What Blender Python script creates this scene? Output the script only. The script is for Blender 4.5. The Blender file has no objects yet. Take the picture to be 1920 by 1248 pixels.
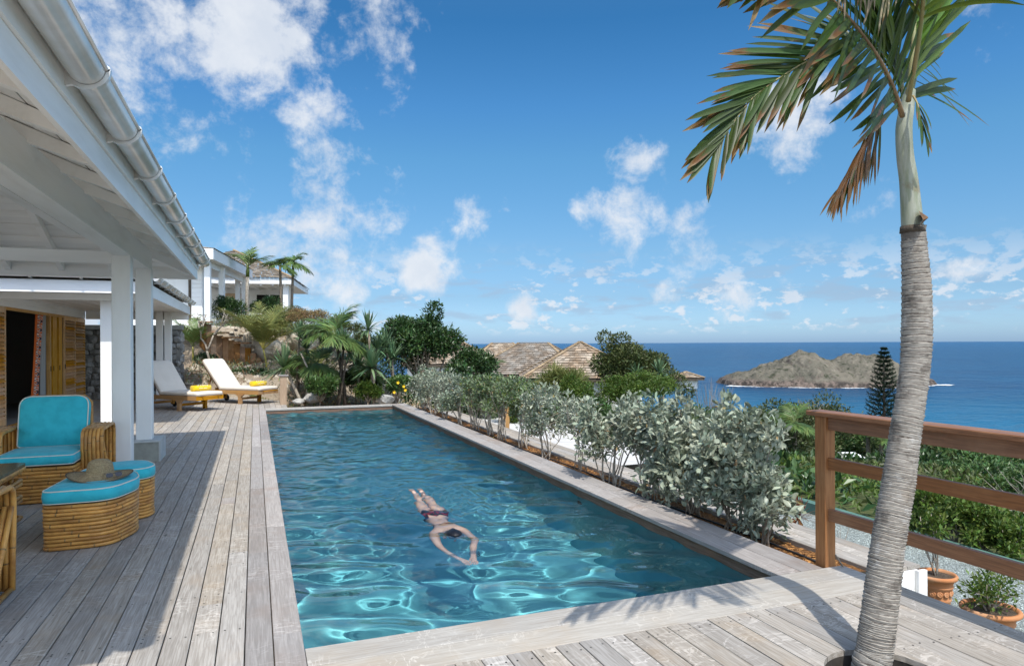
import bpy, math, random
import numpy as np
from mathutils import Vector, Matrix, Euler

random.seed(7)
RNG = np.random.default_rng(7)
SC = bpy.context.scene
COL = SC.collection
PI = math.pi

# ---------------------------------------------------------------- camera
CAM_H = 1.6
cam_data = bpy.data.cameras.new('camera')
cam = bpy.data.objects.new('camera', cam_data)
COL.objects.link(cam)
cam_data.sensor_width = 36.0
cam_data.lens = 24.0
cam_data.shift_y = 19.0 / 1920
cam_data.clip_start = 0.05
cam_data.clip_end = 90000
YAW = math.atan(482 / 1280)
cam.matrix_world = (Matrix.Translation((0, 0, CAM_H)) @ Matrix.Rotation(-YAW, 4, 'Z')
                    @ Matrix.Rotation(PI / 2, 4, 'X') @ Matrix.Rotation(-0.0047, 4, 'Z'))
SC.camera = cam

# ---------------------------------------------------------------- sun, sky, exposure
SUN_TRAVEL = Vector((0.05, 0.57, -1.0))
sun_data = bpy.data.lights.new('sun', 'SUN')
sun_data.energy = 2.0
sun_data.angle = math.radians(0.55)
sun_data.color = (1.0, 0.96, 0.89)
sun_data.cycles.is_caustics_light = True
sun = bpy.data.objects.new('sun', sun_data)
COL.objects.link(sun)
sun.rotation_euler = SUN_TRAVEL.to_track_quat('-Z', 'Y').to_euler()
sun.location = (0, -20, 40)
SUN_EL = math.asin(1.0 / SUN_TRAVEL.length)
SUN_ROT = math.atan2(-SUN_TRAVEL.x, -SUN_TRAVEL.y)

SC.view_settings.view_transform = 'Standard'
SC.view_settings.look = 'None'
SC.view_settings.exposure = 1.13
SC.view_settings.gamma = 1.0
SC.view_settings.use_curve_mapping = False
SC.render.engine = 'CYCLES'
cy = SC.cycles
cy.use_denoising = True
cy.max_bounces = 12
cy.diffuse_bounces = 5
cy.glossy_bounces = 4
cy.transmission_bounces = 6
cy.transparent_max_bounces = 8
cy.caustics_reflective = False
cy.caustics_refractive = True
cy.sample_clamp_indirect = 6.0
cy.blur_glossy = 0.5


class N:
    """tiny node-tree helper"""
    def __init__(s, tree):
        s.t = tree
        s.t.nodes.clear()

    def n(s, kind, ins=None, **props):
        nd = s.t.nodes.new(kind)
        for k, v in props.items():
            setattr(nd, k, v)
        for k, v in (ins or {}).items():
            s.set(nd.inputs[k], v)
        return nd

    def set(s, sock, v):
        if isinstance(v, bpy.types.NodeSocket):
            s.t.links.new(v, sock)
        elif hasattr(v, 'outputs'):
            s.t.links.new(v.outputs[0], sock)
        else:
            if sock.type == 'RGBA' and len(v) == 3:
                v = (*v, 1)
            sock.default_value = v

    def math(s, op, a, b=0.0, c=None, clamp=False):
        nd = s.n('ShaderNodeMath', {0: a, 1: b}, operation=op, use_clamp=clamp)
        if c is not None:
            s.set(nd.inputs[2], c)
        return nd.outputs[0]

    def vmath(s, op, a, b=(0, 0, 0)):
        nd = s.n('ShaderNodeVectorMath', {0: a, 1: b}, operation=op)
        return nd.outputs['Value'] if op in ('DOT_PRODUCT', 'LENGTH', 'DISTANCE') else nd.outputs[0]

    def mix(s, f, a, b, mode='MIX'):
        nd = s.t.nodes.new('ShaderNodeMix')
        nd.data_type = 'RGBA'
        nd.blend_type = mode
        s.set(nd.inputs[0], f)
        s.set(nd.inputs[6], a)
        s.set(nd.inputs[7], b)
        return nd.outputs[2]

    def ramp(s, f, stops, interp='LINEAR'):
        nd = s.n('ShaderNodeValToRGB', {0: f})
        nd.color_ramp.interpolation = interp
        e = nd.color_ramp.elements
        while len(e) < len(stops):
            e.new(0.5)
        for i, (p, c) in enumerate(stops):
            e[i].position = p
            e[i].color = (*c, 1) if isinstance(c, tuple) else (c, c, c, 1)
        return nd.outputs[0]

    def maprange(s, v, a, b, c=0.0, d=1.0, smooth=True):
        nd = s.n('ShaderNodeMapRange', {0: v, 1: a, 2: b, 3: c, 4: d})
        nd.interpolation_type = 'SMOOTHSTEP' if smooth else 'LINEAR'
        return nd.outputs[0]

    def noise(s, vec, scale, detail=3, rough=0.55, dist=0.0, out='Fac'):
        return s.n('ShaderNodeTexNoise', {'Vector': vec, 'Scale': scale, 'Detail': detail, 'Roughness': rough,
                                          'Distortion': dist}).outputs[out]


world = bpy.data.worlds.new('World')
SC.world = world
world.use_nodes = True


def build_world():
    w = N(world.node_tree)
    out = w.n('ShaderNodeOutputWorld')
    sky = w.n('ShaderNodeTexSky', sky_type='NISHITA', sun_disc=False, sun_elevation=SUN_EL, sun_rotation=SUN_ROT,
              altitude=60.0, air_density=1.0, dust_density=0.8, ozone_density=3.0)
    tc = w.n('ShaderNodeTexCoord').outputs['Generated']
    d = w.vmath('NORMALIZE', tc)
    sep = w.n('ShaderNodeSeparateXYZ', {0: d})
    z = sep.outputs['Z']
    # clear-air colour, a little deeper and bluer than the model gives
    tint = w.ramp(z, [(0.000, (0.289, 0.420, 0.685)), (0.018, (0.280, 0.408, 0.624)), (0.065, (0.234, 0.323, 0.441)), (0.126, (0.244, 0.344, 0.414)), (0.259, (0.210, 0.384, 0.447)), (0.327, (0.170, 0.365, 0.469)), (0.426, (0.113, 0.314, 0.426)), (0.750, (0.304, 0.457, 0.487)), (1.000, (0.609, 0.670, 0.609))])
    sunny = w.maprange(w.vmath('DOT_PRODUCT', d, (0.0, -1.0, 0.35)), -0.1, 0.9)  # sun side, out of view, kept brighter to fill the shade
    tint = w.mix(sunny, tint, (0.92, 0.98, 1.0))
    hs = w.mix(1.0, sky, tint, 'MULTIPLY')
    # cloud layer: project the direction on a plane above
    zc = w.math('MAXIMUM', z, 0.0)
    inv = w.math('DIVIDE', 1.0, w.math('ADD', zc, 0.09))
    plane = w.vmath('MULTIPLY', d, w.n('ShaderNodeCombineXYZ', {0: inv, 1: inv, 2: 0.0}))
    n_big = w.noise(w.vmath('ADD', plane, (3.1, 7.7, 0)), 1.1, 2, 0.5)
    n_puff = w.noise(w.vmath('ADD', plane, (11.3, 2.9, 0)), 2.3, 8, 0.6, 0.35)
    n_dir = w.noise(d, 7.0, 9, 0.60, 0.15)
    n_fine = w.noise(d, 18.0, 9, 0.64, 0.2)
    yaw = YAW

    def direc(u, v):
        r, dn = (u - 960) / 1280, (v - 643) / 1280
        return Vector((r * math.cos(yaw) + math.sin(yaw), -r * math.sin(yaw) + math.cos(yaw), -dn)).normalized()
    total = None
    for (u, v, rad, amt) in CLOUD_BANKS:
        c = direc(u, v)
        dist = w.vmath('DISTANCE', d, tuple(c))
        g = w.math('MULTIPLY', w.maprange(dist, rad / 1280.0, 0.0), amt)
        total = g if total is None else w.math('MAXIMUM', total, g)
    # bank mask eroded by noise -> ragged cumulus
    er = w.math('ADD', w.math('MULTIPLY', n_dir, 0.70), w.math('MULTIPLY', n_fine, 0.55))
    bank = w.math('ADD', total, w.math('MULTIPLY', w.math('SUBTRACT', er, 0.64), 2.7))
    bank = w.math('MULTIPLY', w.maprange(bank, 0.40, 0.95), w.maprange(total, 0.02, 0.22))
    # low band of small cumulus near the horizon, everywhere around
    wide = w.vmath('MULTIPLY', d, (1.0, 1.0, 1.9))
    n_band = w.noise(wide, 38.0, 8, 0.6, 0.1)
    n_band2 = w.noise(wide, 6.0, 3, 0.5)
    band_mask = w.math('MULTIPLY', w.maprange(z, 0.008, 0.028), w.maprange(z, 0.155, 0.045))
    bsum = w.math('ADD', n_band, w.math('MULTIPLY', w.math('SUBTRACT', n_band2, 0.5), 0.7))
    band = w.math('MULTIPLY', w.maprange(bsum, 0.52, 0.64), band_mask)
    low_grey = w.math('MULTIPLY', w.maprange(w.noise(w.vmath('MULTIPLY', d, (1.0, 1.0, 5.0)), 11.0, 6, 0.6), 0.5, 0.66), w.math('MULTIPLY', w.maprange(z, 0.01, 0.03), w.maprange(z, 0.16, 0.06)))
    # loose cumulus over the rest of the sky, out of view, thickened as fill light
    away = w.maprange(w.vmath('DOT_PRODUCT', d, tuple(direc(960, 420))), 0.62, 0.35)
    fill_clouds = w.math('MULTIPLY', w.maprange(w.math('ADD', w.math('MULTIPLY', n_puff, 0.7), w.math('MULTIPLY', n_big, 0.4)), 0.50, 0.66),
                   w.math('MULTIPLY', away, w.maprange(z, 0.03, 0.15)))
    cloud = w.math('MAXIMUM', w.math('MAXIMUM', bank, w.math('MULTIPLY', band, 0.85)), w.math('MULTIPLY', fill_clouds, 0.8))
    shade = w.maprange(w.noise(w.vmath('ADD', d, (0, 0, 0.02)), 11.0, 6, 0.6), 0.35, 0.68, 0.62, 1.0)
    ccol = w.mix(shade, (1.55, 1.85, 2.3), (2.65, 2.75, 2.9))
    ccol = w.mix(sunny, ccol, (6.4, 6.4, 6.3))
    hs = w.mix(w.math('MULTIPLY', low_grey, 0.5), hs, (1.20, 1.55, 2.05))
    col = w.mix(w.math('MULTIPLY', cloud, 0.92), hs, ccol)
    bg = w.n('ShaderNodeBackground', {'Color': col, 'Strength': 0.15})
    w.t.links.new(bg.outputs[0], out.inputs['Surface'])


CLOUD_BANKS = [  # where the big clouds of this sky stand: (u, v) bearing in the photograph's frame, radius, density
    (260, 40, 380, 0.86), (470, 40, 320, 0.84), (650, 10, 260, 0.80), (470, 150, 210, 0.92), (565, 215, 180, 0.84), (330, 190, 190, .62),
    (600, 290, 150, 0.78), (590, 345, 110, 0.68), (180, 160, 180, 0.6),
    (620, 470, 210, 0.84), (800, 485, 125, 0.84), (865, 405, 100, 0.76), (740, 470, 110, .6), (700, 445, 160, 0.70), (500, 460, 160, 0.74), (780, 405, 70, 0.5),
    (1210, 340, 150, 0.62), (1190, 415, 150, 0.95), (1290, 425, 130, 0.75), (1390, 375, 70, 0.6), (1110, 385, 80, 0.62),
    (1480, 230, 170, 0.72), (1540, 190, 110, 0.6), (1440, 265, 90, 0.6),
    (980, 575, 70, 0.7), (1245, 556, 70, 0.62), (1400, 562, 90, 0.75), (1480, 548, 80, 0.75), (1790, 515, 80, 0.72), (1815, 508, 60, .7), (1870, 540, 70, 0.5),
    (1650, 385, 110, 0.45), (1910, 60, 150, 0.55), (740, 350, 90, 0.45), (1250, 490, 110, 0.42), (1050, 540, 110, 0.45), (950, 380, 60, 0.4),
]
build_world()


# ---------------------------------------------------------------- scene helpers
def tag(o, label=None, cat=None, group=None, kind=None):
    if label: o['label'] = label
    if cat: o['category'] = cat
    if group: o['group'] = group
    if kind: o['kind'] = kind
    return o


def empty(name, loc=(0, 0, 0), rz=0.0, parent=None, **kw):
    o = bpy.data.objects.new(name, None)
    COL.objects.link(o)
    o.location = loc
    o.rotation_euler = (0, 0, rz)
    o.empty_display_size = 0.1
    o.parent = parent
    return tag(o, **kw)


def copy_tree(o, parent=None):
    c = o.copy()
    COL.objects.link(c)
    c.parent = parent
    for ch in list(o.children):
        copy_tree(ch, c)
    return c


class MB:
    """collects polygons for one mesh object"""
    def __init__(s):
        s.v, s.f, s.m = [], [], []
        s.arr = []          # (V ndarray, quads ndarray, mat)

    def add(s, vs, fs, m=0):
        b = len(s.v)
        s.v.extend([tuple(p) for p in vs])
        s.f.extend([tuple(i + b for i in f) for f in fs])
        s.m.extend([m] * len(fs))
        return s

    def box(s, x0, x1, y0, y1, z0, z1, m=0, M=None):
        vs = [Vector((x, y, z)) for z in (z0, z1) for y in (y0, y1) for x in (x0, x1)]
        if M is not None:
            vs = [M @ p for p in vs]
        return s.add(vs, [(0, 2, 3, 1), (4, 5, 7, 6), (0, 1, 5, 4), (2, 6, 7, 3), (0, 4, 6, 2), (1, 3, 7, 5)], m)

    def beam(s, a, b, w, h, m=0, up=(0, 0, 1), c=0.0):
        """rectangular bar from a to b; w across, h along up; c chamfer"""
        a, b, up = Vector(a), Vector(b), Vector(up)
        t = (b - a).normalized()
        sd = t.cross(up).normalized()
        up = sd.cross(t).normalized()
        if c:
            pr = [(-w/2+c, -h/2), (w/2-c, -h/2), (w/2, -h/2+c), (w/2, h/2-c), (w/2-c, h/2), (-w/2+c, h/2), (-w/2, h/2-c), (-w/2, -h/2+c)]
        else:
            pr = [(-w/2, -h/2), (w/2, -h/2), (w/2, h/2), (-w/2, h/2)]
        n = len(pr)
        vs = [p + sd * x + up * y for p in (a, b) for x, y in pr]
        fs = [(i, i + n, (i + 1) % n + n, (i + 1) % n) for i in range(n)] + [tuple(range(n)), tuple(range(2 * n - 1, n - 1, -1))]
        return s.add(vs, fs, m)

    def prism(s, pts, z0, z1, m=0, M=None):
        n = len(pts)
        vs = [Vector((x, y, z)) for z in (z0, z1) for x, y in pts]
        if M is not None:
            vs = [M @ p for p in vs]
        return s.add(vs, [(i, (i + 1) % n, (i + 1) % n + n, i + n) for i in range(n)] + [tuple(range(n - 1, -1, -1)), tuple(range(n, 2 * n))], m)

    def tube(s, path, rad, n=6, m=0, cap=True, closed=False):
        P = [Vector(p) for p in path]
        k = len(P)
        R = rad if hasattr(rad, '__len__') else [rad] * k
        vs, fs = [], []
        ref = None
        for i in range(k):
            if closed:
                t = (P[(i + 1) % k] - P[i - 1]).normalized()
            else:
                t = (P[min(i + 1, k - 1)] - P[max(i - 1, 0)]).normalized()
            if ref is None:
                ref = Vector((0, 0, 1)) if abs(t.z) < 0.9 else Vector((1, 0, 0))
            sd = t.cross(ref).normalized()
            ref = sd.cross(t).normalized()
            for j in range(n):
                a = 2 * PI * j / n
                vs.append(P[i] + (sd * math.cos(a) + ref * math.sin(a)) * R[i])
        for i in range(k if closed else k - 1):
            i2 = (i + 1) % k
            for j in range(n):
                j2 = (j + 1) % n
                fs.append((i * n + j, i * n + j2, i2 * n + j2, i2 * n + j))
        if cap and not closed:
            fs.append(tuple(range(n - 1, -1, -1)))
            fs.append(tuple((k - 1) * n + j for j in range(n)))
        return s.add(vs, fs, m)

    def lathe(s, prof, n=16, m=0, c=(0, 0, 0)):
        vs, fs = [], []
        k = len(prof)
        for r, z in prof:
            for j in range(n):
                a = 2 * PI * j / n
                vs.append((c[0] + r * math.cos(a), c[1] + r * math.sin(a), c[2] + z))
        for i in range(k - 1):
            for j in range(n):
                j2 = (j + 1) % n
                fs.append((i * n + j, i * n + j2, (i + 1) * n + j2, (i + 1) * n + j))
        return s.add(vs, fs, m)

    def quads(s, V, Q, m=0):
        s.arr.append((np.asarray(V, float), np.asarray(Q, int), m))
        return s

    def build(s, name, mats, parent=None, smooth=False, loc=None, rz=None, **kw):
        me = bpy.data.meshes.new(name)
        nv = len(s.v)
        Vs = [np.asarray(s.v, float).reshape(-1, 3)] if nv else []
        loops, starts, mi, tot = [], [], [], 0
        if s.f:
            ln = np.array([len(f) for f in s.f])
            loops.append(np.fromiter((i for f in s.f for i in f), int))
            st = np.zeros(len(ln), int)
            st[1:] = np.cumsum(ln)[:-1]
            starts.append(st)
            tot = int(ln.sum())
            mi.append(np.array(s.m))
        base = nv
        for V, Q, m in s.arr:
            Vs.append(V)
            loops.append((Q + base).ravel())
            starts.append(tot + np.arange(len(Q)) * Q.shape[1])
            tot += Q.size
            base += len(V)
            mi.append(np.full(len(Q), m))
        V = np.concatenate(Vs)
        me.vertices.add(len(V))
        me.vertices.foreach_set('co', V.ravel().astype(np.float32))
        L = np.concatenate(loops)
        me.loops.add(len(L))
        me.loops.foreach_set('vertex_index', L.astype(np.int32))
        S = np.concatenate(starts)
        me.polygons.add(len(S))
        me.polygons.foreach_set('loop_start', S.astype(np.int32))
        me.polygons.foreach_set('material_index', np.concatenate(mi).astype(np.int32))
        me.polygons.foreach_set('use_smooth', np.full(len(S), bool(smooth)))
        for mt in (mats if isinstance(mats, (list, tuple)) else [mats]):
            me.materials.append(mt)
        me.update(calc_edges=True)
        me.validate()
        o = bpy.data.objects.new(name, me)
        COL.objects.link(o)
        o.parent = parent
        if loc is not None: o.location = loc
        if rz is not None: o.rotation_euler = (0, 0, rz)
        return tag(o, **kw)


# ---------------------------------------------------------------- materials
MATS = {}


def new_mat(name):
    m = bpy.data.materials.new(name)
    m.use_nodes = True
    MATS[name] = m
    return m, N(m.node_tree)


def finish(nt, bsdf):
    out = nt.n('ShaderNodeOutputMaterial')
    nt.t.links.new(bsdf.outputs[0], out.inputs['Surface'])


def mat(name, c1, c2=None, scale=6.0, rough=0.6, bump=0.0, bscale=60.0, isl=0.0, objr=0.0, hue=0.0, stretch=(1, 1, 1),
        spec=0.35, metal=0.0, transl=0.0, detail=4, lo=0.35, hi=0.65, coords='Object', coat=0.0, sheen=0.0, sss=0.0, bdist=0.02):
    m, nt = new_mat(name)
    tc = nt.n('ShaderNodeTexCoord').outputs[coords]
    vec = nt.vmath('MULTIPLY', tc, stretch)
    if objr:
        oi = nt.n('ShaderNodeObjectInfo').outputs['Random']
        vec = nt.vmath('ADD', vec, nt.n('ShaderNodeCombineXYZ', {0: nt.math('MULTIPLY', oi, 37.0), 1: nt.math('MULTIPLY', oi, 91.0), 2: nt.math('MULTIPLY', oi, 53.0)}))
    col = c1
    if c2 is not None:
        f = nt.maprange(nt.noise(vec, scale, detail), lo, hi)
        col = nt.mix(f, c1, c2)
    if isl or objr or hue:
        h, v = 0.5, 1.0
        if isl or hue:
            r = nt.n('ShaderNodeNewGeometry').outputs['Random Per Island']
            v = nt.math('ADD', 1.0 - isl, nt.math('MULTIPLY', r, 2 * isl))
            r2 = nt.math('FRACT', nt.math('MULTIPLY', r, 17.31))
            h = nt.math('ADD', 0.5 - hue, nt.math('MULTIPLY', r2, 2 * hue))
        if objr:
            v2 = nt.math('ADD', 1.0 - objr, nt.math('MULTIPLY', oi, 2 * objr))
            v = nt.math('MULTIPLY', v, v2) if (isl or hue) else v2
        col = nt.n('ShaderNodeHueSaturation', {'Hue': h, 'Saturation': 1.0, 'Value': v, 'Color': col}).outputs[0]
    b = nt.n('ShaderNodeBsdfPrincipled', {'Base Color': col, 'Roughness': rough, 'Metallic': metal, 'Specular IOR Level': spec})
    if coat:
        b.inputs['Coat Weight'].default_value = coat
        b.inputs['Coat Roughness'].default_value = 0.12
    if sheen:
        b.inputs['Sheen Weight'].default_value = sheen
    if sss:
        b.inputs['Subsurface Weight'].default_value = sss
        b.inputs['Subsurface Radius'].default_value = (0.02, 0.008, 0.004)
        b.inputs['Subsurface Scale'].default_value = 0.5
    if bump:
        bn = nt.noise(vec, bscale, 5, 0.6)
        bp = nt.n('ShaderNodeBump', {'Strength': bump, 'Distance': bdist, 'Height': bn})
        nt.t.links.new(bp.outputs[0], b.inputs['Normal'])
    if transl:
        tr = nt.n('ShaderNodeBsdfTranslucent', {'Color': col})
        mx = nt.n('ShaderNodeMixShader', {0: transl})
        nt.t.links.new(b.outputs[0], mx.inputs[1])
        nt.t.links.new(tr.outputs[0], mx.inputs[2])
        finish(nt, mx)
    else:
        finish(nt, b)
    return m


def wood_mat(name, light, dark, warm, axis=1, rough=0.75, objr=0.12, scuff=0.5, bump=0.25, grain=1.0):
    """weathered board: long grain along axis, per-board tone, knots and pale scuffs"""
    m, nt = new_mat(name)
    tc = nt.n('ShaderNodeTexCoord').outputs['Object']
    oi = nt.n('ShaderNodeObjectInfo').outputs['Random']
    isl = nt.n('ShaderNodeNewGeometry').outputs['Random Per Island']
    r = nt.math('FRACT', nt.math('ADD', nt.math('MULTIPLY', oi, 7.13), nt.math('MULTIPLY', isl, 3.7)))
    off = nt.n('ShaderNodeCombineXYZ', {0: nt.math('MULTIPLY', r, 61.0), 1: nt.math('MULTIPLY', r, 37.0), 2: nt.math('MULTIPLY', r, 23.0)})
    p = nt.vmath('ADD', tc, off)
    st = [1.0, 1.0, 1.0]
    st[axis] = 0.045
    g = nt.vmath('MULTIPLY', p, tuple(st))
    fine = nt.noise(g, 95.0 * grain, 4, 0.6, 0.6)
    st2 = [1.0, 1.0, 1.0]
    st2[axis] = 0.12
    broad = nt.noise(nt.vmath('MULTIPLY', p, tuple(st2)), 12.0 * grain, 4, 0.6, 1.2)
    blotch = nt.noise(p, 2.3, 4, 0.6)
    col = nt.mix(nt.maprange(fine, 0.3, 0.7), light, dark)
    col = nt.mix(nt.math('MULTIPLY', nt.maprange(broad, 0.42, 0.72), 0.55), col, dark)
    col = nt.mix(nt.math('MULTIPLY', nt.maprange(blotch, 0.48, 0.75), 0.55), col, warm)
    if scuff:
        st3 = [1.0, 1.0, 1.0]
        st3[axis] = 2.3
        sk = nt.vmath('ADD', nt.vmath('MULTIPLY', p, tuple(st3)), nt.n('ShaderNodeCombineXYZ', {0: 0.0, 1: 0.0, 2: 0.0}))
        sc_ = nt.noise(sk, 4.2, 4, 0.55, 1.4)
        ridge = nt.math('ABSOLUTE', nt.math('SUBTRACT', sc_, 0.5))
        col = nt.mix(nt.math('MULTIPLY', nt.maprange(ridge, 0.03, 0.0), nt.math('MULTIPLY', nt.maprange(nt.noise(p, 1.7, 2), 0.45, 0.65), scuff)),
                     col, tuple(min(1, c * 1.55 + 0.03) for c in light))
        kn = nt.n('ShaderNodeTexVoronoi', {'Vector': nt.vmath('MULTIPLY', p, tuple(0.33 if i == axis else 1.0 for i in range(3))), 'Scale': 3.1, 'Randomness': 1.0})
        col = nt.mix(nt.math('MULTIPLY', nt.maprange(kn.outputs['Distance'], 0.055, 0.02), 0.75), col, tuple(c * 0.35 for c in dark))
    v = nt.math('ADD', 1.0 - objr, nt.math('MULTIPLY', r, 2 * objr))
    col = nt.n('ShaderNodeHueSaturation', {'Hue': 0.5, 'Saturation': nt.math('ADD', 0.75, nt.math('MULTIPLY', nt.math('FRACT', nt.math('MULTIPLY', r, 9.7)), 0.6)), 'Value': v, 'Color': col}).outputs[0]
    b = nt.n('ShaderNodeBsdfPrincipled', {'Base Color': col, 'Roughness': rough, 'Specular IOR Level': 0.3})
    bp = nt.n('ShaderNodeBump', {'Strength': bump, 'Distance': 0.004, 'Height': nt.math('ADD', fine, broad)})
    nt.t.links.new(bp.outputs[0], b.inputs['Normal'])
    finish(nt, b)
    return m


M_deck = wood_mat('deck_wood', (0.44, 0.405, 0.36), (0.27, 0.24, 0.205), (0.36, 0.28, 0.20), axis=1)
M_deck_x = wood_mat('deck_wood_cross', (0.50, 0.47, 0.42), (0.36, 0.325, 0.28), (0.42, 0.35, 0.27), axis=0)
M_coping = wood_mat('coping_wood', (0.39, 0.36, 0.335), (0.27, 0.245, 0.225), (0.29, 0.225, 0.185), axis=1, objr=0.16)
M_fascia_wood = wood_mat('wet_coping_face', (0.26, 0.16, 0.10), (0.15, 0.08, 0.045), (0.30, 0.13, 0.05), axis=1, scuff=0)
M_rail = wood_mat('rail_wood', (0.31, 0.130, 0.046), (0.18, 0.070, 0.025), (0.37, 0.18, 0.075), axis=1, rough=0.45, scuff=0, objr=0.08)
M_rail_v = wood_mat('rail_post_wood', (0.40, 0.19, 0.080), (0.25, 0.105, 0.040), (0.44, 0.24, 0.12), axis=2, rough=0.5, scuff=0, objr=0.08)
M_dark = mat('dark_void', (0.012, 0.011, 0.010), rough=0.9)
M_screw = mat('screw_steel', (0.05, 0.045, 0.04), rough=0.5, metal=0.6)
# ================================================================ deck, pool, water
GAP = 0.006
PX0, PX1, PY0, PY1 = 0.24, 3.36, 3.75, 17.85      # inner edge of the pool coping
DECK_T = 0.028
HOLE = (2.83, 2.44, 0.27)
deck = empty('deck', tag and (0, 0, 0), label='weathered grey timber deck around the pool', kind='structure')


def plank(mb_mat, x0, x1, y0, y1, parent, name='plank', axis=1, t=DECK_T, z=0.0):
    """one chamfered board lying flat with its top at z"""
    cx_, cy_ = (x0 + x1) / 2, (y0 + y1) / 2
    zc = z - t / 2 + random.uniform(-0.0012, 0.0012)
    mb = MB()
    if axis == 1:
        mb.beam((0, y0 - cy_, 0), (0, y1 - cy_, 0), x1 - x0 - GAP, t, c=0.003)
    else:
        mb.beam((x0 - cx_, 0, 0), (x1 - cx_, 0, 0), y1 - y0 - GAP, t, c=0.003)
    return mb.build(name, mb_mat, parent, loc=(cx_, cy_, zc))


# left deck: boards run along the pool, x from -0.0575 to the house wall
PITCH = 0.1375
screws = MB()


def screw(x, y, z=0.0015):
    screws.lathe([(0.0058, 0), (0.0001, 0.0002)], 6, c=(x, y, z))


for i in range(32):
    x1 = -0.0575 - i * PITCH
    x0 = x1 - PITCH
    y = 0.2
    end = 22.4
    lens = []
    y = -0.9 + random.uniform(-1.5, 0.6)
    while y < end:
        L = random.choice((3.3, 4.1, 4.8, 5.4))
        y2 = min(y + L, end)
        if end - y2 < 0.8:
            y2 = end
        if y2 > 0.5:
            plank(M_deck, x0, x1, max(y, -0.6) + 0.0015, y2 - 0.0015, deck)
            for yy in (y + 0.03, y2 - 0.03):
                if 2.5 < yy < 9:
                    screw(x0 + 0.03, yy); screw(x1 - 0.03, yy)
        y = y2
    for yy in np.arange(2.9, 9, 0.62):
        screw(x0 + 0.03, yy + random.uniform(-.01, .01)); screw(x1 - 0.03, yy + random.uniform(-.01, .01))
# strip of deck beyond the pool's far end, in front of the garden
for i in range(6):
    x0 = -0.0575 + i * PITCH
    plank(M_deck, x0, x0 + PITCH, PY1 + 0.30, 21.6 - 0.25 * i, deck)
# near deck right of the left boards, cut round the palm
nb = int(round((3.93 - PX0) / PITCH))
for i in range(nb):
    x0 = PX0 + i * PITCH
    x1 = x0 + PITCH
    hx, hy, hr = HOLE
    if x1 < hx - hr + 0.005 or x0 > hx + hr - 0.005:
        plank(M_deck, x0, x1, -1.4, 3.30, deck)
    else:
        xs = np.linspace(x0 + GAP / 2, x1 - GAP / 2, 7)
        dy = [math.sqrt(max(0.0, hr * hr - (x - hx) ** 2)) for x in xs]
        cxm = (x0 + x1) / 2
        far = [(x - cxm, hy + d - 2.9) for x, d in zip(xs, dy)] + [(xs[-1] - cxm, 0.4), (xs[0] - cxm, 0.4)]
        near = [(x - cxm, hy - d - 2.9) for x, d in zip(xs, dy)][::-1] + [(xs[0] - cxm, -4.3), (xs[-1] - cxm, -4.3)]
        MB().prism(far, -DECK_T, 0).build('plank', M_deck, deck, loc=(cxm, 2.9, 0))
        MB().prism(near, -DECK_T, 0).build('plank', M_deck, deck, loc=(cxm, 2.9, 0))
    for yy in (3.22, 2.62, 2.02, 1.42):
        if math.hypot(x0 + .07 - hx, yy - hy) > hr + 0.06:
            screw(x0 + 0.03, yy + random.uniform(-.012, .012)); screw(x1 - 0.03, yy + random.uniform(-.012, .012))
# one small darker patch board
plank(M_coping, -0.0575 - 2 * PITCH + 0.001, -0.0575 - PITCH - 0.001, 7.42, 7.72, deck, z=0.0035)
screws.build('screw_heads', M_screw, deck, kind='stuff')
# under-deck: joists and a dark bearer face on the outer edge
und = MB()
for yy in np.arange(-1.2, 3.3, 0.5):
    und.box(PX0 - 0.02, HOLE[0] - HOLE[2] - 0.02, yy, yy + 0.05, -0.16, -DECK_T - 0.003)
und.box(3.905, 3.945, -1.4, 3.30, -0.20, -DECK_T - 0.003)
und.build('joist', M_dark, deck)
hole_ring = MB()
hole_ring.lathe([(HOLE[2] + 0.002, -0.005), (HOLE[2] + 0.002, -0.17)], 28, c=(HOLE[0], HOLE[1], 0))
hole_ring.build('tree_collar', mat('collar_dark_wood', (0.07, 0.06, 0.05), (0.03, 0.026, 0.022), rough=0.8), deck)

# coping round the pool (boards)
pool = empty('swimming_pool', (0, 0, 0), label='long rectangular swimming pool with dark plaster and timber coping', kind='structure')
cop = empty('coping', parent=pool)
segs = [(-1.2, 1.8), (1.8, 3.98), (3.98, 6.35), (6.35, 9.2), (9.2, 12.2), (12.2, 15.1), (15.1, 18.15)]
for a, b in segs:
    plank(M_coping, 0.085, PX0, a + .001, b - .001, cop)
    o = random.uniform(-.7, .7)
for a, b in [(-1.2, 2.6), (2.6, 5.6), (5.6, 8.1), (8.1, 11.4), (11.4, 14.6), (14.6, 18.15)]:
    plank(M_coping, -0.0575, 0.085, a + .001, b - .001, cop)
# near coping: two boards across
plank(M_deck_x, PX0, 3.93, 3.53, PY0, cop, axis=0)
plank(M_deck_x, PX0, 3.93, 3.30, 3.53, cop, axis=0)
# right coping: two boards, the inner one a little raised lip
for a, b in [(PY0, 6.2), (6.2, 9.4), (9.4, 12.8), (12.8, 15.8), (15.8, 18.15)]:
    plank(M_coping, PX1, PX1 + 0.20, a + .001, b - .001, cop, t=0.035)
    plank(M_coping, PX1 + 0.20, PX1 + 0.40, a + .001, b - .001, cop, t=0.035)
# far coping
plank(M_deck_x, PX0, 1.15, PY1, PY1 + 0.29, cop, axis=0, t=0.04)
plank(M_deck_x, 1.15, PX1, PY1, PY1 + 0.29, cop, axis=0, t=0.04)
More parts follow.
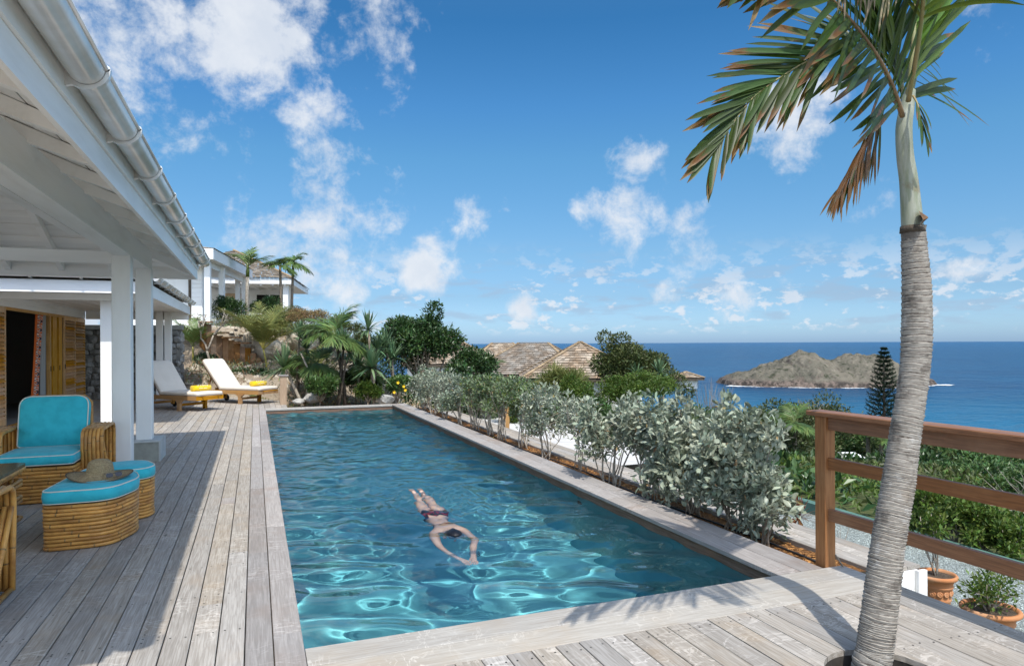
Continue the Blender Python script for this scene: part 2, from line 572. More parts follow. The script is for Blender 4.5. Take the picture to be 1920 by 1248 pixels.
# faces under the coping
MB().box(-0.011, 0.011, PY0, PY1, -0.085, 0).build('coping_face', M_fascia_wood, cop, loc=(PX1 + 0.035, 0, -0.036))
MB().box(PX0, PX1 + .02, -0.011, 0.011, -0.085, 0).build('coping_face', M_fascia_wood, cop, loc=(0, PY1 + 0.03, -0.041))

# basin
M_plaster = mat('pool_plaster', (0.155, 0.47, 0.505), (0.095, 0.345, 0.395), scale=1.4, rough=0.7, bump=0.08, bscale=20, detail=5)
WATER_Z = -0.115
DEPTH = 1.75
b = MB()
e = 0.05
x0, x1, y0, y1, zb = PX0 - e, PX1 + e, PY0 - e, PY1 + e, WATER_Z - DEPTH
top = -0.045
b.add([(x0, y0, top), (x1, y0, top), (x1, y1, top), (x0, y1, top), (x0, y0, zb), (x1, y0, zb), (x1, y1, zb), (x0, y1, zb)],
      [(4, 5, 6, 7), (0, 4, 7, 3), (1, 2, 6, 5), (0, 1, 5, 4), (3, 7, 6, 2)])
basin = b.build('basin', M_plaster, pool)
basin.cycles.is_caustics_receiver = True
# dark fittings in the right wall
for yy in (6.9, 9.6, 13.2):
    f = MB()
    f.lathe([(0.0, 0.012), (0.035, 0.012), (0.05, 0.0)], 14)
    o = f.build('wall_inlet', M_dark, pool, loc=(x1 - 0.001, yy, -0.42))
    o.rotation_euler = (0, -PI / 2, 0)

# water surface: real waves
def wave(X, Y):
    r = np.random.default_rng(21)
    z = np.zeros_like(X)
    near = 1.0 / (1.0 + np.exp((Y - 8.0) / 1.6))           # gentle swell near, choppy far
    sw = [(random.Random(i).uniform(0, 2 * PI)) for i in range(60)]
    for i in range(24):
        lam = r.uniform(0.33, 0.62)
        th = r.uniform(0, 2 * PI)
        z += 0.00185 * (lam / 0.48) ** 1.8 * np.sin(2 * PI / lam * (X * math.cos(th) + Y * math.sin(th)) + sw[i])
    for i in range(14):
        lam = r.uniform(0.2, 0.42)
        th = r.uniform(0, 2 * PI)
        z += (0.00012 + 0.0015 * (1 - near)) * np.sin(2 * PI / lam * (X * math.cos(th) + Y * math.sin(th)) + sw[24 + i])
    for i in range(12):
        lam = r.uniform(0.10, 0.2)
        th = r.uniform(-0.5, 0.5) + PI / 2
        z += 0.0007 * (1 - near) * np.sin(2 * PI / lam * (X * math.cos(th) + Y * math.sin(th)) + sw[40 + i])
    # wake round the swimmer's body and legs
    SX, SY = 1.80, 7.35
    d = np.hypot((X - SX) * 1.3, (Y - SY) * 0.75)
    env = np.exp(-((d - 0.35) / 0.75) ** 2)
    z += 0.0045 * env * np.sin(2 * PI * d / 0.21)
    z += 0.0050 * np.exp(-(((X - SX) / 0.45) ** 2 + ((Y - SY) / 0.7) ** 2)) * (np.sin(41 * X + 23 * Y) + np.sin(-31 * X + 47 * Y + 1) + np.sin(60 * X + 11 * Y))
    return z


nx, ny = 150, 640
gx = np.linspace(x0 + 0.001, x1 - 0.001, nx)
gy = np.linspace(y0 + 0.001, y1 - 0.001, ny)
GX, GY = np.meshgrid(gx, gy)
V = np.stack([GX, GY, WATER_Z + wave(GX, GY)], -1).reshape(-1, 3)
idx = np.arange(nx * ny).reshape(ny, nx)
Q = np.stack([idx[:-1, :-1], idx[:-1, 1:], idx[1:, 1:], idx[1:, :-1]], -1).reshape(-1, 4)
mw, nt = new_mat('pool_water')
bs = nt.n('ShaderNodeBsdfPrincipled', {'Base Color': (0.93, 0.985, 1.0), 'Roughness': 0.0, 'IOR': 1.333, 'Transmission Weight': 1.0})
finish(nt, bs)
water = MB().quads(V, Q).build('water', mw, pool, smooth=True)
water.cycles.is_caustics_caster = True
# ================================================================ the veranda house (left)
def at(u, v, d):
    """world point seen at photograph pixel (u, v), d metres in front of the camera"""
    c, s = math.cos(0.0047), math.sin(0.0047)
    a, b_ = u - 960.0, v - 643.0
    a, b_ = a * c - b_ * s, a * s + b_ * c
    r, dn = a / 1280 * d, b_ / 1280 * d
    return Vector((r * math.cos(YAW) + d * math.sin(YAW), -r * math.sin(YAW) + d * math.cos(YAW), CAM_H - dn))


M_white = mat('white_paint', (0.85, 0.84, 0.81), (0.76, 0.75, 0.71), scale=3.0, rough=0.5, bump=0.12, bscale=70, stretch=(1, 1, 0.25), lo=0.45, hi=0.8)
M_white_y = mat('white_painted_board', (0.90, 0.89, 0.86), (0.76, 0.74, 0.69), scale=5.0, rough=0.55, bump=0.15, bscale=60, stretch=(1, 0.12, 1), objr=0.05, lo=0.45, hi=0.8)
M_white_x = mat('white_painted_board_cross', (0.90, 0.89, 0.86), (0.76, 0.74, 0.69), scale=5.0, rough=0.55, bump=0.15, bscale=60, stretch=(0.12, 1, 1), objr=0.05, lo=0.45, hi=0.8)
M_pvc = mat('gutter_white', (0.78, 0.78, 0.77), (0.58, 0.56, 0.51), scale=2.0, rough=0.24, spec=0.6, metal=0.25)
M_plinth = mat('plinth_stone', (0.33, 0.335, 0.29), (0.27, 0.27, 0.235), scale=8, rough=0.8, bump=0.2, bscale=90)
M_plinth_edge = mat('plinth_edge', (0.52, 0.53, 0.51), (0.44, 0.45, 0.43), scale=8, rough=0.7, bump=0.1)
M_louver = wood_mat('louver_wood', (0.76, 0.44, 0.18), (0.56, 0.29, 0.105), (0.80, 0.50, 0.24), axis=1, rough=0.5, scuff=0, objr=0.14)
M_louver_v = wood_mat('door_frame_wood', (0.72, 0.45, 0.20), (0.50, 0.28, 0.11), (0.75, 0.50, 0.25), axis=2, rough=0.5, scuff=0, objr=0.08)
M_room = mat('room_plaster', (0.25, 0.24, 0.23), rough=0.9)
M_shingle_top = mat('roof_shingle', (0.26, 0.19, 0.12), (0.36, 0.30, 0.24), scale=9, rough=0.9, isl=0.2)

house = empty('veranda_house', (0, 0, 0), label='white timber veranda house with wide gutter and louvered doors left of the pool', cat='house')
EX, EY0, EY1, EZ, SL = -0.86, 2.45, 12.06, 2.64, 0.40
XL = -7.6


def hpart(mb, name, m, smooth=False, parent=None, **kw):
    return mb.build(name, m, parent or house, smooth=smooth, **kw)


# posts and plinth
for xx, yy, zb in ((-1.483, 9.30, 0.0), (-1.452, 10.80, 0.265)):
    hpart(MB().beam((xx, yy, zb), (xx, yy, 2.66), 0.2, 0.2, up=(0, 1, 0), c=0.008), 'post', M_white)
pl = hpart(MB().box(-1.78, -1.24, 10.5, 11.1, 0.0, 0.265), 'plinth', M_plinth)
hpart(MB().box(-1.79, -1.225, 10.49, 11.11, 0.265, 0.285).box(-1.244, -1.222, 10.497, 11.1, 0, 0.264), 'plinth_cap', M_plinth_edge, parent=pl)
# eave beam, cross beams
hpart(MB().box(-1.565, -1.375, 2.9, 10.96, 2.66, 2.93), 'beam', M_white_y)
hpart(MB().box(XL, -1.57, 10.86, 10.96, 2.735, 2.90), 'cross_beam', M_white_x)
hpart(MB().box(XL, -1.57, 3.4, 3.5, 2.735, 2.90), 'cross_beam', M_white_x)
# purlin inside, seen as a long pale line under the side slope
hpart(MB().box(-2.35, -2.23, 3.6, 10.84, 3.10, 3.24), 'purlin', M_white_y)


def ceil_z(off):          # underside of the ceiling boards above a point 'off' metres inside the eave
    return 2.815 + SL * off


# ceiling boards on the side slope (run along Y) and on the far hip (run along X)
bw = 0.15
n = int((EX - XL) / bw)
cb = empty('ceiling', parent=house)
for i in range(n):
    o0, o1 = i * bw + 0.03, (i + 1) * bw - 0.010 + 0.03
    mb = MB()
    z0, z1 = ceil_z(o0) + .004 * (i % 2), ceil_z(o1) + .004 * (i % 2)
    a0, a1 = EY0 + o0, EY0 + o1
    b0, b1 = EY1 - o0, EY1 - o1
    if b1 - a1 < 0.2:
        break
    x0_, x1_ = EX - o0, EX - o1
    vs = [(x0_, a0, z0), (x1_, a1, z1), (x1_, b1, z1), (x0_, b0, z0)]
    vs += [(p[0], p[1], p[2] + 0.02) for p in vs]
    mb.add(vs, [(0, 1, 2, 3), (7, 6, 5, 4), (0, 4, 5, 1), (1, 5, 6, 2), (2, 6, 7, 3), (3, 7, 4, 0)])
    mb.build('ceiling_board', M_white_y, cb)
for i in range(30):
    o0, o1 = i * bw + 0.03, (i + 1) * bw - 0.010 + 0.03
    z0, z1 = ceil_z(o0) + .004 * (i % 2), ceil_z(o1) + .004 * (i % 2)
    if EX - o1 - XL < 0.2:
        break
    for sgn, ye in ((1, EY1), (-1, EY0)):
        y0_, y1_ = ye - sgn * o0, ye - sgn * o1
        vs = [(EX - o0 - .003, y0_, z0), (EX - o1 - .003, y1_, z1), (XL, y1_, z1), (XL, y0_, z0)]
        vs += [(p[0], p[1], p[2] + 0.02) for p in vs]
        if sgn == -1 and i > 12:
            continue
        MB().add(vs, [(0, 1, 2, 3), (7, 6, 5, 4), (0, 4, 5, 1), (1, 5, 6, 2), (2, 6, 7, 3), (3, 7, 4, 0)]).build('ceiling_board', M_white_x, cb)
# rafters: side slope, wedge tails notched over the beam
rf = 0.075
for yy in (3.2, 3.85, 4.55, 5.27, 6.08, 6.86, 7.70, 8.49, 9.26, 10.03, 10.72):
    o1 = min(yy - EY0, EY1 - yy, 4.6)
    if o1 < 0.75:
        o1 = 0.75
    pr = [(0.04, ceil_z(0.04) - 0.005), (o1, ceil_z(o1) - 0.005), (o1, ceil_z(o1) - 0.12), (0.75, ceil_z(0.75) - 0.125), (0.04, ceil_z(0.04) - 0.075)]
    k = len(pr)
    vs = [(EX - o, yy - rf / 2, z) for o, z in pr] + [(EX - o, yy + rf / 2, z) for o, z in pr]
    hpart(MB().add(vs, [tuple(range(k)), tuple(range(2 * k - 1, k - 1, -1))] + [(i, i + k, (i + 1) % k + k, (i + 1) % k) for i in range(k)]), 'rafter', M_white_y)
for xx in (-2.05, -2.72, -3.4, -4.1, -4.8):
    o1 = min(EX - xx, 4.4)
    pr = [(0.04, ceil_z(0.04) - 0.005), (o1, ceil_z(o1) - 0.005), (o1, ceil_z(o1) - 0.12), (0.04, ceil_z(0.04) - 0.11)]
    k = len(pr)
    vs = [(xx - rf / 2, EY1 - o, z) for o, z in pr] + [(xx + rf / 2, EY1 - o, z) for o, z in pr]
    hpart(MB().add(vs, [tuple(range(k)), tuple(range(2 * k - 1, k - 1, -1))] + [(i, i + k, (i + 1) % k + k, (i + 1) % k) for i in range(k)]), 'rafter', M_white_x)
for ye, sg in ((EY1, 1), (EY0, -1)):
    hpart(MB().beam((EX - 0.1, ye - sg * 0.1, ceil_z(0.1) - 0.075), (EX - 4.6, ye - sg * 4.6, ceil_z(4.6) - 0.075), 0.1, 0.17), 'hip_rafter', M_white)
# fascia boards
hpart(MB().box(EX - 0.03, EX, EY0, EY1, EZ, EZ + 0.15), 'fascia', M_white_y)
hpart(MB().box(EX - 0.02, EX + 0.018, EY0 - .018, EY1 + .018, EZ + 0.153, EZ + 0.32), 'fascia', M_white_y)
hpart(MB().box(XL, EX - 0.033, EY1 - 0.03, EY1, EZ + .002, EZ + 0.15).box(XL, EX - .022, EY1 - 0.02, EY1 + 0.018, EZ + 0.153, EZ + 0.32), 'fascia', M_white_x)
hpart(MB().box(XL, EX - 0.033, EY0, EY0 + 0.03, EZ + .002, EZ + 0.15).box(XL, EX - .022, EY0 - 0.018, EY0 + 0.02, EZ + 0.153, EZ + 0.32), 'fascia', M_white_x)
# roof covering
o1 = 4.75
zr = lambda o: EZ + 0.325 + SL * o
rv = [(EX + 0.05, EY0 - 0.05, zr(0)), (EX + 0.05, EY1 + 0.05, zr(0)), (EX - o1, EY1 - o1, zr(o1)), (EX - o1, EY0 + o1, zr(o1)),
      (XL, EY0 - 0.05, zr(0)), (XL, EY1 + 0.05, zr(0)), (XL, EY1 - o1, zr(o1)), (XL, EY0 + o1, zr(o1))]
hpart(MB().add(rv, [(0, 1, 2, 3), (1, 5, 6, 2), (0, 3, 7, 4), (3, 2, 6, 7)]), 'roof', M_shingle_top)
for yy in (3.0, 5.6, 8.2, 11.6):
    hpart(MB().beam((XL + .15, yy, 0), (XL + .15, yy, 2.66), 0.2, 0.2, up=(0, 1, 0), c=0.008), 'post', M_white)
hpart(MB().box(XL + .05, XL + .25, 2.9, 11.9, 2.66, 2.93), 'beam', M_white_y)
tag(MB().box(-10.5, -4.475, -0.6, 13.38, -0.12, -0.004).build('terrace_floor', mat('pale_stone_floor', (0.46, 0.44, 0.40), (0.38, 0.36, 0.325), scale=3, rough=.7, bump=.1), None), kind='structure')  # unseen veranda floor, kept pale to bounce light onto the ceiling


def gutter(a, b, out, r, name, parent, brackets, close=True, bead=0.009):
    """half-round gutter from a to b (rim level), hung on the side 'out' points away from the wall"""
    a, b, out = Vector(a), Vector(b), Vector(out)
    up = Vector((0, 0, 1))
    g = MB()
    vs, fs = [], []
    n_ = 14
    for p in (a, b):
        for rr in (r, r - 0.006):
            for j in range(n_ + 1):
                t = PI * j / n_
                vs.append(p + out * (-math.cos(t) * rr) - up * (math.sin(t) * rr))
    k = n_ + 1
    for j in range(n_):
        fs.append((j, j + 1, 2 * k + j + 1, 2 * k + j))
        fs.append((k + j + 1, k + j, 3 * k + j, 3 * k + j + 1))
    g.add(vs, fs)
    g.tube([a + out * (r + bead * .4), b + out * (r + bead * .4)], bead, 8)
    if close:
        for p in (a, b):
            g.add([p + out * (-math.cos(PI * j / n_) * r) - up * (math.sin(PI * j / n_) * r) for j in range(n_ + 1)], [tuple(range(n_ + 1))])
    go = g.build(name, M_pvc, parent, smooth=True)
    for q in brackets:
        p = a.lerp(b, q)
        bm = MB()
        vs, fs = [], []
        d_ = (b - a).normalized()
        w_ = 0.016
        for s_ in (-w_, w_):
            for j in range(n_ + 1):
                t = PI * j / n_
                for rr in (r + 0.002, r + 0.021):
                    vs.append(p + d_ * s_ + out * (-math.cos(t) * rr) - up * (math.sin(t) * rr))
        k2 = 2 * (n_ + 1)
        for j in range(n_):
            i0 = 2 * j
            fs += [(i0 + 1, i0 + 3, k2 + i0 + 3, k2 + i0 + 1), (i0, i0 + 1, i0 + 3, i0 + 2), (k2 + i0, k2 + i0 + 2, k2 + i0 + 3, k2 + i0 + 1)]
        bm.add(vs, fs)
        q0 = p - out * (r + 0.005)
        bm.add([q0 + d_ * s_ + up * z for s_ in (-w_ * .8, w_ * .8) for z in (0.01, -0.1)] + [q0 + out * 0.075 + d_ * s_ - up * 0.075 for s_ in (-w_ * .8, w_ * .8)],
               [(0, 1, 4), (2, 5, 3), (0, 4, 5, 2), (1, 3, 5, 4)])
        bm.tube([p + out * (r + 0.004) - d_ * w_ + up * .002, p + out * (r + 0.004) + d_ * w_ + up * .002], 0.016, 8)
        bm.build('bracket', M_pvc, go)
    return go


bys = (2.76, 3.80, 4.78, 5.78, 6.75, 7.75, 8.70, 9.65, 10.6, 11.6)
gutter((EX + 0.105, EY0 - 0.03, 2.935), (EX + 0.105, EY1 + 0.02, 2.935), (1, 0, 0), 0.085, 'gutter', house, [(y - EY0 + .03) / (EY1 - EY0 + .05) for y in bys])

# ---- lower wing with the louvered doors
WX, WY0, WY1 = -1.82, 14.30, 22.6
hpart(MB().box(-9.5, WX - .03, WY0, WY0 + 0.03, 2.55, 2.775), 'fascia', M_white_x)
hpart(MB().box(WX - 0.03, WX, WY0, WY1, 2.50, 2.73), 'fascia', M_white_y)
gutter((-9.5, WY0 - 0.085, 2.885), (WX + 0.06, WY0 - 0.085, 2.885), (0, -1, 0), 0.075, 'gutter', house, [0.05 + i / 9.0 * .9 for i in range(10)])
gutter((WX + 0.085, WY0 - 0.06, 2.86), (WX + 0.085, WY1, 2.86), (1, 0, 0), 0.075, 'gutter', house, [0.06 + i / 10.5 for i in range(10)])
rv = [(-9.5, WY0 - 0.03, 2.87), (WX + 0.03, WY0 - 0.03, 2.87), (WX + 0.03, WY1 + 0.03, 2.87), (-9.5, WY1 + .03, 2.87), (-5.5, 17.3, 3.25), (-5.5, 20, 3.25)]
hpart(MB().add(rv, [(0, 1, 4), (1, 2, 5, 4), (2, 3, 5), (0, 4, 5, 3)]).box(WX - .02, WX + .032, WY0 - .03, WY1 + .03, 2.848, 2.867), 'roof', M_shingle_top)
cb2 = empty('ceiling', parent=house)
for i in range(18):
    x = WX - 0.04 - i * 0.16
    if x < -4.5:
        break
    MB().box(x - 0.150, x, WY0 + 0.03, WY1, 2.565 + 0.004 * (i % 2), 2.60).build('ceiling_board', M_white_y, cb2)
WALLX = -4.56
hpart(MB().box(WALLX - 0.06, WALLX + 0.02, 13.5, WY1, 2.36, 2.563), 'header', M_white_y)
hpart(MB().box(WALLX - 0.04, WALLX + 0.035, 13.5, WY1, 2.44, 2.455), 'header_moulding', M_white_y)
hpart(MB().box(-4.5, WX - .04, 22.45, 22.58, 2.34, 2.562), 'beam', M_white_x)
hpart(MB().box(-4.5, WX - .25, WY0 + .35, WY0 + .45, 2.44, 2.562), 'beam', M_white_x)
for (px, py) in ((-2.64, 14.9), (-2.60, 22.3), (-2.38, 22.3)):
    hpart(MB().beam((px, py, 0), (px, py, 2.56), 0.19, 0.19, up=(0, 1, 0), c=0.006), 'post', M_white)
hpart(MB().box(-2.80, -2.60, 14.78, 14.99, 2.46, 2.53), 'post_cap', M_white)
hpart(MB().box(-2.74, -2.54, 14.79, 14.82, 0.0, 0.045), 'skirting', M_plinth)
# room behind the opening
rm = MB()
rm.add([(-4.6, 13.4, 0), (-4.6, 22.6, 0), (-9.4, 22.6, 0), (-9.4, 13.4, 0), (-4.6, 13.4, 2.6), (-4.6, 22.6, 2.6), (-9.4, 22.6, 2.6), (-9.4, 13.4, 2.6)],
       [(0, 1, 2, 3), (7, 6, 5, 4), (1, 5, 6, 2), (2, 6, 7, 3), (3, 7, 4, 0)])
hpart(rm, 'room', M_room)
hpart(MB().box(-4.60, -4.50, 20.10, 22.60, -0.002, 0.02).box(-4.6, -4.5, 13.5, 20.1, -0.002, 0.012), 'threshold', M_louver)


def shutter(y0, y1, cols, lean=0.0):
    s = empty('shutter', (WALLX, y0, 0.02), parent=house)
    w, H = y1 - y0, 2.33
    fr = MB()
    st = 0.085
    fr.box(-0.02, 0.02, 0, st, 0, H).box(-0.02, 0.02, w - st, w, 0, H)
    fr.box(-0.019, 0.019, st, w - st, 0, 0.16).box(-0.019, 0.019, st, w - st, H - 0.11, H)
    cw = (w - 2 * st) / cols
    for c in range(1, cols):
        fr.box(-0.0185, 0.0185, st + c * cw - 0.04, st + c * cw + 0.04, 0.16, H - 0.11)
    fr.build('shutter_frame', M_louver_v, s)
    nS = 26
    for c in range(cols):
        a = st + c * cw + (0.04 if c else 0)
        b_ = st + (c + 1) * cw - (0.04 if c < cols - 1 else 0)
        sl = MB().box(-0.006, 0.006, 0.001, b_ - a - .001, -0.055, 0.055)
        me = None
        for k in range(nS):
            z = 0.16 + (k + 0.5) * (H - 0.27) / nS
            if me is None:
                o = sl.build('slat', M_louver, s)
                me = o.data
            else:
                o = bpy.data.objects.new('slat', me)
                COL.objects.link(o)
                o.parent = s
            o.location = (0.004, a, z)
            o.rotation_euler = (0, -0.88 + random.uniform(-.06, .06), 0)
    MB().box(0.02, 0.034, 0.025, 0.06, 0.98, 1.10).build('handle', M_screw, s)
    return s


shutter(20.30, 22.56, 2)
shutter(13.55, 15.93, 2)
for yy, w in ((19.15, 0.10), (19.40, 0.35), (19.95, 0.30)):
    hpart(MB().box(WALLX - 0.10, WALLX - 0.02, yy, yy + w, 0.0, 2.36), 'door_leaf', M_louver_v)
    hpart(MB().box(WALLX - 0.02, WALLX - 0.008, yy + .03, yy + .055, 0.98, 1.10), 'door_handle', M_screw)
hpart(MB().box(WALLX - 0.05, WALLX + 0.01, 15.95, 20.3, 2.30, 2.358), 'door_head', M_louver_v)

# curtain, orange with a squiggle print, and a pale liner
m, nt = new_mat('orange_print_fabric')
tc = nt.n('ShaderNodeTexCoord').outputs['UV']
sep = nt.n('ShaderNodeSeparateXYZ', {0: tc})
uu, vv = sep.outputs[0], sep.outputs[1]
wv = nt.math('MULTIPLY', nt.math('SINE', nt.math('MULTIPLY', vv, 2 * PI * 11)), 0.26)
d1 = nt.math('ABSOLUTE', nt.math('SUBTRACT', nt.math('SUBTRACT', uu, 0.5), wv))
hook = nt.math('MULTIPLY', nt.math('SINE', nt.math('MULTIPLY', vv, 2 * PI * 22)), 0.12)
d2 = nt.math('ABSOLUTE', nt.math('ADD', nt.math('SUBTRACT', uu, 0.5), nt.math('SUBTRACT', wv, hook)))
dd = nt.math('MINIMUM', d1, nt.math('ADD', d2, 0.04))
col = nt.mix(nt.maprange(dd, 0.13, 0.12), (0.62, 0.115, 0.012), (0.80, 0.74, 0.66))
col = nt.mix(nt.maprange(dd, 0.08, 0.07), col, (0.07, 0.02, 0.025))
finish(nt, nt.n('ShaderNodeBsdfPrincipled', {'Base Color': col, 'Roughness': 0.85}))


def curtain(name, m_, p_top, p_bot, width, folds, parent=None, amp=0.035):
    nxn, nzn = folds * 6, 16
    V, UV = [], []
    for j in range(nzn + 1):
        t = j / nzn
        c = p_top.lerp(p_bot, t)
        wj = width * (1.0 - 0.15 * math.sin(PI * t))
        for i in range(nxn + 1):
            s_ = i / nxn
            V.append((c.x + amp * math.sin(s_ * folds * 2 * PI), c.y + (s_ - 0.5) * wj, c.z))
            UV.append((s_, 1 - t))
    idx = np.arange((nxn + 1) * (nzn + 1)).reshape(nzn + 1, nxn + 1)
    Q = np.stack([idx[:-1, :-1], idx[:-1, 1:], idx[1:, 1:], idx[1:, :-1]], -1).reshape(-1, 4)
    o = MB().quads(V, Q).build(name, m_, parent, smooth=True)
    uvl = o.data.uv_layers.new(name='UVMap')
    li = np.zeros(len(o.data.loops), np.int32)
    o.data.loops.foreach_get('vertex_index', li)
    uvl.data.foreach_set('uv', np.array(UV, np.float32)[li].ravel())
    return o


oc = curtain('curtain', MATS['orange_print_fabric'], Vector((-4.62, 18.45, 2.30)), Vector((-4.62, 18.00, 0.10)), 0.62, 3)
tag(oc, 'orange curtain with white and black squiggle print in the doorway', 'curtain')
pc = curtain('curtain', mat('liner_fabric', (0.36, 0.36, 0.35), rough=0.9), Vector((-4.66, 18.86, 2.30)), Vector((-4.66, 18.80, 0.02)), 0.42, 3, amp=.05)
tag(pc, 'plain pale grey curtain hanging beside the orange one', 'curtain')
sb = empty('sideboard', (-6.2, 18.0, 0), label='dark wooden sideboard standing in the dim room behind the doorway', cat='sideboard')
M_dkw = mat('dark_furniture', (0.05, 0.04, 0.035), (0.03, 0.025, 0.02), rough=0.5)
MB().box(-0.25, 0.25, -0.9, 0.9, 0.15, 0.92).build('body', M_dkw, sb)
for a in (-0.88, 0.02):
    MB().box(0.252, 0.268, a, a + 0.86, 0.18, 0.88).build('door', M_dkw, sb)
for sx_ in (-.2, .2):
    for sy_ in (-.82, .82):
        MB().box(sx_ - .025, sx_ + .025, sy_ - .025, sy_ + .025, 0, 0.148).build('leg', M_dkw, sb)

# ---- stone wall behind the wing: every visible stone is a part
M_stone = mat('wall_stone', (0.36, 0.35, 0.33), (0.20, 0.19, 0.17), scale=7, rough=0.9, bump=0.6, bscale=22, objr=0.3, bdist=0.03)
M_mortar = mat('wall_mortar', (0.24, 0.23, 0.21), (0.16, 0.15, 0.14), rough=0.95, bump=0.5, bscale=30)
sw = empty('stone_wall', (0, 0, 0), label='rough dry stone wall at the end of the covered terrace', cat='wall')
MB().box(-9.0, -2.12, 23.08, 23.6, 0, 2.06).build('wall_core', M_mortar, sw)
MB().box(-9.0, -2.08, 22.98, 23.64, 2.06, 2.19).build('wall_cap', M_plinth, sw)


def stone(parent, c, sx_, sy_, sz_, m_, name='stone', seed=0, sub=2):
    r = np.random.default_rng(seed)
    mb = MB()
    nu, nv = 8, 5
    vs = []
    ph = r.uniform(0, 6.28, 6)
    for j in range(nv + 1):
        th = PI * j / nv
        for i in range(nu):
            a = 2 * PI * i / nu
            k = 1 + 0.13 * math.sin(2 * a + ph[0] + 2 * th) + 0.10 * math.sin(3 * a + ph[1]) + 0.1 * math.sin(3 * th + ph[2])
            cx_, sn = math.cos(a), math.sin(a)
            e_ = 0.6
            q = lambda t: math.copysign(abs(t) ** e_, t)
            vs.append((q(cx_) * q(math.sin(th)) * sx_ * k, q(sn) * q(math.sin(th)) * sy_ * k, q(math.cos(th)) * sz_ * k))
    fs = []
    for j in range(nv):
        for i in range(nu):
            i2 = (i + 1) % nu
            fs.append((j * nu + i, (j + 1) * nu + i, (j + 1) * nu + i2, j * nu + i2))
    mb.add(vs, fs)
    return mb.build(name, m_, parent, loc=c)


z = 0.12
k = 0
while z < 2.0:
    x = -5.4 + random.uniform(0, .2)
    hh = random.uniform(0.13, 0.2)
    while x < -2.2:
        w_ = random.uniform(0.16, 0.34)
        w_ = min(w_, -2.12 - x)
        if w_ > 0.1:
            stone(sw, (x + w_ / 2, 23.09, z), w_ / 2 * 0.93, 0.09, hh / 2 * 1.12, M_stone, seed=k)
        k += 1
        x += w_
    z += hh * 1.12
for j in range(6):    # the return end of the wall
    for i in range(2):
        stone(sw, (-2.13, 23.2 + i * .26, 0.18 + j * 0.33), 0.07, 0.13, 0.16, M_stone, seed=900 + j * 2 + i)
# ================================================================ furniture and people on the terrace
def round_poly(pts, r, n=5):
    P = [Vector((p[0], p[1])) for p in pts]
    out = []
    k = len(P)
    for i in range(k):
        a, b_, c = P[i - 1], P[i], P[(i + 1) % k]
        rr = r[i] if hasattr(r, '__len__') else r
        d1, d2 = (a - b_), (c - b_)
        rr = min(rr, d1.length * .48, d2.length * .48)
        p1, p2 = b_ + d1.normalized() * rr, b_ + d2.normalized() * rr
        for j in range(n + 1):
            t = j / n
            out.append(tuple(p1 * (1 - t) ** 2 + b_ * 2 * t * (1 - t) + p2 * t * t))
    return out


def inset(poly, d):
    P = [Vector(p) for p in poly]
    k = len(P)
    o = []
    for i in range(k):
        t = (P[(i + 1) % k] - P[i - 1]).normalized()
        o.append(P[i] + Vector((-t.y, t.x)) * d)
    return [tuple(p) for p in o]


def cushion_mesh(poly, z0, z1, dome=0.02, edge=0.018):
    """soft box cushion over a counter-clockwise outline"""
    c = Vector((sum(p[0] for p in poly) / len(poly), sum(p[1] for p in poly) / len(poly)))
    rings = [(inset(poly, edge), z0), (poly, z0 + edge * .8), (inset(poly, -0.006), (z0 + z1) / 2), (poly, z1 - edge * .5), (inset(poly, edge * .8), z1)]
    for s_, h in ((0.75, 0.6), (0.45, 0.9), (0.15, 1.0)):
        rings.append(([tuple(c + (Vector(p) - c) * s_) for p in poly], z1 + dome * h))
    mb = MB()
    vs = [(p[0], p[1], z) for r_, z in rings for p in r_]
    k = len(poly)
    fs = [(i * k + j, i * k + (j + 1) % k, (i + 1) * k + (j + 1) % k, (i + 1) * k + j) for i in range(len(rings) - 1) for j in range(k)]
    fs.append(tuple(range(k - 1, -1, -1)))
    fs.append(tuple((len(rings) - 1) * k + j for j in range(k)))
    return mb.add(vs, fs)


def bamboo_mat():
    m, nt = new_mat('rattan_cane')
    tc = nt.n('ShaderNodeTexCoord').outputs['Object']
    oi = nt.n('ShaderNodeObjectInfo').outputs['Random']
    p = nt.vmath('ADD', tc, nt.n('ShaderNodeCombineXYZ', {0: nt.math('MULTIPLY', oi, 31.0), 1: nt.math('MULTIPLY', oi, 57.0), 2: nt.math('MULTIPLY', oi, 11.0)}))
    n1 = nt.noise(p, 5.0, 5, 0.65)
    n2 = nt.noise(nt.vmath('MULTIPLY', p, (1, 1, 6)), 14.0, 4, 0.6)
    col = nt.mix(nt.maprange(n1, 0.33, 0.68), (0.66, 0.335, 0.080), (0.36, 0.155, 0.038))
    col = nt.mix(nt.math('MULTIPLY', nt.maprange(n2, 0.5, 0.75), 0.6), col, (0.55, 0.32, 0.10))
    v = nt.math('ADD', 0.8, nt.math('MULTIPLY', oi, 0.45))
    col = nt.n('ShaderNodeHueSaturation', {'Hue': 0.5, 'Saturation': 1.0, 'Value': v, 'Color': col}).outputs[0]
    b_ = nt.n('ShaderNodeBsdfPrincipled', {'Base Color': col, 'Roughness': 0.40, 'Specular IOR Level': 0.45})
    bp = nt.n('ShaderNodeBump', {'Strength': 0.2, 'Distance': 0.004, 'Height': n2})
    nt.t.links.new(bp.outputs[0], b_.inputs['Normal'])
    finish(nt, b_)
    return m


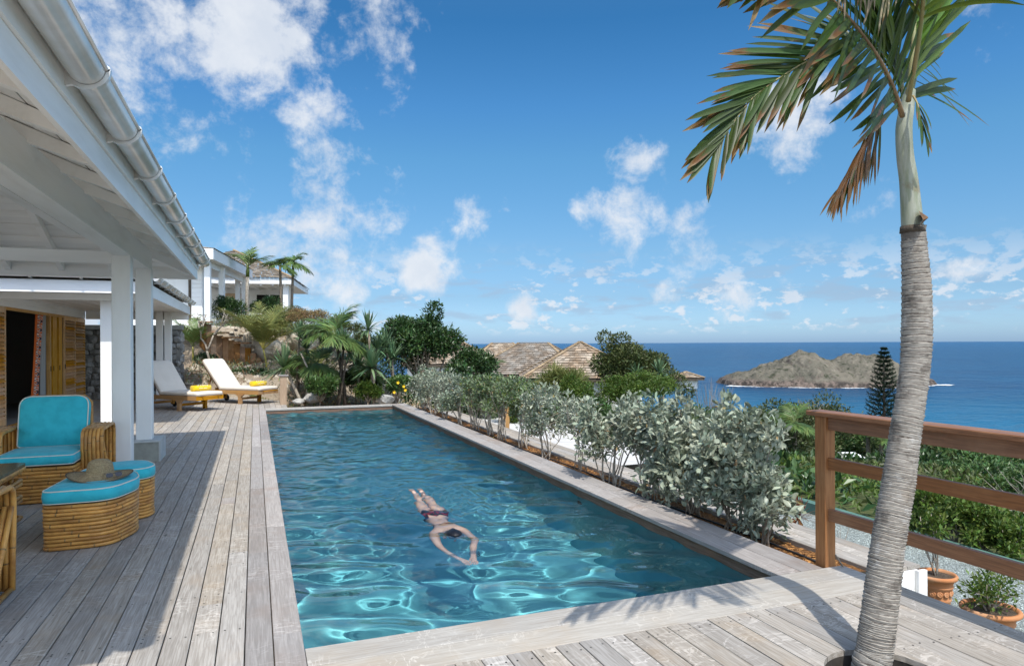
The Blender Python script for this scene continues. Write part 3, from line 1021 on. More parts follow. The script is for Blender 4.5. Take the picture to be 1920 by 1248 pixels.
M_cane = bamboo_mat()
M_cane_dk = mat('cane_dark', (0.10, 0.05, 0.022), (0.16, 0.08, 0.03), scale=20, rough=0.4, objr=0.2)
M_node = mat('cane_node', (0.20, 0.10, 0.035), (0.42, 0.25, 0.10), scale=30, rough=0.5, isl=0.3)
M_turq = mat('turquoise_canvas', (0.040, 0.50, 0.58), (0.032, 0.43, 0.51), scale=9, rough=0.85, bump=0.55, bscale=5.5, sheen=0.15, bdist=0.03)
M_pipe = mat('cream_piping', (0.72, 0.68, 0.58), rough=0.8)
M_creamfab = mat('cream_canvas', (0.74, 0.67, 0.58), (0.70, 0.63, 0.54), scale=4, rough=0.9, bump=0.12, bscale=9)
M_teak = wood_mat('teak', (0.50, 0.27, 0.09), (0.36, 0.18, 0.055), (0.56, 0.34, 0.14), axis=0, rough=0.5, scuff=0, objr=0.1)
M_black = mat('black_rubber', (0.02, 0.02, 0.02), rough=0.5)


def node_rings(mb, path, r, every=0.34):
    L = 0
    nxt = random.uniform(0.08, every)
    P = [Vector(p) for p in path]
    for a, b_ in zip(P, P[1:]):
        d = (b_ - a).length
        if d > 1e-5 and L + d > nxt and d > 0.02:
            q = a.lerp(b_, min(1, (nxt - L) / d))
            t = (b_ - a).normalized()
            mb.tube([q - t * 0.006, q - t * .0015, q + t * .0015, q + t * 0.006], [r * 0.99, r * 1.09, r * 1.09, r * .99], 8, cap=False)
            nxt = L + random.uniform(every * .7, every * 1.5)
        L += d


def cane(path, r, parent, closed=False, n=8, name='cane', m=None, rings=None):
    o = MB().tube(path, r, n, closed=closed).build(name, m or M_cane, parent, smooth=True)
    if rings is not None:
        node_rings(rings, list(path) + ([path[0]] if closed else []), r)
    return o


def piping(poly, z, parent, r=0.006):
    return MB().tube([(p[0], p[1], z) for p in poly], r, 6, closed=True).build('piping', M_pipe, parent, smooth=True)


def subdiv_poly(poly, seg=0.07):
    out = []
    k = len(poly)
    for i in range(k):
        a, b_ = Vector(poly[i]), Vector(poly[(i + 1) % k])
        n_ = max(1, int((b_ - a).length / seg))
        out += [tuple(a.lerp(b_, j / n_)) for j in range(n_)]
    return out


def ottoman(loc, pts, label):
    root = empty('rattan_ottoman', loc, label=label, cat='ottoman', group='turquoise rattan ottomans')
    poly = subdiv_poly(round_poly([(p[0] - loc[0], p[1] - loc[1]) for p in pts], [0.10, 0.16, 0.14, 0.16, 0.12][:len(pts)], 6))
    rings = MB()
    for k in range(12):
        z = 0.018 + k * 0.0293
        pp = inset(poly, 0.016 + random.uniform(-.002, .002) + 0.003 * math.sin(k * .5))
        cane([(p[0], p[1], z + 0.0015 * math.sin(9 * p[0] + k)) for p in pp], 0.0147, root, closed=True, rings=rings)
    rings.build('cane_nodes', M_node, root, smooth=True, kind='stuff')
    ip = inset(poly, 0.03)
    MB().prism(ip, 0.01, 0.355).build('core', M_cane_dk, root)
    cu = cushion_mesh(poly, 0.362, 0.468, dome=0.022).build('cushion', M_turq, root, smooth=True)
    piping(inset(poly, 0.004), 0.463, cu)
    piping(inset(poly, 0.004), 0.368, cu, 0.004)
    return root


ottoman((-1.25, 6.6, 0), [(-1.565, 6.20), (-1.07, 6.20), (-0.925, 6.62), (-1.02, 7.02), (-1.50, 6.93)], 'turquoise cushioned rattan ottoman with the straw hat on it')
ottoman((-1.2, 7.25, 0), [(-1.50, 6.97), (-0.95, 7.06), (-0.875, 7.25), (-1.02, 7.62), (-1.42, 7.50)], 'turquoise cushioned rattan ottoman nearer the white posts, without a hat')


def armchair(loc, rz, label):
    root = empty('rattan_armchair', loc, rz, label=label, cat='armchair', group='rattan lounge chairs with turquoise cushions')
    rings = MB()
    W2, D0, D1 = 0.34, 0.0, 0.80
    # base hoops under the seat (front faces -Y)
    for k in range(10):
        z = 0.025 + k * 0.036
        pts = subdiv_poly(round_poly([(-W2, D1), (-W2, D0), (W2, D0), (W2, D1)], 0.05, 4), 0.1)
        cane([(p[0], p[1] + .02, z) for p in pts], 0.0185, root, closed=True, rings=rings)
    MB().box(-W2 + .03, W2 - .03, .05, D1, 0.02, 0.375).build('core', M_cane_dk, root)
    # arms: six bent canes side by side each
    for sg in (-1, 1):
        for k in range(6):
            x = sg * (W2 + 0.025 + k * 0.036)
            sh = 0.010 * math.cos(k * 1.3)
            p = [(x, 0.33, 0.02), (x, 0.31 + sh, 0.25), (x, 0.29 + sh, 0.50), (x, 0.29 + sh, 0.60), (x, 0.315, 0.66), (x, 0.37, 0.69), (x, 0.60, 0.695),
                 (x, 0.88, 0.70), (x, 0.95, 0.685), (x, 0.985, 0.62), (x, 0.98, 0.35), (x, 0.97, 0.02)]
            cane(p, 0.0185, root, rings=rings)
        for k in range(2, 6):
            x = sg * (W2 + 0.025 + k * 0.036)
            cane([(x, 0.34, 0.56), (x, 0.45, 0.40), (x, 0.60, 0.20), (x, 0.66, 0.05)], 0.017, root, rings=rings)
        cane([(sg * (W2 + 0.2), 0.33, 0.03), (sg * (W2 + 0.2), 0.97, 0.03)], 0.017, root, rings=rings)
    # back frame
    for k in range(3):
        s_ = 0.345 - k * 0.012
        y0_, y1_ = 0.77 + k * .034, 0.93 + k * .034
        pts = [(-s_, y0_, 0.36), (-s_, (y0_ + y1_) / 2, 0.75), (-s_ + .015, y1_ - .01, 0.95), (-s_ + 0.08, y1_, 1.015), (0, y1_, 1.02), (s_ - 0.08, y1_, 1.015), (s_ - .015, y1_ - .01, 0.95), (s_, (y0_ + y1_) / 2, 0.75), (s_, y0_, 0.36)]
        cane(pts, 0.019, root, m=M_cane_dk if k == 2 else M_cane)
    for k in range(5):
        x = -0.24 + k * .12
        cane([(x, 0.80, 0.38), (x, 0.945, 1.0)], 0.015, root, m=M_cane_dk)
    rings.build('cane_nodes', M_node, root, smooth=True, kind='stuff')
    # cushions
    sp = subdiv_poly(round_poly([(-W2 - .005, -0.005), (W2 + .005, -0.005), (W2 + .005, 0.70), (-W2 - .005, 0.70)], 0.05, 5), 0.1)
    sc = cushion_mesh(sp, 0.385, 0.485, dome=0.03).build('seat_cushion', M_turq, root, smooth=True)
    piping(inset(sp, .004), 0.48, sc)
    piping(inset(sp, .004), 0.391, sc, .005)
    bp = subdiv_poly(round_poly([(-0.33, 0), (0.33, 0), (0.335, 0.57), (-0.335, 0.57)], [0.05, 0.05, 0.13, 0.13], 8), 0.07)
    mb = cushion_mesh(bp, -0.07, 0.075, dome=0.07, edge=0.03)
    T = Matrix.Translation((0, 0.745, 0.47)) @ Matrix.Rotation(math.radians(-13), 4, 'X') @ Matrix.Rotation(PI / 2, 4, 'X')
    # local z -> front (-Y)
    mb.v = [tuple(T @ Vector(p)) for p in mb.v]
    bc = mb.build('back_cushion', M_turq, root, smooth=True)
    for zz in (0.068, -0.06):
        pm = MB().tube([tuple(T @ Vector((p[0], p[1], zz))) for p in inset(bp, .006)], 0.0065, 6, closed=True)
        pm.build('piping', M_pipe, bc, smooth=True)
    return root


armchair((-2.09, 8.12, 0), 0.0, 'rattan armchair with turquoise cushions facing the pool terrace by the posts')
armchair((-2.02, 5.60, 0), PI, 'rattan armchair whose looped cane arm pokes in at the lower left')

# ---- table at the left edge
tb = empty('rattan_table', (-2.35, 6.75, 0), label='rattan coffee table with olive glass top beside the armchair', cat='table')
tp = subdiv_poly(round_poly([(-0.5, -0.5), (0.43, -0.5), (0.43, 0.55), (-0.5, 0.55)], 0.09, 5), 0.12)
MB().prism(tp, 0.525, 0.55).build('tabletop', mat('olive_glass', (0.12, 0.125, 0.055), (0.095, 0.10, 0.045), rough=0.18, spec=0.5), tb)
rings = MB()
for z, ins in ((0.508, 0.01), (0.478, 0.035)):
    cane([(p[0], p[1], z) for p in inset(tp, ins)], 0.016, tb, closed=True, rings=rings)
for z in (0.40, 0.365, 0.255, 0.22, 0.07):
    ip = inset(tp, 0.035)
    cane([(p[0], p[1], z) for p in ip], 0.017, tb, closed=True, rings=rings)
for (x, y) in ((0.33, -0.40), (0.33, 0.45), (-0.4, -0.4), (-0.4, 0.45)):
    for dx in (0, 0.04):
        o = cane([(x - dx, y, 0.0), (x - dx, y, 0.47)], 0.017, tb, name='leg')
rings.build('cane_nodes', M_node, tb, smooth=True, kind='stuff')

# ---- straw hat and sunglasses
m, nt = new_mat('straw')
tc = nt.n('ShaderNodeTexCoord').outputs['Object']
n1 = nt.noise(tc, 90, 3, 0.7)
n2 = nt.noise(nt.vmath('MULTIPLY', tc, (1, 1, 5)), 45, 3, 0.6)
vo = nt.n('ShaderNodeTexVoronoi', {'Vector': nt.vmath('MULTIPLY', tc, (1, 1, 2.2)), 'Scale': 95.0})
col = nt.mix(nt.maprange(nt.math('MULTIPLY', nt.math('ADD', n1, n2), 0.5), 0.36, 0.64), (0.46, 0.35, 0.19), (0.24, 0.165, 0.08))
b_ = nt.n('ShaderNodeBsdfPrincipled', {'Base Color': col, 'Roughness': 0.8})
bp = nt.n('ShaderNodeBump', {'Strength': 0.8, 'Distance': 0.006, 'Height': vo.outputs['Distance']})
nt.t.links.new(bp.outputs[0], b_.inputs['Normal'])
finish(nt, b_)
hat = MB()
prof = [(0.242, 0.004), (0.24, 0.010), (0.20, 0.004), (0.15, 0.008), (0.115, 0.022), (0.103, 0.045), (0.098, 0.075), (0.088, 0.115), (0.066, 0.137), (0.035, 0.145), (0.001, 0.147)]
hat.lathe(prof, 40)
hat.v = [(x, y * 0.92, z + (0.018 * max(0, math.hypot(x, y) - 0.14) / 0.1 * math.cos(2 * math.atan2(y, x) + .5)) + (0.004 if math.hypot(x, y) > .2 else 0)) for x, y, z in hat.v]
hatp = [(r, z - 0.004) for r, z in prof]
ho = hat.build('straw_hat', MATS['straw'], None, smooth=True, loc=(-1.225, 6.60, 0.497), rz=0.3, label='woven straw sun hat lying on the near ottoman', cat='hat')
ho.rotation_euler = (0.05, 0.02, 0.3)
band = MB()
band.tube([(0.242 * math.cos(a), 0.242 * .92 * math.sin(a), 0.012 + .018 * .102 / .1 * math.cos(2 * a + .5)) for a in np.linspace(0, 2 * PI, 41)[:-1]], 0.006, 6, closed=True)
band.build('brim_edge', mat('brim_edge_fabric', (0.14, 0.10, 0.06), rough=0.8), ho, smooth=True)
sg_ = empty('sunglasses', (-1.10, 6.475, 0.522), 0.42, label='dark sunglasses resting on the brim of the straw hat', cat='sunglasses')
M_lens = mat('dark_lens', (0.02, 0.018, 0.02), rough=0.08, spec=0.7)
for sx_ in (-1, 1):
    l = MB()
    pl_ = round_poly([(sx_ * 0.008, -0.016), (sx_ * 0.058, -0.018), (sx_ * 0.062, 0.02), (sx_ * 0.008, 0.021)][::sx_], 0.016, 4)
    l.prism(pl_, 0, 0.003)
    lo = l.build('lens', M_lens, sg_)
    lo.rotation_euler = (1.0, 0, 0)
    MB().tube([(sx_ * .063, 0.008, 0.016), (sx_ * .066, 0.03, 0.015), (sx_ * .05, 0.12, 0.005)], 0.0025, 6).build('temple', M_lens, sg_, smooth=True)
MB().tube([(-.012, 0.008, .012), (0, .01, .015), (.012, .008, .012)], 0.003, 6).build('bridge', M_lens, sg_, smooth=True)


# ---- sun loungers
def lounger(loc, rz, label):
    root = empty('sun_lounger', loc, rz, label=label, cat='sun lounger', group='teak sun loungers with cream mattresses')
    root.scale = (1.13, 1.13, 1.13)
    W2 = 0.34
    fr = MB()
    for s_ in (-1, 1):
        MB().beam((0.05, s_ * (W2 - .02), 0.275), (2.0, s_ * (W2 - .02), 0.275), 0.04, 0.09, c=0.004).build('side_rail', M_teak, root)
        # foot leg with curved brackets
        lg = MB()
        y0_ = s_ * (W2 - .02)
        pr = [(1.40, 0), (1.485, 0), (1.485, 0.16), (1.50, 0.19), (1.545, 0.215), (1.545, 0.231), (1.34, 0.231), (1.34, 0.215), (1.385, 0.19), (1.40, 0.16)]
        vs = [(x, y0_ - .03, z) for x, z in pr] + [(x, y0_ + .03, z) for x, z in pr]
        k = len(pr)
        lg.add(vs, [tuple(range(k)), tuple(range(2 * k - 1, k - 1, -1))] + [(i, i + k, (i + 1) % k + k, (i + 1) % k) for i in range(k)])
        lg.build('leg', M_teak, root)
        MB().box(0.32, 0.40, y0_ - .025, y0_ + .025, 0.06, 0.231).build('leg', M_teak, root)
        wh = MB()
        wh.lathe([(0.0, -0.018), (0.07, -0.018), (0.078, -0.012), (0.078, 0.012), (0.07, 0.018), (0.0, 0.018)], 18)
        w_ = wh.build('wheel', M_black, root, smooth=False, loc=(0.36, s_ * (W2 + .03), 0.078))
        w_.rotation_euler = (PI / 2, 0, 0)
    MB().box(1.42, 1.465, -W2 + .05, W2 - .05, 0.10, 0.15).build('crossbar', M_teak, root)
    MB().box(0.34, 0.38, -W2 + .04, W2 - .04, 0.10, 0.15).build('crossbar', M_teak, root)
    MB().box(1.97, 2.01, -W2 + .001, W2 - .001, 0.235, 0.318).build('end_rail', M_teak, root)
    for k in range(9):
        x = 0.86 + k * 0.125
        MB().box(x, x + 0.09, -W2 + .05, W2 - .05, 0.305, 0.322).build('slat', M_teak, root)
    MB().tube([(2.02, -.2, 0.30), (2.12, -.17, 0.315), (2.12, .17, 0.315), (2.02, .2, 0.30)], 0.014, 6).build('handle', M_teak, root, smooth=True)
    A = math.radians(50)
    hx, hz = 0.80, 0.315
    T = Matrix.Translation((hx, 0, hz)) @ Matrix.Rotation(PI + A, 4, 'Y')
    # backrest frame: local +x runs up the back
    T = Matrix.Translation((hx, 0, hz)) @ Matrix(((-math.cos(A), 0, math.sin(A), 0), (0, 1, 0, 0), (math.sin(A), 0, math.cos(A), 0), (0, 0, 0, 1)))
    bf = MB()
    for s_ in (-1, 1):
        bf.box(0, 0.86, s_ * 0.27 - .02, s_ * .27 + .02, -0.03, 0.005, M=T)
    for k in range(6):
        bf.box(0.05 + k * .15, .13 + k * .15, -.29, .29, 0.007, .02, M=T)
    bf.build('backrest', M_teak, root)
    for s_ in (-.2, .2):
        MB().beam(tuple(T @ Vector((0.5, s_, -.03))), (0.30, s_, 0.27), 0.03, 0.03).build('prop', M_teak, root)
    # mattress: one bent body
    mp = subdiv_poly(round_poly([(0.0, -W2 + .01), (1.22, -W2 + .01), (1.22, W2 - .01), (0.0, W2 - .01)], [0.02, 0.06, 0.06, 0.02], 5), 0.2)
    mt = cushion_mesh(mp, 0.323, 0.40, dome=0.012)
    mt.v = [(x + hx, y, z) for x, y, z in mt.v]
    mo = mt.build('mattress', M_creamfab, root, smooth=True)
    bp_ = subdiv_poly(round_poly([(0.0, -W2 + .01), (0.90, -W2 + .01), (0.90, W2 - .01), (0.0, W2 - .01)], [0.02, 0.09, 0.09, 0.02], 5), 0.2)
    bm = cushion_mesh(bp_, 0.022, 0.10, dome=0.012)
    bm.v = [tuple(T @ Vector((x, -y, z))) for x, y, z in bm.v]
    bo = bm.build('back_mattress', M_creamfab, root, smooth=True)
    MB().tube([tuple(T @ Vector((p[0], -p[1], 0.03))) for p in inset(bp_, .002)], 0.006, 6, closed=True).build('piping', mat('taupe_piping', (0.30, 0.24, 0.20), rough=.8) if 'taupe_piping' not in MATS else MATS['taupe_piping'], bo, smooth=True)
    MB().tube([(p[0] + hx, p[1], 0.332) for p in inset(mp, .002)], 0.006, 6, closed=True).build('piping', MATS['taupe_piping'], mo, smooth=True)
    return root


LA = math.atan2(-0.74, 0.67)
AX = Vector((math.cos(LA), math.sin(LA), 0))
SIDE = Vector((-math.sin(LA), math.cos(LA), 0))        # towards the far side (+Y, +X)


def lounger_at(legpt, rz, label):
    ax = Vector((math.cos(rz), math.sin(rz), 0))
    sd = Vector((-math.sin(rz), math.cos(rz), 0))
    o = Vector((legpt[0], legpt[1], 0)) - ax * 1.44 * 1.13 + sd * 0.32 * 1.13
    return lounger(o, rz, label), o, ax, sd


L1 = lounger_at((-1.72, 18.3), LA, 'teak sun lounger partly behind the white posts, half in shade')
L2 = lounger_at((-0.38, 19.75), LA + 0.1, 'teak sun lounger in full sun nearest the garden bed')


M_yellow = mat('yellow_towelling', (0.86, 0.60, 0.008), (0.80, 0.54, 0.006), scale=30, rough=0.95, bump=0.5, bscale=160, sheen=0.3)
M_print = mat('white_print', (0.85, 0.84, 0.80), rough=0.8)


def text_mesh(txt, size, name, m_, parent, M):
    cu = bpy.data.curves.new(name, 'FONT')
    cu.body = txt
    cu.size = size
    cu.align_x = 'CENTER'
    cu.align_y = 'CENTER'
    cu.extrude = 0.0008
    cu.resolution_u = 2
    tmp = bpy.data.objects.new(name, cu)
    COL.objects.link(tmp)
    dg = bpy.context.evaluated_depsgraph_get()
    me = bpy.data.meshes.new_from_object(tmp.evaluated_get(dg))
    bpy.data.objects.remove(tmp)
    bpy.data.curves.remove(cu)
    me.transform(M)
    me.materials.clear()
    me.materials.append(m_)
    o = bpy.data.objects.new(name, me)
    COL.objects.link(o)
    o.parent = parent
    return o


def towel(L, rz, label):
    root_o, o, ax, sd = L
    p = o + ax * 1.66 * 1.13 + sd * 0.05
    t = MB()
    n_ = 20
    # rolled towel: flattened spiral section, axis across the lounger
    sec = []
    for i in range(n_):
        a = 2 * PI * i / n_
        sec.append((0.078 * math.copysign(abs(math.cos(a)) ** .8, math.cos(a)), 0.058 + 0.056 * math.copysign(abs(math.sin(a)) ** .8, math.sin(a))))
    vs, fs = [], []
    ys = (-0.215, -0.208, -0.1, 0.1, 0.208, 0.215)
    for j, y in enumerate(ys):
        k = 0.86 if j in (0, 5) else 1.0
        for (x, z) in sec:
            vs.append((x * k, y, 0.058 + (z - 0.058) * k))
    for j in range(5):
        for i in range(n_):
            fs.append((j * n_ + i, j * n_ + (i + 1) % n_, (j + 1) * n_ + (i + 1) % n_, (j + 1) * n_ + i))
    fs += [tuple(range(n_ - 1, -1, -1)), tuple(5 * n_ + i for i in range(n_))]
    t.add(vs, fs)
    to = t.build('rolled_towel', M_yellow, None, smooth=True, loc=(p.x, p.y, 0.464), rz=rz, label=label, cat='towel', group='rolled yellow towels on the loungers')
    to.scale = (1.15, 1.15, 1.25)
    fl = MB().tube([(0.05, -0.2, 0.112), (0.05, 0.2, 0.112)], 0.006, 5).build('fold_edge', M_yellow, to, smooth=True)
    # lettering on the side that faces the pool end
    def place(txt, size, ang):
        x, z = 0.0795 * math.cos(ang) + .001, 0.058 + 0.058 * math.sin(ang) + .001
        M = Matrix.Translation((x, 0, z)) @ Matrix.Rotation(PI / 2, 4, 'Z') @ Matrix.Rotation(PI / 2 - max(0, ang - .2) * .6, 4, 'X')
        return text_mesh(txt, size, 'lettering', M_print, to, M)
    place('G A N I E', 0.066, 0.75)
    for k in range(9):
        if k != 4:
            MB().box(0.0795, 0.0812, -0.10 + k * .022, -0.084 + k * .022, 0.052, 0.062).build('printed_bar', M_print, to)
    return to


towel(L1, LA, 'rolled yellow towel on the half shaded lounger by the posts')
towel(L2, LA + 0.1, 'rolled yellow towel on the fully sunlit lounger')

# ---- short timber newel post at the deck's far edge
nw = empty('newel_post', (0.70, 19.1, 0), label='short weathered timber post at the far edge of the deck', cat='post')
M_post_w = wood_mat('weathered_post', (0.42, 0.29, 0.18), (0.30, 0.19, 0.11), (0.36, 0.30, 0.25), axis=2, scuff=0)
MB().beam((0, 0, 0), (0, 0, 0.76), 0.17, 0.13, up=(0, 1, 0), c=0.008).build('shaft', M_post_w, nw)
MB().beam((-.125, 0, .775), (.125, 0, .765), 0.19, 0.03, c=0.006).build('cap', M_coping, nw)

# ---- railing on the right
rl = empty('timber_railing', (3.83, 1.2, 0), label='brown hardwood railing with three rails behind the palm trunk', cat='railing')
for yy in (3.80, 1.75, -0.3):
    MB().beam((0, yy - 1.2, -0.35), (0, yy - 1.2, 1.065), 0.095, 0.10, up=(0, 1, 0), c=0.006).build('post', M_rail_v, rl)
MB().beam((0, 3.90 - 1.2, 1.085), (0, -1.9, 1.085), 0.15, 0.034, c=0.006).build('handrail', M_rail, rl)
MB().beam((0.0, 3.80 - 1.2 - .05, 1.02), (0.0, -1.9, 1.02), 0.045, 0.095, c=0.005).build('rail', M_rail, rl)
for z in (0.735, 0.37):
    for a, b_ in ((3.75, 1.80), (1.70, -0.25)):
        MB().beam((-0.005, a - 1.2, z), (-0.005, b_ - 1.2, z), 0.042, 0.085, c=0.005).build('rail', M_rail, rl)


# ---- the swimmer
def skin_body(name, joints, links, mats, levels=2):
    me = bpy.data.meshes.new(name)
    names = list(joints)
    me.from_pydata([joints[k][0] for k in names], [(names.index(a), names.index(b)) for a, b in links], [])
    o = bpy.data.objects.new(name, me)
    COL.objects.link(o)
    md = o.modifiers.new('skin', 'SKIN')
    md.use_smooth_shade = True
    md.branch_smoothing = 0.6
    sv = me.skin_vertices[0].data
    for i, k in enumerate(names):
        r = joints[k][1]
        sv[i].radius = r if isinstance(r, tuple) else (r, r)
        sv[i].use_root = (i == 0)
    s2 = o.modifiers.new('sub', 'SUBSURF')
    s2.levels = s2.render_levels = levels
    dg = bpy.context.evaluated_depsgraph_get()
    ev = bpy.data.meshes.new_from_object(o.evaluated_get(dg))
    bpy.data.objects.remove(o)
    ev.name = name
    ev.polygons.foreach_set('use_smooth', np.ones(len(ev.polygons), bool))
    for m_ in mats:
        ev.materials.append(m_)
    return ev


M_skin = mat('skin', (0.66, 0.45, 0.34), (0.58, 0.37, 0.27), scale=6, rough=0.5, sss=0.1)
M_hair = mat('dark_hair', (0.004, 0.005, 0.009), (0.010, 0.010, 0.014), scale=30, rough=0.35, stretch=(1, 0.1, 1), bump=0.4, bscale=80)
M_bikini = mat('dark_bikini', (0.015, 0.014, 0.018), (0.30, 0.02, 0.03), scale=30, rough=0.7, lo=.52, hi=.58)
SWP = empty('person', (1.70, 6.36, -0.365), label='dark haired swimmer gliding under the pool surface with arms stretched ahead', cat='person')


SWP.scale = (0.98, 1.1, 1.05)


def Sp(x, y, z):        # body frame: +y towards the hands, +x to the swimmer's right seen from above, z up
    ca, sa = math.cos(SANG), math.sin(SANG)
    return (x * ca - y * sa, x * sa + y * ca, z)


SANG = PI - 0.05
J = {}
J['pelvis'] = (Sp(0, -0.38, 0.09), (0.145, 0.10))
J['waist'] = (Sp(0, -0.20, 0.06), (0.115, 0.085))
J['chest'] = (Sp(0, 0.02, 0.09), (0.135, 0.095))
J['neckb'] = (Sp(0, 0.17, 0.12), (0.065, 0.055))
J['head0'] = (Sp(0, 0.27, 0.17), (0.075, 0.085))
J['head1'] = (Sp(0, 0.36, 0.18), (0.088, 0.10))
J['head2'] = (Sp(0, 0.43, 0.155), (0.06, 0.07))
links = [('pelvis', 'waist'), ('waist', 'chest'), ('chest', 'neckb'), ('neckb', 'head0'), ('head0', 'head1'), ('head1', 'head2')]
for s_, q in ((-1, 'l'), (1, 'r')):
    J['sh' + q] = (Sp(s_ * 0.152, 0.13, 0.10), 0.056)
    J['el' + q] = (Sp(s_ * 0.178, 0.43, 0.03), 0.040)
    J['fa' + q] = (Sp(s_ * 0.135, 0.60, 0.0), 0.036)
    J['wr' + q] = (Sp(s_ * 0.085, 0.735, -0.025), (0.027, 0.022))
    J['pa' + q] = (Sp(s_ * 0.050, 0.815, -0.04), (0.034, 0.015))
    J['hip' + q] = (Sp(s_ * 0.075, -0.47, 0.10), 0.088)
    J['th' + q] = (Sp(s_ * 0.068, -0.68, 0.14), 0.075)
    J['kn' + q] = (Sp(s_ * 0.056, -0.90, 0.165), 0.052)
    J['ca' + q] = (Sp(s_ * 0.054, -1.05, 0.175), 0.054)
    J['an' + q] = (Sp(s_ * 0.046, -1.29, 0.205), 0.032)
    J['he' + q] = (Sp(s_ * 0.046, -1.34, 0.22), 0.032)
    J['fo' + q] = (Sp(s_ * 0.050, -1.43, 0.20), (0.036, 0.022))
    J['to' + q] = (Sp(s_ * 0.052, -1.52, 0.165), (0.032, 0.012))
    links += [('chest', 'sh' + q), ('sh' + q, 'el' + q), ('el' + q, 'fa' + q), ('fa' + q, 'wr' + q), ('wr' + q, 'pa' + q), ('pelvis', 'hip' + q), ('hip' + q, 'th' + q), ('th' + q, 'kn' + q),
              ('kn' + q, 'ca' + q), ('ca' + q, 'an' + q), ('an' + q, 'he' + q), ('he' + q, 'fo' + q), ('fo' + q, 'to' + q)]
    # four fingers and a thumb
    for f, (dx, ln) in enumerate(((0.026, 0.072), (0.009, 0.085), (-0.008, 0.080), (-0.024, 0.062))):
        bx = s_ * (0.050 - 0.010) + s_ * dx
        J['f%d%s' % (f, q)] = (Sp(bx, 0.850, -0.042), 0.0088)
        J['g%d%s' % (f, q)] = (Sp(bx - s_ * 0.010, 0.850 + ln * .55, -0.048), 0.0080)
        J['h%d%s' % (f, q)] = (Sp(bx - s_ * 0.020, 0.850 + ln, -0.060), 0.0066)
        links += [('pa' + q, 'f%d%s' % (f, q)), ('f%d%s' % (f, q), 'g%d%s' % (f, q)), ('g%d%s' % (f, q), 'h%d%s' % (f, q))]
    J['t0' + q] = (Sp(s_ * 0.033, 0.780, -0.038), 0.012)
    J['t1' + q] = (Sp(s_ * 0.012, 0.815, -0.045), 0.0095)
    J['t2' + q] = (Sp(s_ * 0.004, 0.845, -0.050), 0.0078)
    links += [('wr' + q, 't0' + q), ('t0' + q, 't1' + q), ('t1' + q, 't2' + q)]
bm = skin_body('body', J, links, [M_skin], 1)
body = bpy.data.objects.new('body', bm)
COL.objects.link(body)
body.parent = SWP
body.cycles.is_caustics_receiver = True


def shell(name, src, test, off, m_, parent):
    vn = np.zeros(len(src.vertices) * 3, np.float32)
    co = vn.copy()
    src.vertices.foreach_get('co', co)
    co = co.reshape(-1, 3)
    nr = np.array([v.normal[:] for v in src.vertices])
    fs = [tuple(p.vertices) for p in src.polygons if test(p.center)]
    used = sorted({i for f in fs for i in f})
    mp_ = {i: k for k, i in enumerate(used)}
    mb = MB()
    mb.add([tuple(co[i] + nr[i] * off) for i in used], [tuple(mp_[i] for i in f) for f in fs])
    o = mb.build(name, m_, parent, smooth=True)
    o.cycles.is_caustics_receiver = True
    return o


def inv(c):
    ca, sa = math.cos(-SANG), math.sin(-SANG)
    return (c.x * ca - c.y * sa, c.x * sa + c.y * ca, c.z)


shell('bikini_bottom', bm, lambda c: (lambda p: -0.50 < p[1] < -0.34 and abs(p[0]) < 0.22)(inv(c)), 0.006, M_bikini, SWP)
shell('bikini_top', bm, lambda c: (lambda p: -0.07 < p[1] < -0.015 and abs(p[0]) < 0.2)(inv(c)), 0.005, M_bikini, SWP)
shell('hair', bm, lambda c: (lambda p: p[1] > 0.24 and abs(p[0]) < 0.14 and p[1] < 0.52 and p[2] > 0.12)(inv(c)), 0.014, M_hair, SWP)
fc = MB()
for s_ in (-1, 1):
    fc.lathe([(0.0, -.02), (0.016, -.012), (0.02, 0), (0.015, .014), (0.0, .02)], 8, c=Sp(s_ * 0.092, 0.345, 0.11))
fc.build('ear', M_skin, SWP, smooth=True)
MB().lathe([(0.0, -.02), (0.012, -.01), (0.015, 0), (0.0, .02)], 8, c=Sp(0, 0.37, 0.045)).build('nose', M_skin, SWP, smooth=True)
M_bangle = mat('bangle_metal', (0.30, 0.26, 0.20), rough=0.3, metal=0.8)
for s_ in (-1, 1):
    for t in (0.0, 0.12, 0.24) if s_ < 0 else (0.05, 0.18):
        c = Vector(Sp(s_ * 0.098, 0.712, -0.02)).lerp(Vector(Sp(s_ * 0.125, 0.645, -0.01)), t * 3)
        ax_ = (Vector(Sp(s_ * 0.085, 0.735, -0.025)) - Vector(Sp(s_ * 0.135, 0.60, 0.0))).normalized()
        u_ = ax_.cross(Vector((0, 0, 1))).normalized()
        w_ = ax_.cross(u_)
        MB().tube([tuple(c + (u_ * math.cos(a) + w_ * math.sin(a)) * 0.041) for a in np.linspace(0, 2 * PI, 17)[:-1]], 0.004, 6, closed=True).build('bracelet', M_bangle, SWP, smooth=True)
# ================================================================ land, sea, island
def sstep(a, b, x):
    t = np.clip((x - a) / (b - a), 0, 1)
    return t * t * (3 - 2 * t)


def vnoise(x, y, seed=0, octs=4, scale=1.0):
    """smooth value noise built from rotated sines (cheap, tile-free enough for land forms)"""
    r = np.random.default_rng(seed)
    z = np.zeros_like(np.asarray(x, float))
    amp, f = 1.0, 1.0 / scale
    for o in range(octs):
        for k in range(4):
            th, ph = r.uniform(0, 2 * PI), r.uniform(0, 2 * PI)
            z = z + amp * 0.35 * np.sin(f * (x * math.cos(th) + y * math.sin(th)) * r.uniform(.8, 1.3) + ph + 1.3 * np.sin(f * .6 * (y * math.cos(th) - x * math.sin(th)) + ph))
        amp *= 0.5
        f *= 2.05
    return z


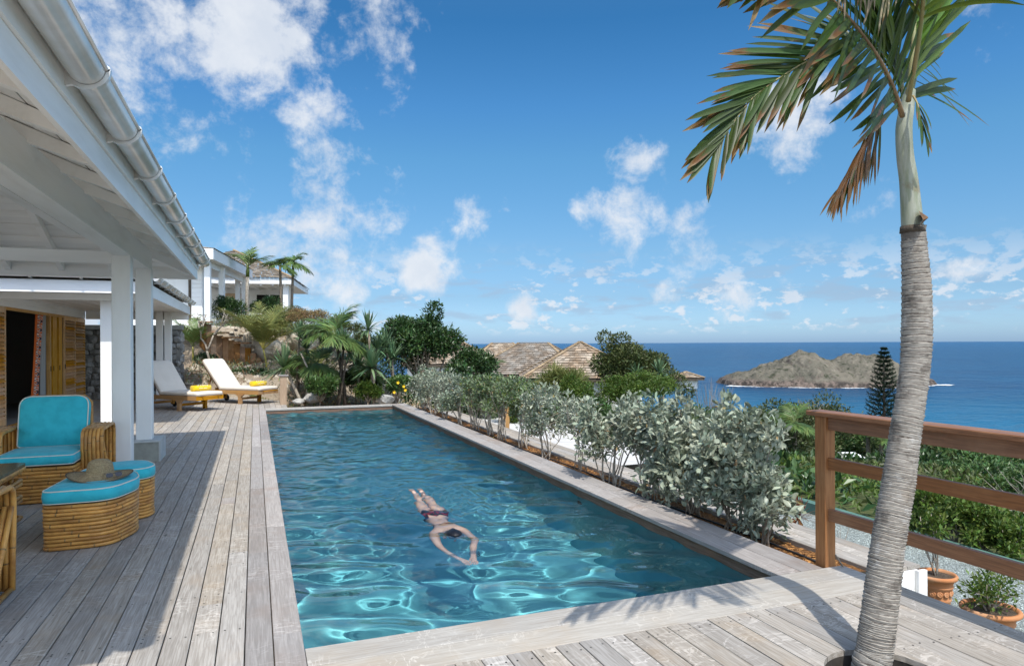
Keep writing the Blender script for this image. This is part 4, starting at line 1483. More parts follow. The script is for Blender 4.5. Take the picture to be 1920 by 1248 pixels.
def ground(x, y):
    x = np.asarray(x, float)
    y = np.asarray(y, float)
    D = np.hypot(x, y)
    az = np.degrees(np.arctan2(x, np.maximum(y, 0.01)))
    low = np.where(y < 9, -1.05, -1.05 + 0.5 * sstep(9, 12.5, y))
    z0 = -0.16 + (low + 0.16) * sstep(3.95, 4.5, x)
    z0 = np.where(x < 3.95, -0.16, z0)
    slope = 0.06 + 0.105 * sstep(14, 42, az)
    far = -slope * np.clip(D - 13, 0, 62) - 0.55 * np.maximum(0, D - 75)
    far = far * sstep(3, 7, x) + (1 - sstep(3, 7, x)) * np.where(D > 60, -0.5 * (D - 60), 0)
    bank = 0.95 * sstep(20.5, 25.0, y) + 1.35 * sstep(25.5, 26.2, y)
    slope_ = 2.28 * sstep(21.0, 28.5, y)
    k_ = sstep(-0.6, 0.9, x)
    hill = (bank * (1 - k_) + slope_ * k_) * (1 - sstep(1.5, 8.5, x))
    z = z0 + far + hill + 0.08 * vnoise(x, y, 5, 3, 2.5) * sstep(8, 14, D) * sstep(18.4, 20.5, y + 4 * sstep(5, 9, x))
    z = np.where((x < 3.8) & (y < 18.2), -2.7, z)
    z = np.where((x < 0.85) & (y < 22.3), -2.7, z)
    z = np.where((x < -2.0) & (y < 24.2), -2.7, z)
    return np.maximum(z, -66)


def gz(x, y):
    return float(ground(x, y))


def spaced(a, b, c0, c1, step, far):
    """grid lines: fine between c0 and c1, coarser outside"""
    L = list(np.arange(c0, c1, step))
    s, v = step, c1
    R = []
    while v < b:
        R.append(v)
        s = min(s * 1.12, far)
        v += s
    s, v = step, c0 - step
    Lf = []
    while v > a:
        Lf.append(v)
        s = min(s * 1.12, far)
        v -= s
    return np.array(Lf[::-1] + L + R)


gx_ = spaced(-60, 260, -3, 12, 0.25, 8)
gy_ = spaced(-60, 260, -2, 30, 0.25, 8)
GX, GY = np.meshgrid(gx_, gy_)
V = np.stack([GX, GY, ground(GX, GY)], -1).reshape(-1, 3)
idx = np.arange(len(gx_) * len(gy_)).reshape(len(gy_), len(gx_))
Q = np.stack([idx[:-1, :-1], idx[:-1, 1:], idx[1:, 1:], idx[1:, :-1]], -1).reshape(-1, 4)
M_soil = mat('dry_soil', (0.25, 0.19, 0.135), (0.34, 0.28, 0.21), scale=1.3, rough=0.95, bump=0.9, bscale=14, bdist=0.05, detail=7)
m_, nt = new_mat('slope_ground')
pos_ = nt.n('ShaderNodeNewGeometry').outputs['Position']
sx_ = nt.n('ShaderNodeSeparateXYZ', {0: pos_})
g1 = nt.noise(pos_, 1.1, 7, 0.65)
g2 = nt.noise(pos_, 9.0, 5, 0.65)
soil_ = nt.mix(nt.maprange(g1, .35, .65), (0.25, 0.19, 0.135), (0.36, 0.30, 0.225))
soil_ = nt.mix(nt.math('MULTIPLY', nt.maprange(g2, .5, .7), .6), soil_, (0.13, 0.10, 0.07))
cov_ = nt.mix(nt.maprange(g2, .38, .62), (0.055, 0.075, 0.025), (0.10, 0.11, 0.045))
cov_ = nt.mix(nt.math('MULTIPLY', nt.maprange(g1, .58, .72), .7), cov_, (0.24, 0.19, 0.13))
colr_ = nt.mix(nt.maprange(nt.math('ADD', sx_.outputs[0], nt.math('MULTIPLY', nt.math('SUBTRACT', g1, .5), 3.0)), 6.4, 8.2), soil_, cov_)
b_ = nt.n('ShaderNodeBsdfPrincipled', {'Base Color': colr_, 'Roughness': .95, 'Specular IOR Level': .1})
bp = nt.n('ShaderNodeBump', {'Strength': .9, 'Distance': .06, 'Height': g2})
nt.t.links.new(bp.outputs[0], b_.inputs['Normal'])
finish(nt, b_)
M_soil = m_
MB().quads(V, Q).build('hillside', M_soil, None, smooth=True, kind='structure')

# sea
m, nt = new_mat('sea_water')
geo = nt.n('ShaderNodeNewGeometry').outputs['Position']
big = nt.noise(nt.vmath('MULTIPLY', geo, (1, 1, 0)), 0.004, 4, 0.6)
isl_c = (760.0, 760.0, -60.0)
dcoast = nt.vmath('LENGTH', nt.vmath('MULTIPLY', geo, (1, 1, 0)))
shal = nt.maprange(nt.math('ADD', dcoast, nt.math('MULTIPLY', nt.math('SUBTRACT', big, 0.5), 500.0)), 1050.0, 560.0)
shal = nt.math('MULTIPLY', shal, 0.42)
deep = nt.mix(nt.maprange(big, 0.35, 0.65), (0.001, 0.036, 0.100), (0.002, 0.058, 0.135))
col = nt.mix(shal, deep, (0.008, 0.175, 0.29))
farb = nt.maprange(dcoast, 2500.0, 16000.0)
col = nt.mix(nt.math('MULTIPLY', farb, 0.4), col, (0.004, 0.075, 0.20))
b_ = nt.n('ShaderNodeBsdfPrincipled', {'Base Color': col, 'Roughness': 0.28, 'IOR': 1.33, 'Specular IOR Level': 0.35})
w1 = nt.noise(nt.vmath('MULTIPLY', geo, (0.55, 1.0, 0)), 0.10, 5, 0.62, 0.4)
w2 = nt.noise(nt.vmath('MULTIPLY', geo, (0.7, 1.0, 0)), 0.022, 5, 0.6, 0.4)
bp = nt.n('ShaderNodeBump', {'Strength': 1.0, 'Distance': 6.0, 'Height': nt.math('ADD', nt.math('MULTIPLY', w1, 0.6), nt.math('MULTIPLY', w2, 1.6))})
nt.t.links.new(bp.outputs[0], b_.inputs['Normal'])
finish(nt, b_)
SEA = -60.0
MB().add([(-60000, -3000, SEA), (60000, -3000, SEA), (60000, 60000, SEA), (-60000, 60000, SEA)], [(0, 1, 2, 3)]).build('sea', m, None, kind='structure')

# island: two rounded humps with a cliff foot
D_I = 960.0
ic = at(1572, 700, D_I)
IR = Vector((math.cos(YAW), -math.sin(YAW), 0))       # to the right in the view
IF = Vector((math.sin(YAW), math.cos(YAW), 0))        # away
PXM = D_I / 1280.0
nu, nv = 300, 140
us = np.linspace(-205, 215, nu) * PXM
vs_ = np.linspace(-75, 150, nv)
U, W_ = np.meshgrid(us, vs_)
prof_u = np.array([-200, -188, -170, -140, -100, -75, -60, -30, -5, 12, 35, 60, 85, 105, 130, 160, 185, 205]) * PXM
prof_h = np.array([0, 6, 15, 29, 46, 55, 54, 47, 40, 44, 52, 55, 53, 48, 40, 22, 8, 0]) * PXM * 0.99
top_ = np.interp(U, prof_u, prof_h)
# front hump (left) sits nearer; the right hump's ridge lies further back
ridge = np.interp(U, np.array([-200, -60, 10, 90, 205]) * PXM, [20, 18, 55, 70, 60])
front = np.interp(U, np.array([-200, -150, -60, 60, 140, 205]) * PXM, [0, -30, -55, -62, -30, 10])
t = np.where(W_ < ridge, (W_ - front) / np.maximum(ridge - front, 1), 1 - (W_ - ridge) / 85.0)
t = np.clip(t, 0, 1)
shape = np.sin(t * PI / 2) ** 0.85
h = top_ * shape
rough_ = vnoise(U, W_, 11, 6, 26) * 4.4 + 3.6 * np.abs(vnoise(U, W_, 12, 5, 8)) - 2.5
gul = np.abs(np.sin(U * 0.055 + 1.2 * vnoise(U, W_, 13, 2, 50))) ** 0.5
h = h * (0.84 + 0.16 * gul) + rough_ * np.clip(h / 10, 0, 1) + 6.0 * sstep(0.3, 2.0, h) - 1.5
P3 = np.stack([ic.x + IR.x * U + IF.x * W_, ic.y + IR.y * U + IF.y * W_, SEA + h], -1).reshape(-1, 3)
idx = np.arange(nu * nv).reshape(nv, nu)
Q = np.stack([idx[:-1, :-1], idx[:-1, 1:], idx[1:, 1:], idx[1:, :-1]], -1).reshape(-1, 4)
m, nt = new_mat('island_ground')
geo = nt.n('ShaderNodeNewGeometry')
pos = geo.outputs['Position']
sepn = nt.n('ShaderNodeSeparateXYZ', {0: geo.outputs['Normal']}).outputs['Z']
sepz = nt.n('ShaderNodeSeparateXYZ', {0: pos}).outputs['Z']
n1 = nt.noise(pos, 0.03, 6, 0.62)
n2 = nt.noise(pos, 0.12, 6, 0.7)
col = nt.mix(nt.maprange(n1, 0.38, 0.62), (0.215, 0.190, 0.145), (0.150, 0.138, 0.105))
col = nt.mix(nt.math('MULTIPLY', nt.maprange(n2, 0.53, 0.64), 0.85), col, (0.055, 0.062, 0.035))
col = nt.mix(nt.math('MULTIPLY', nt.maprange(n2, 0.42, 0.33), 0.6), col, (0.32, 0.275, 0.215))
rock = nt.math('MAXIMUM', nt.maprange(sepn, 0.72, 0.45), nt.maprange(nt.math('ADD', sepz, nt.math('MULTIPLY', nt.math('SUBTRACT', n1, .5), -14.0)), SEA + 12.0, SEA + 6.0))
col = nt.mix(nt.math('MULTIPLY', rock, 0.92), col, nt.mix(nt.maprange(n2, 0.42, 0.6), (0.055, 0.045, 0.040), (0.25, 0.19, 0.155)))
b_ = nt.n('ShaderNodeBsdfPrincipled', {'Base Color': col, 'Roughness': 0.95, 'Specular IOR Level': 0.1})
bp = nt.n('ShaderNodeBump', {'Strength': 1.0, 'Distance': 7.0, 'Height': n2})
nt.t.links.new(bp.outputs[0], b_.inputs['Normal'])
finish(nt, b_)
MB().quads(P3, Q).build('island', m, None, smooth=True, kind='structure')
# surf along the island's foot
M_foam = mat('surf_foam_white', (0.82, 0.84, 0.85), rough=0.9)
fo = MB()
for k in range(420):
    uu_ = random.uniform(-205, 206) * PXM
    fw = float(np.interp(uu_, np.array([-205, -150, -60, 60, 140, 208]) * PXM, [2, -30, -55, -62, -30, 12]))
    end_ = max(0.0, (abs(uu_ / PXM) - 165) / 40)
    fw += random.uniform(-5, 3) - end_ * random.uniform(0, 14) + 3 * math.sin(uu_ * .12)
    if random.random() > 0.45 + 0.55 * end_ + 0.25 * math.sin(uu_ * .07):
        continue
    c = Vector((ic.x, ic.y, SEA + 0.25)) + IR * uu_ + IF * (fw - 1)
    L_, w_ = random.uniform(3, 9) * (1 + .6 * end_), random.uniform(1.0, 2.6) * (1 + 3.5 * end_)
    a = random.uniform(-.3, .3)
    pts = []
    for j in range(7):
        an = 2 * PI * j / 7
        r_ = random.uniform(.6, 1.1)
        pts.append(c + IR * (math.cos(an) * L_ * r_) + IF * (math.sin(an) * w_ * r_) + Vector((0, 0, random.uniform(0, .3))))
    fo.add(pts, [tuple(range(7))])
fo.build('surf_foam', M_foam, None, kind='stuff')

# ================================================================ bed, walkway, gravel on the right
M_mulch = mat('bark_mulch', (0.30, 0.135, 0.04), (0.15, 0.07, 0.026), scale=38, rough=0.95, bump=1.0, bscale=55, bdist=0.03, detail=6)
MB().quads(*(lambda X, Y: (np.stack([X, Y, -0.13 + 0.012 * vnoise(X * 9, Y * 9, 3, 3, 1.0)], -1).reshape(-1, 3),
           (lambda I: np.stack([I[:-1, :-1], I[:-1, 1:], I[1:, 1:], I[1:, :-1]], -1).reshape(-1, 4))(np.arange(X.size).reshape(X.shape))))(
           *np.meshgrid(np.linspace(3.765, 4.285, 14), np.linspace(3.86, 18.1, 260)))).build('mulch_bed', M_mulch, None, smooth=True, kind='structure')
ch = MB()
M_chip = mat('bark_chips', (0.42, 0.20, 0.06), (0.24, 0.11, 0.035), scale=30, rough=0.9, isl=0.45)
n = 5200
cc = np.stack([RNG.uniform(3.77, 4.27, n), 3.95 + (RNG.uniform(0, 1, n) ** 1.5) * 14, np.full(n, -0.118)], -1)
a = RNG.uniform(0, 2 * PI, n)
d = np.stack([np.cos(a), np.sin(a), RNG.uniform(-.25, .35, n)], -1) * RNG.uniform(.010, .026, n)[:, None]
s = np.stack([-np.sin(a), np.cos(a), RNG.uniform(-.5, .5, n)], -1) * RNG.uniform(.003, .007, n)[:, None]
ch.quads(np.stack([cc - d - s, cc + d - s, cc + d + s, cc - d + s], 1).reshape(-1, 3), np.arange(4 * n).reshape(n, 4)).build('bark_chips', M_chip, None, kind='stuff')
cb_ = empty('bed_edging', (4.31, 0, 0), label='weathered timber edging board along the hedge bed', cat='edging')
for a_, b_ in ((3.6, 7.4), (7.4, 11.2), (11.2, 14.9), (14.9, 18.1)):
    MB().beam((0, a_ + .003, -0.20), (0, b_ - .003, -0.20), 0.045, 0.22, c=0.004).build('board', M_deck, cb_)
tag(MB().tube([(4.06 + 0.03 * math.sin(y * 1.7), y, -0.108) for y in np.arange(4.1, 17.9, 0.25)], 0.009, 6).build('irrigation_hose', M_black, None, smooth=True), 'black irrigation hose lying in the bark mulch under the hedge', 'hose')

wk = empty('walkway', (0, 0, 0), kind='structure')
for i in range(4):
    x0 = 4.45 + i * 0.143
    y = 4.0
    while y < 17.6:
        y2 = min(17.6, y + random.choice((3.3, 4.1, 4.8)) + random.uniform(-.3, .3))
        if 17.6 - y2 < 0.8: y2 = 17.6
        plank(M_deck, x0, x0 + 0.143, y + .001, y2 - .001, wk, z=-0.20)
        y = y2
MB().box(4.455, 4.478, 4.01, 17.6, -0.36, -0.231).build('fascia', M_rail, wk)
MB().box(4.995, 5.018, 4.01, 17.6, -0.36, -0.231).build('fascia', M_rail, wk)
for i in range(4):
    MB().box(4.46, 4.98, 3.985, 4.008, -0.385 - i * 0.155, -0.234 - i * 0.155).build('riser_board', M_white_x, wk)
MB().box(4.94, 5.035, 3.95, 3.982, -1.03, -0.232).build('corner_board', M_white, wk)
lowp = MB()
for i in range(3):
    plank(M_deck, 3.97 + i * .143, 3.97 + (i + 1) * .143, 2.2, 3.85, wk, z=-0.33)

M_gravel = mat('grey_green_gravel', (0.40, 0.44, 0.41), (0.20, 0.225, 0.21), scale=38, rough=0.95, bump=1.0, bscale=60, bdist=0.03, detail=3, lo=.4, hi=.6)
MB().add([(3.96, -6, -1.0), (7.9, -6, -1.0), (7.9, 9.6, -1.0), (3.96, 9.6, -1.0)], [(0, 1, 2, 3)]).build('gravel_yard', M_gravel, None, kind='structure')
n = 26000
cc = np.stack([RNG.uniform(4.6, 7.78, n), RNG.uniform(2.2, 9.4, n), np.full(n, -0.998)], -1)
r = RNG.uniform(.006, .014, n)
a = RNG.uniform(0, 2 * PI, n)
vv_ = []
for k in range(3):
    vv_.append(cc + np.stack([np.cos(a + k * 2.1) * r, np.sin(a + k * 2.1) * r, RNG.uniform(-.002, .006, n)], -1))
vv_.append(cc + np.stack([np.zeros(n), np.zeros(n), r * 0.9], -1))
Vg = np.stack(vv_, 1).reshape(-1, 3)
I = np.arange(n)[:, None] * 4
Tq = np.concatenate([I + np.array([[0, 1, 3]]), I + np.array([[1, 2, 3]]), I + np.array([[2, 0, 3]])])
M_peb = mat('gravel_stones', (0.44, 0.49, 0.46), (0.28, 0.31, 0.30), scale=3, rough=0.9, isl=0.45)
MB().quads(Vg, Tq).build('gravel', M_peb, None, kind='stuff')
M_kerb = mat('green_painted_kerb', (0.10, 0.20, 0.16), (0.075, 0.15, 0.12), scale=5, rough=0.8, bump=0.2)
kb = MB()
kp = [(7.82, -2.0), (7.84, 2.0), (7.86, 5.2), (7.90, 7.0), (7.93, 8.2), (7.85, 9.6), (7.5, 11.2)]
for a_, b_ in zip(kp, kp[1:]):
    kb.beam((a_[0], a_[1], -0.96), (b_[0], b_[1], -0.96), 0.15, 0.24)
tag(kb.build('low_wall', M_kerb, None), 'low green painted kerb wall curving round the gravel yard', 'wall')
# pale path seen through the hedge
MB().quads(*(lambda X, Y: (np.stack([X, Y, -0.38 + 0.0 * X], -1).reshape(-1, 3),
           (lambda I: np.stack([I[:-1, :-1], I[:-1, 1:], I[1:, 1:], I[1:, :-1]], -1).reshape(-1, 4))(np.arange(X.size).reshape(X.shape))))(
           *np.meshgrid(np.linspace(5.25, 6.9, 4), np.linspace(9.7, 17.8, 8)))).build('path', mat('pale_path', (0.62, 0.60, 0.56), (0.52, 0.50, 0.47), scale=3, rough=0.9, bump=0.2), None, kind='structure')

# ================================================================ terracotta pots
M_terra = mat('terracotta', (0.50, 0.20, 0.075), (0.56, 0.30, 0.16), scale=4, rough=0.85, bump=0.2, bscale=60, detail=6)
M_potsoil = mat('pot_soil', (0.07, 0.05, 0.035), (0.12, 0.09, 0.06), scale=40, rough=1, bump=1, bscale=60)


def pot(loc, R, H, label):
    root = empty('terracotta_pot', loc, label=label, cat='pot', group='terracotta pots on the gravel')
    prof = [(R * .55, 0), (R * .60, H * .02), (R * .66, H * .30), (R * .70, H * .33), (R * .70, H * .37), (R * .67, H * .40), (R * .74, H * .66), (R * .79, H * .68), (R * .79, H * .71), (R * .76, H * .73),
            (R * .82, H * .86), (R * .93, H * .88), (R * 1.0, H * .92), (R * 1.0, H * .97), (R * .95, H), (R * .86, H), (R * .82, H * .93)]
    MB().lathe(prof, 36).build('body', M_terra, root, smooth=True)
    MB().lathe([(R * .83, H * .93), (R * .5, H * .95), (0.001, H * .945)], 24).build('soil', M_potsoil, root)
    me = None
    for k in range(14):
        a = 2 * PI * k / 14
        if me is None:
            rb = MB()
            rb.lathe([(0.026, 0), (0.028, 0.006), (0.018, 0.010), (0.016, 0.006), (0.008, 0.013), (0.0005, 0.014)], 10)
            o = rb.build('rosette', M_terra, root, smooth=True)
            me = o.data
        else:
            o = bpy.data.objects.new('rosette', me)
            COL.objects.link(o)
            o.parent = root
        z = H * .54
        rr = R * .705
        o.location = (rr * math.cos(a), rr * math.sin(a), z)
        o.rotation_euler = (0, PI / 2 - .12, a)
    return root


p1_ = at(1755, 1100, 6.6)
pot((p1_.x, p1_.y, -1.0), 0.185, 0.36, 'terracotta pot with a leggy plant beside the white riser boards')
p2_ = at(1857, 1150, 5.75)
pot((p2_.x, p2_.y, -1.0), 0.225, 0.36, 'wide terracotta pot with a small leafy shrub nearer the railing')
# ================================================================ plants
def leaf_mat(name, c1, c2, rough=0.5, isl=0.35, hue=0.03, transl=0.25, spec=0.4):
    return mat(name, c1, c2, scale=1.7, rough=rough, isl=isl, hue=hue, transl=transl, spec=spec, lo=0.3, hi=0.7, detail=2)


M_lf_silver = leaf_mat('silver_leaf', (0.38, 0.405, 0.305), (0.21, 0.24, 0.155), rough=0.42, isl=0.50, hue=0.025, transl=0.2)
M_lf_sage = leaf_mat('sage_leaf', (0.20, 0.25, 0.14), (0.13, 0.18, 0.08), isl=0.35, transl=0.2)
M_lf_mids = leaf_mat('grey_green_leaf', (0.28, 0.32, 0.24), (0.18, 0.23, 0.15), isl=0.4, transl=0.15)
M_lf_dark = leaf_mat('dark_leaf', (0.062, 0.118, 0.032), (0.032, 0.068, 0.020), rough=0.38, isl=0.5, transl=0.15, spec=0.5)
M_lf_olive = leaf_mat('olive_leaf', (0.105, 0.125, 0.038), (0.06, 0.08, 0.024), isl=0.45, transl=0.2)
M_lf_bright = leaf_mat('bright_leaf', (0.115, 0.175, 0.028), (0.075, 0.125, 0.020), isl=0.4, transl=0.3)
M_lf_mid = leaf_mat('mid_green_leaf', (0.095, 0.165, 0.042), (0.052, 0.105, 0.028), rough=0.4, isl=0.45, transl=0.2)
M_lf_palm = leaf_mat('palm_leaf', (0.135, 0.205, 0.055), (0.085, 0.14, 0.036), rough=0.42, isl=0.3, transl=0.25)
M_lf_areca = leaf_mat('areca_leaf', (0.23, 0.24, 0.065), (0.14, 0.165, 0.045), rough=0.45, isl=0.3, transl=0.25)
M_lf_yucca = leaf_mat('yucca_leaf', (0.15, 0.23, 0.115), (0.09, 0.155, 0.07), rough=0.45, isl=0.3, transl=0.12)
M_lf_dry = leaf_mat('dry_grass_leaf', (0.32, 0.23, 0.10), (0.22, 0.15, 0.07), rough=0.8, isl=0.35, transl=0.2)
M_lf_red = leaf_mat('reddish_leaf', (0.20, 0.065, 0.025), (0.12, 0.05, 0.02), isl=0.3)
M_bark = mat('grey_brown_bark', (0.30, 0.24, 0.18), (0.18, 0.14, 0.10), scale=14, rough=0.9, bump=0.5, bscale=40)
M_bark_lt = mat('pale_bark', (0.42, 0.37, 0.30), (0.28, 0.235, 0.185), scale=18, rough=0.9, bump=0.5, bscale=60)
M_bark_dk = mat('dark_bark', (0.12, 0.095, 0.07), (0.07, 0.055, 0.04), scale=18, rough=0.9, bump=0.5, bscale=60)
M_cane_y = mat('areca_cane', (0.42, 0.36, 0.07), (0.30, 0.27, 0.06), scale=9, rough=0.5)
M_lime = mat('limestone', (0.56, 0.50, 0.40), (0.38, 0.31, 0.22), scale=2.2, rough=0.95, bump=0.8, bscale=7, bdist=0.08, detail=7)
M_lime_w = mat('pale_rock', (0.50, 0.48, 0.44), (0.30, 0.285, 0.26), scale=4, rough=0.95, bump=0.8, bscale=9, bdist=0.05, detail=7)
M_flower_y = mat('yellow_petal', (0.85, 0.55, 0.02), rough=0.6)
M_flower_p = mat('pink_petal', (0.60, 0.10, 0.20), rough=0.6)


def unit(a):
    return a / np.maximum(np.linalg.norm(a, axis=1, keepdims=True), 1e-9)


def add_leaves(mb, C, D, L, W, m=0, fold=0.12, up=None, rng=RNG, hexa=False):
    n = len(C)
    D = unit(D)
    if up is None:
        up = np.tile([0, 0, 1.0], (n, 1)) + rng.normal(0, 0.55, (n, 3))
    S = unit(np.cross(D, up))
    Nn = np.cross(S, D)
    L = np.broadcast_to(np.asarray(L, float), (n,))[:, None]
    W = np.broadcast_to(np.asarray(W, float), (n,))[:, None]
    mid = C + D * L * 0.52
    tip = C + D * L - Nn * L * 0.10
    if hexa:
        q1, q2 = C + D * L * .36 - Nn * L * .01, C + D * L * .74 - Nn * L * .04
        V = np.stack([C, q1 + S * W * .40 + Nn * W * fold, q2 + S * W * .5 + Nn * W * fold, tip, q2 - S * W * .5 + Nn * W * fold, q1 - S * W * .40 + Nn * W * fold], 1).reshape(-1, 3)
        mb.quads(V, np.arange(6 * n).reshape(n, 6), m)
        return
    V = np.stack([C, mid + S * W * .5 + Nn * W * fold, tip, mid - S * W * .5 + Nn * W * fold], 1).reshape(-1, 3)
    mb.quads(V, np.arange(4 * n).reshape(n, 4), m)


def clump_leaves(mb, clumps, n, L, W, m=0, outward=0.8, rng=RNG, shell=0.55, updir=0.35, jitter=0.7, hexa=False):
    """leaves spread through ellipsoid clumps (centre, rx, ry, rz)"""
    vol = np.array([c[1] * c[2] * c[3] for c in clumps]) ** 0.72
    k = rng.choice(len(clumps), n, p=vol / vol.sum())
    cen = np.array([tuple(c[0]) for c in clumps])[k]
    rad = np.array([[c[1], c[2], c[3]] for c in clumps])[k]
    u = unit(rng.normal(0, 1, (n, 3)))
    r = (shell + (1 - shell) * rng.uniform(0, 1, n)) * rng.uniform(0.75, 1.0, n) ** 0.5
    P = cen + u * rad * r[:, None] + rng.normal(0, 0.06, (n, 3)) * rad
    D = u * outward + rng.normal(0, jitter, (n, 3)) + np.array([0, 0, updir])
    add_leaves(mb, P, D, L * rng.uniform(.65, 1.25, n), W * rng.uniform(.7, 1.2, n), m, rng=rng, hexa=hexa)


def limb(mb, a, b, r0, r1, n=5, wob=0.06, segs=5, rng=random):
    a, b = Vector(a), Vector(b)
    L = (b - a).length
    off = Vector((rng.uniform(-1, 1), rng.uniform(-1, 1), rng.uniform(-.3, .3))) * wob * L
    pts = []
    for i in range(segs + 1):
        t = i / segs
        pts.append(a.lerp(b, t) + off * math.sin(PI * t) + Vector((rng.uniform(-1, 1), rng.uniform(-1, 1), 0)) * wob * .25 * L * (0 < i < segs))
    mb.tube(pts, [r0 + (r1 - r0) * i / segs for i in range(segs + 1)], n)
    return pts


def make_clumps(c, R, k, rng, lumps=0.42, flat=0.0):
    """k overlapping clumps making an uneven crown of half sizes R round c"""
    out = []
    for i in range(k):
        u = rng.normal(0, 1, 3)
        u /= np.linalg.norm(u)
        if u[2] < -0.35:
            u[2] *= -0.6
        s = rng.uniform(0.45, 0.80)
        p = np.array(c) + u * np.array(R) * s
        q = lumps * rng.uniform(0.65, 1.15)
        out.append((p, R[0] * q, R[1] * q, R[2] * q * 1.0))
    return out


def tree(name, label, cat, base, crown_c, R, nleaf, L, W, lm, bark=None, tr=0.06, k=14, seed=1, group=None, lumps=0.42, extra=None, trunk_name='trunk', crown_name='crown', shell=0.5, twigs=10):
    rng = np.random.default_rng(seed)
    rnd = random.Random(seed)
    root = empty(name, tuple(base), label=label, cat=cat, group=group)
    b = Vector(base)
    cl = make_clumps(Vector(crown_c) - b, R, k, rng, lumps)
    if extra:
        cl += [(np.array(Vector(e[0]) - b), e[1], e[2], e[3]) for e in extra]
    mb = MB()
    clump_leaves(mb, cl, nleaf, L, W, rng=rng, shell=shell)
    mb.build(crown_name, lm, root)
    tb_ = MB()
    cc = Vector(crown_c) - b
    fork = Vector((0, 0, max(0.05, (cc.z - R[2]) * 0.8 + 0.1 * R[2])))
    limb(tb_, (0, 0, -0.15), fork, tr, tr * .8, 7, 0.04, 4, rnd)
    for c in cl[:twigs]:
        limb(tb_, fork, Vector(c[0]), tr * .55, tr * .15, 5, 0.10, 5, rnd)
    tb_.build(trunk_name, bark or M_bark, root, smooth=True)
    return root


def frond(mb, base, az, el0, length, droop, nl, lfL, lfW, spread=60, m_r=0, m_l=1, rng=random, rr=0.012, vee=0.35, t0=0.14, hang=0.25, twist=0.0):
    """feather leaf: a curved rachis with leaflets both sides"""
    P = [Vector(base)]
    segs = 14
    for i in range(segs):
        t = (i + .5) / segs
        el = el0 - droop * t ** 1.25
        a = az + twist * t
        P.append(P[-1] + Vector((math.cos(el) * math.cos(a), math.cos(el) * math.sin(a), math.sin(el))) * (length / segs))
    mb.tube(P, [rr * (1 - 0.85 * i / segs) for i in range(segs + 1)], 5, m_r)
    C, D, LL, UU = [], [], [], []
    for i in range(nl):
        t = t0 + (1 - t0) * (i + 0.5) / nl
        f = t * segs
        j = min(int(f), segs - 1)
        p = P[j].lerp(P[j + 1], f - j)
        T = (P[j + 1] - P[j]).normalized()
        sd = T.cross(Vector((0, 0, 1)))
        sd = sd.normalized() if sd.length > 1e-3 else Vector((-math.sin(az), math.cos(az), 0))
        up = sd.cross(T)
        an = math.radians(spread * (1 - 0.55 * t))
        for s in (-1, 1):
            d = T * math.cos(an) + (sd * s * math.cos(vee) + up * math.sin(vee)) * math.sin(an) + Vector((0, 0, -hang)) * rng.uniform(.5, 1.4)
            d = d + Vector((rng.uniform(-1, 1), rng.uniform(-1, 1), rng.uniform(-1, 1))) * 0.15
            C.append(p); D.append(d)
            LL.append(lfL * (0.45 + 0.75 * math.sin(PI * min(1, t * .85 + .12))) * rng.uniform(.85, 1.12))
            UU.append(up + d.normalized() * 0.0)
    C = np.array([tuple(c) for c in C]); D = unit(np.array([tuple(d) for d in D])); LL = np.array(LL); UU = np.array([tuple(u) for u in UU])
    n = len(C)
    S = unit(np.cross(D, UU))
    W = lfW
    drop = np.array([0, 0, -1.0])
    rows = []
    for tt, ww in ((0.0, 0.35), (0.35, 1.0), (0.72, 0.75), (1.0, 0.04)):
        c = C + D * (LL * tt)[:, None] + drop * (LL * 0.22 * tt * tt)[:, None]
        rows.append((c - S * W * .5 * ww, c + S * W * .5 * ww))
    V = np.stack([x for r_ in rows for x in r_], 1).reshape(-1, 3)
    I = np.arange(n)[:, None] * 8
    Q = np.concatenate([I + np.array([[2 * k, 2 * k + 1, 2 * k + 3, 2 * k + 2]]) for k in range(3)])
    mb.quads(V, Q, m_l)


def palm(name, label, base, height, lean, nfr, flen, lfL, lfW, lm, tr=0.06, seed=1, group=None, el=(0.2, 1.3), droop=(1.0, 1.7), spread=60, nl=26, bark=None, shaft=None, cat='palm', hang=0.25):
    rnd = random.Random(seed)
    root = empty(name, tuple(base), label=label, cat=cat, group=group)
    top = Vector((lean[0], lean[1], height))
    tb_ = MB()
    pts = [Vector((0, 0, -.1))] + [Vector((lean[0] * t ** 1.5, lean[1] * t ** 1.5, height * t)) for t in (0.25, .5, .75, 1.0)]
    tb_.tube(pts, [tr * 1.25, tr, tr * .95, tr * .9, tr * .85], 8)
    tb_.build('trunk', bark or M_bark, root, smooth=True)
    if shaft:
        MB().tube([top, top + Vector((lean[0] * .15, 0, shaft * .5)), top + Vector((lean[0] * .25, 0, shaft))], [tr * .9, tr * .95, tr * .5], 8).build('crownshaft', M_lf_bright, root, smooth=True)
        top = top + Vector((lean[0] * .25, 0, shaft * .92))
    for i in range(nfr):
        mb = MB()
        e = el[0] + (el[1] - el[0]) * ((i * 0.618) % 1.0)
        frond(mb, top, 2 * PI * i * 0.382 + rnd.uniform(-.3, .3), e, flen * rnd.uniform(.85, 1.1), rnd.uniform(*droop) * (0.6 + .5 * e / 1.3), nl, lfL, lfW, spread, 0, 1, rnd, rr=tr * .22, hang=hang)
        mb.build('frond', [M_cane_y if lm is M_lf_areca else lm, lm], root)
    return root


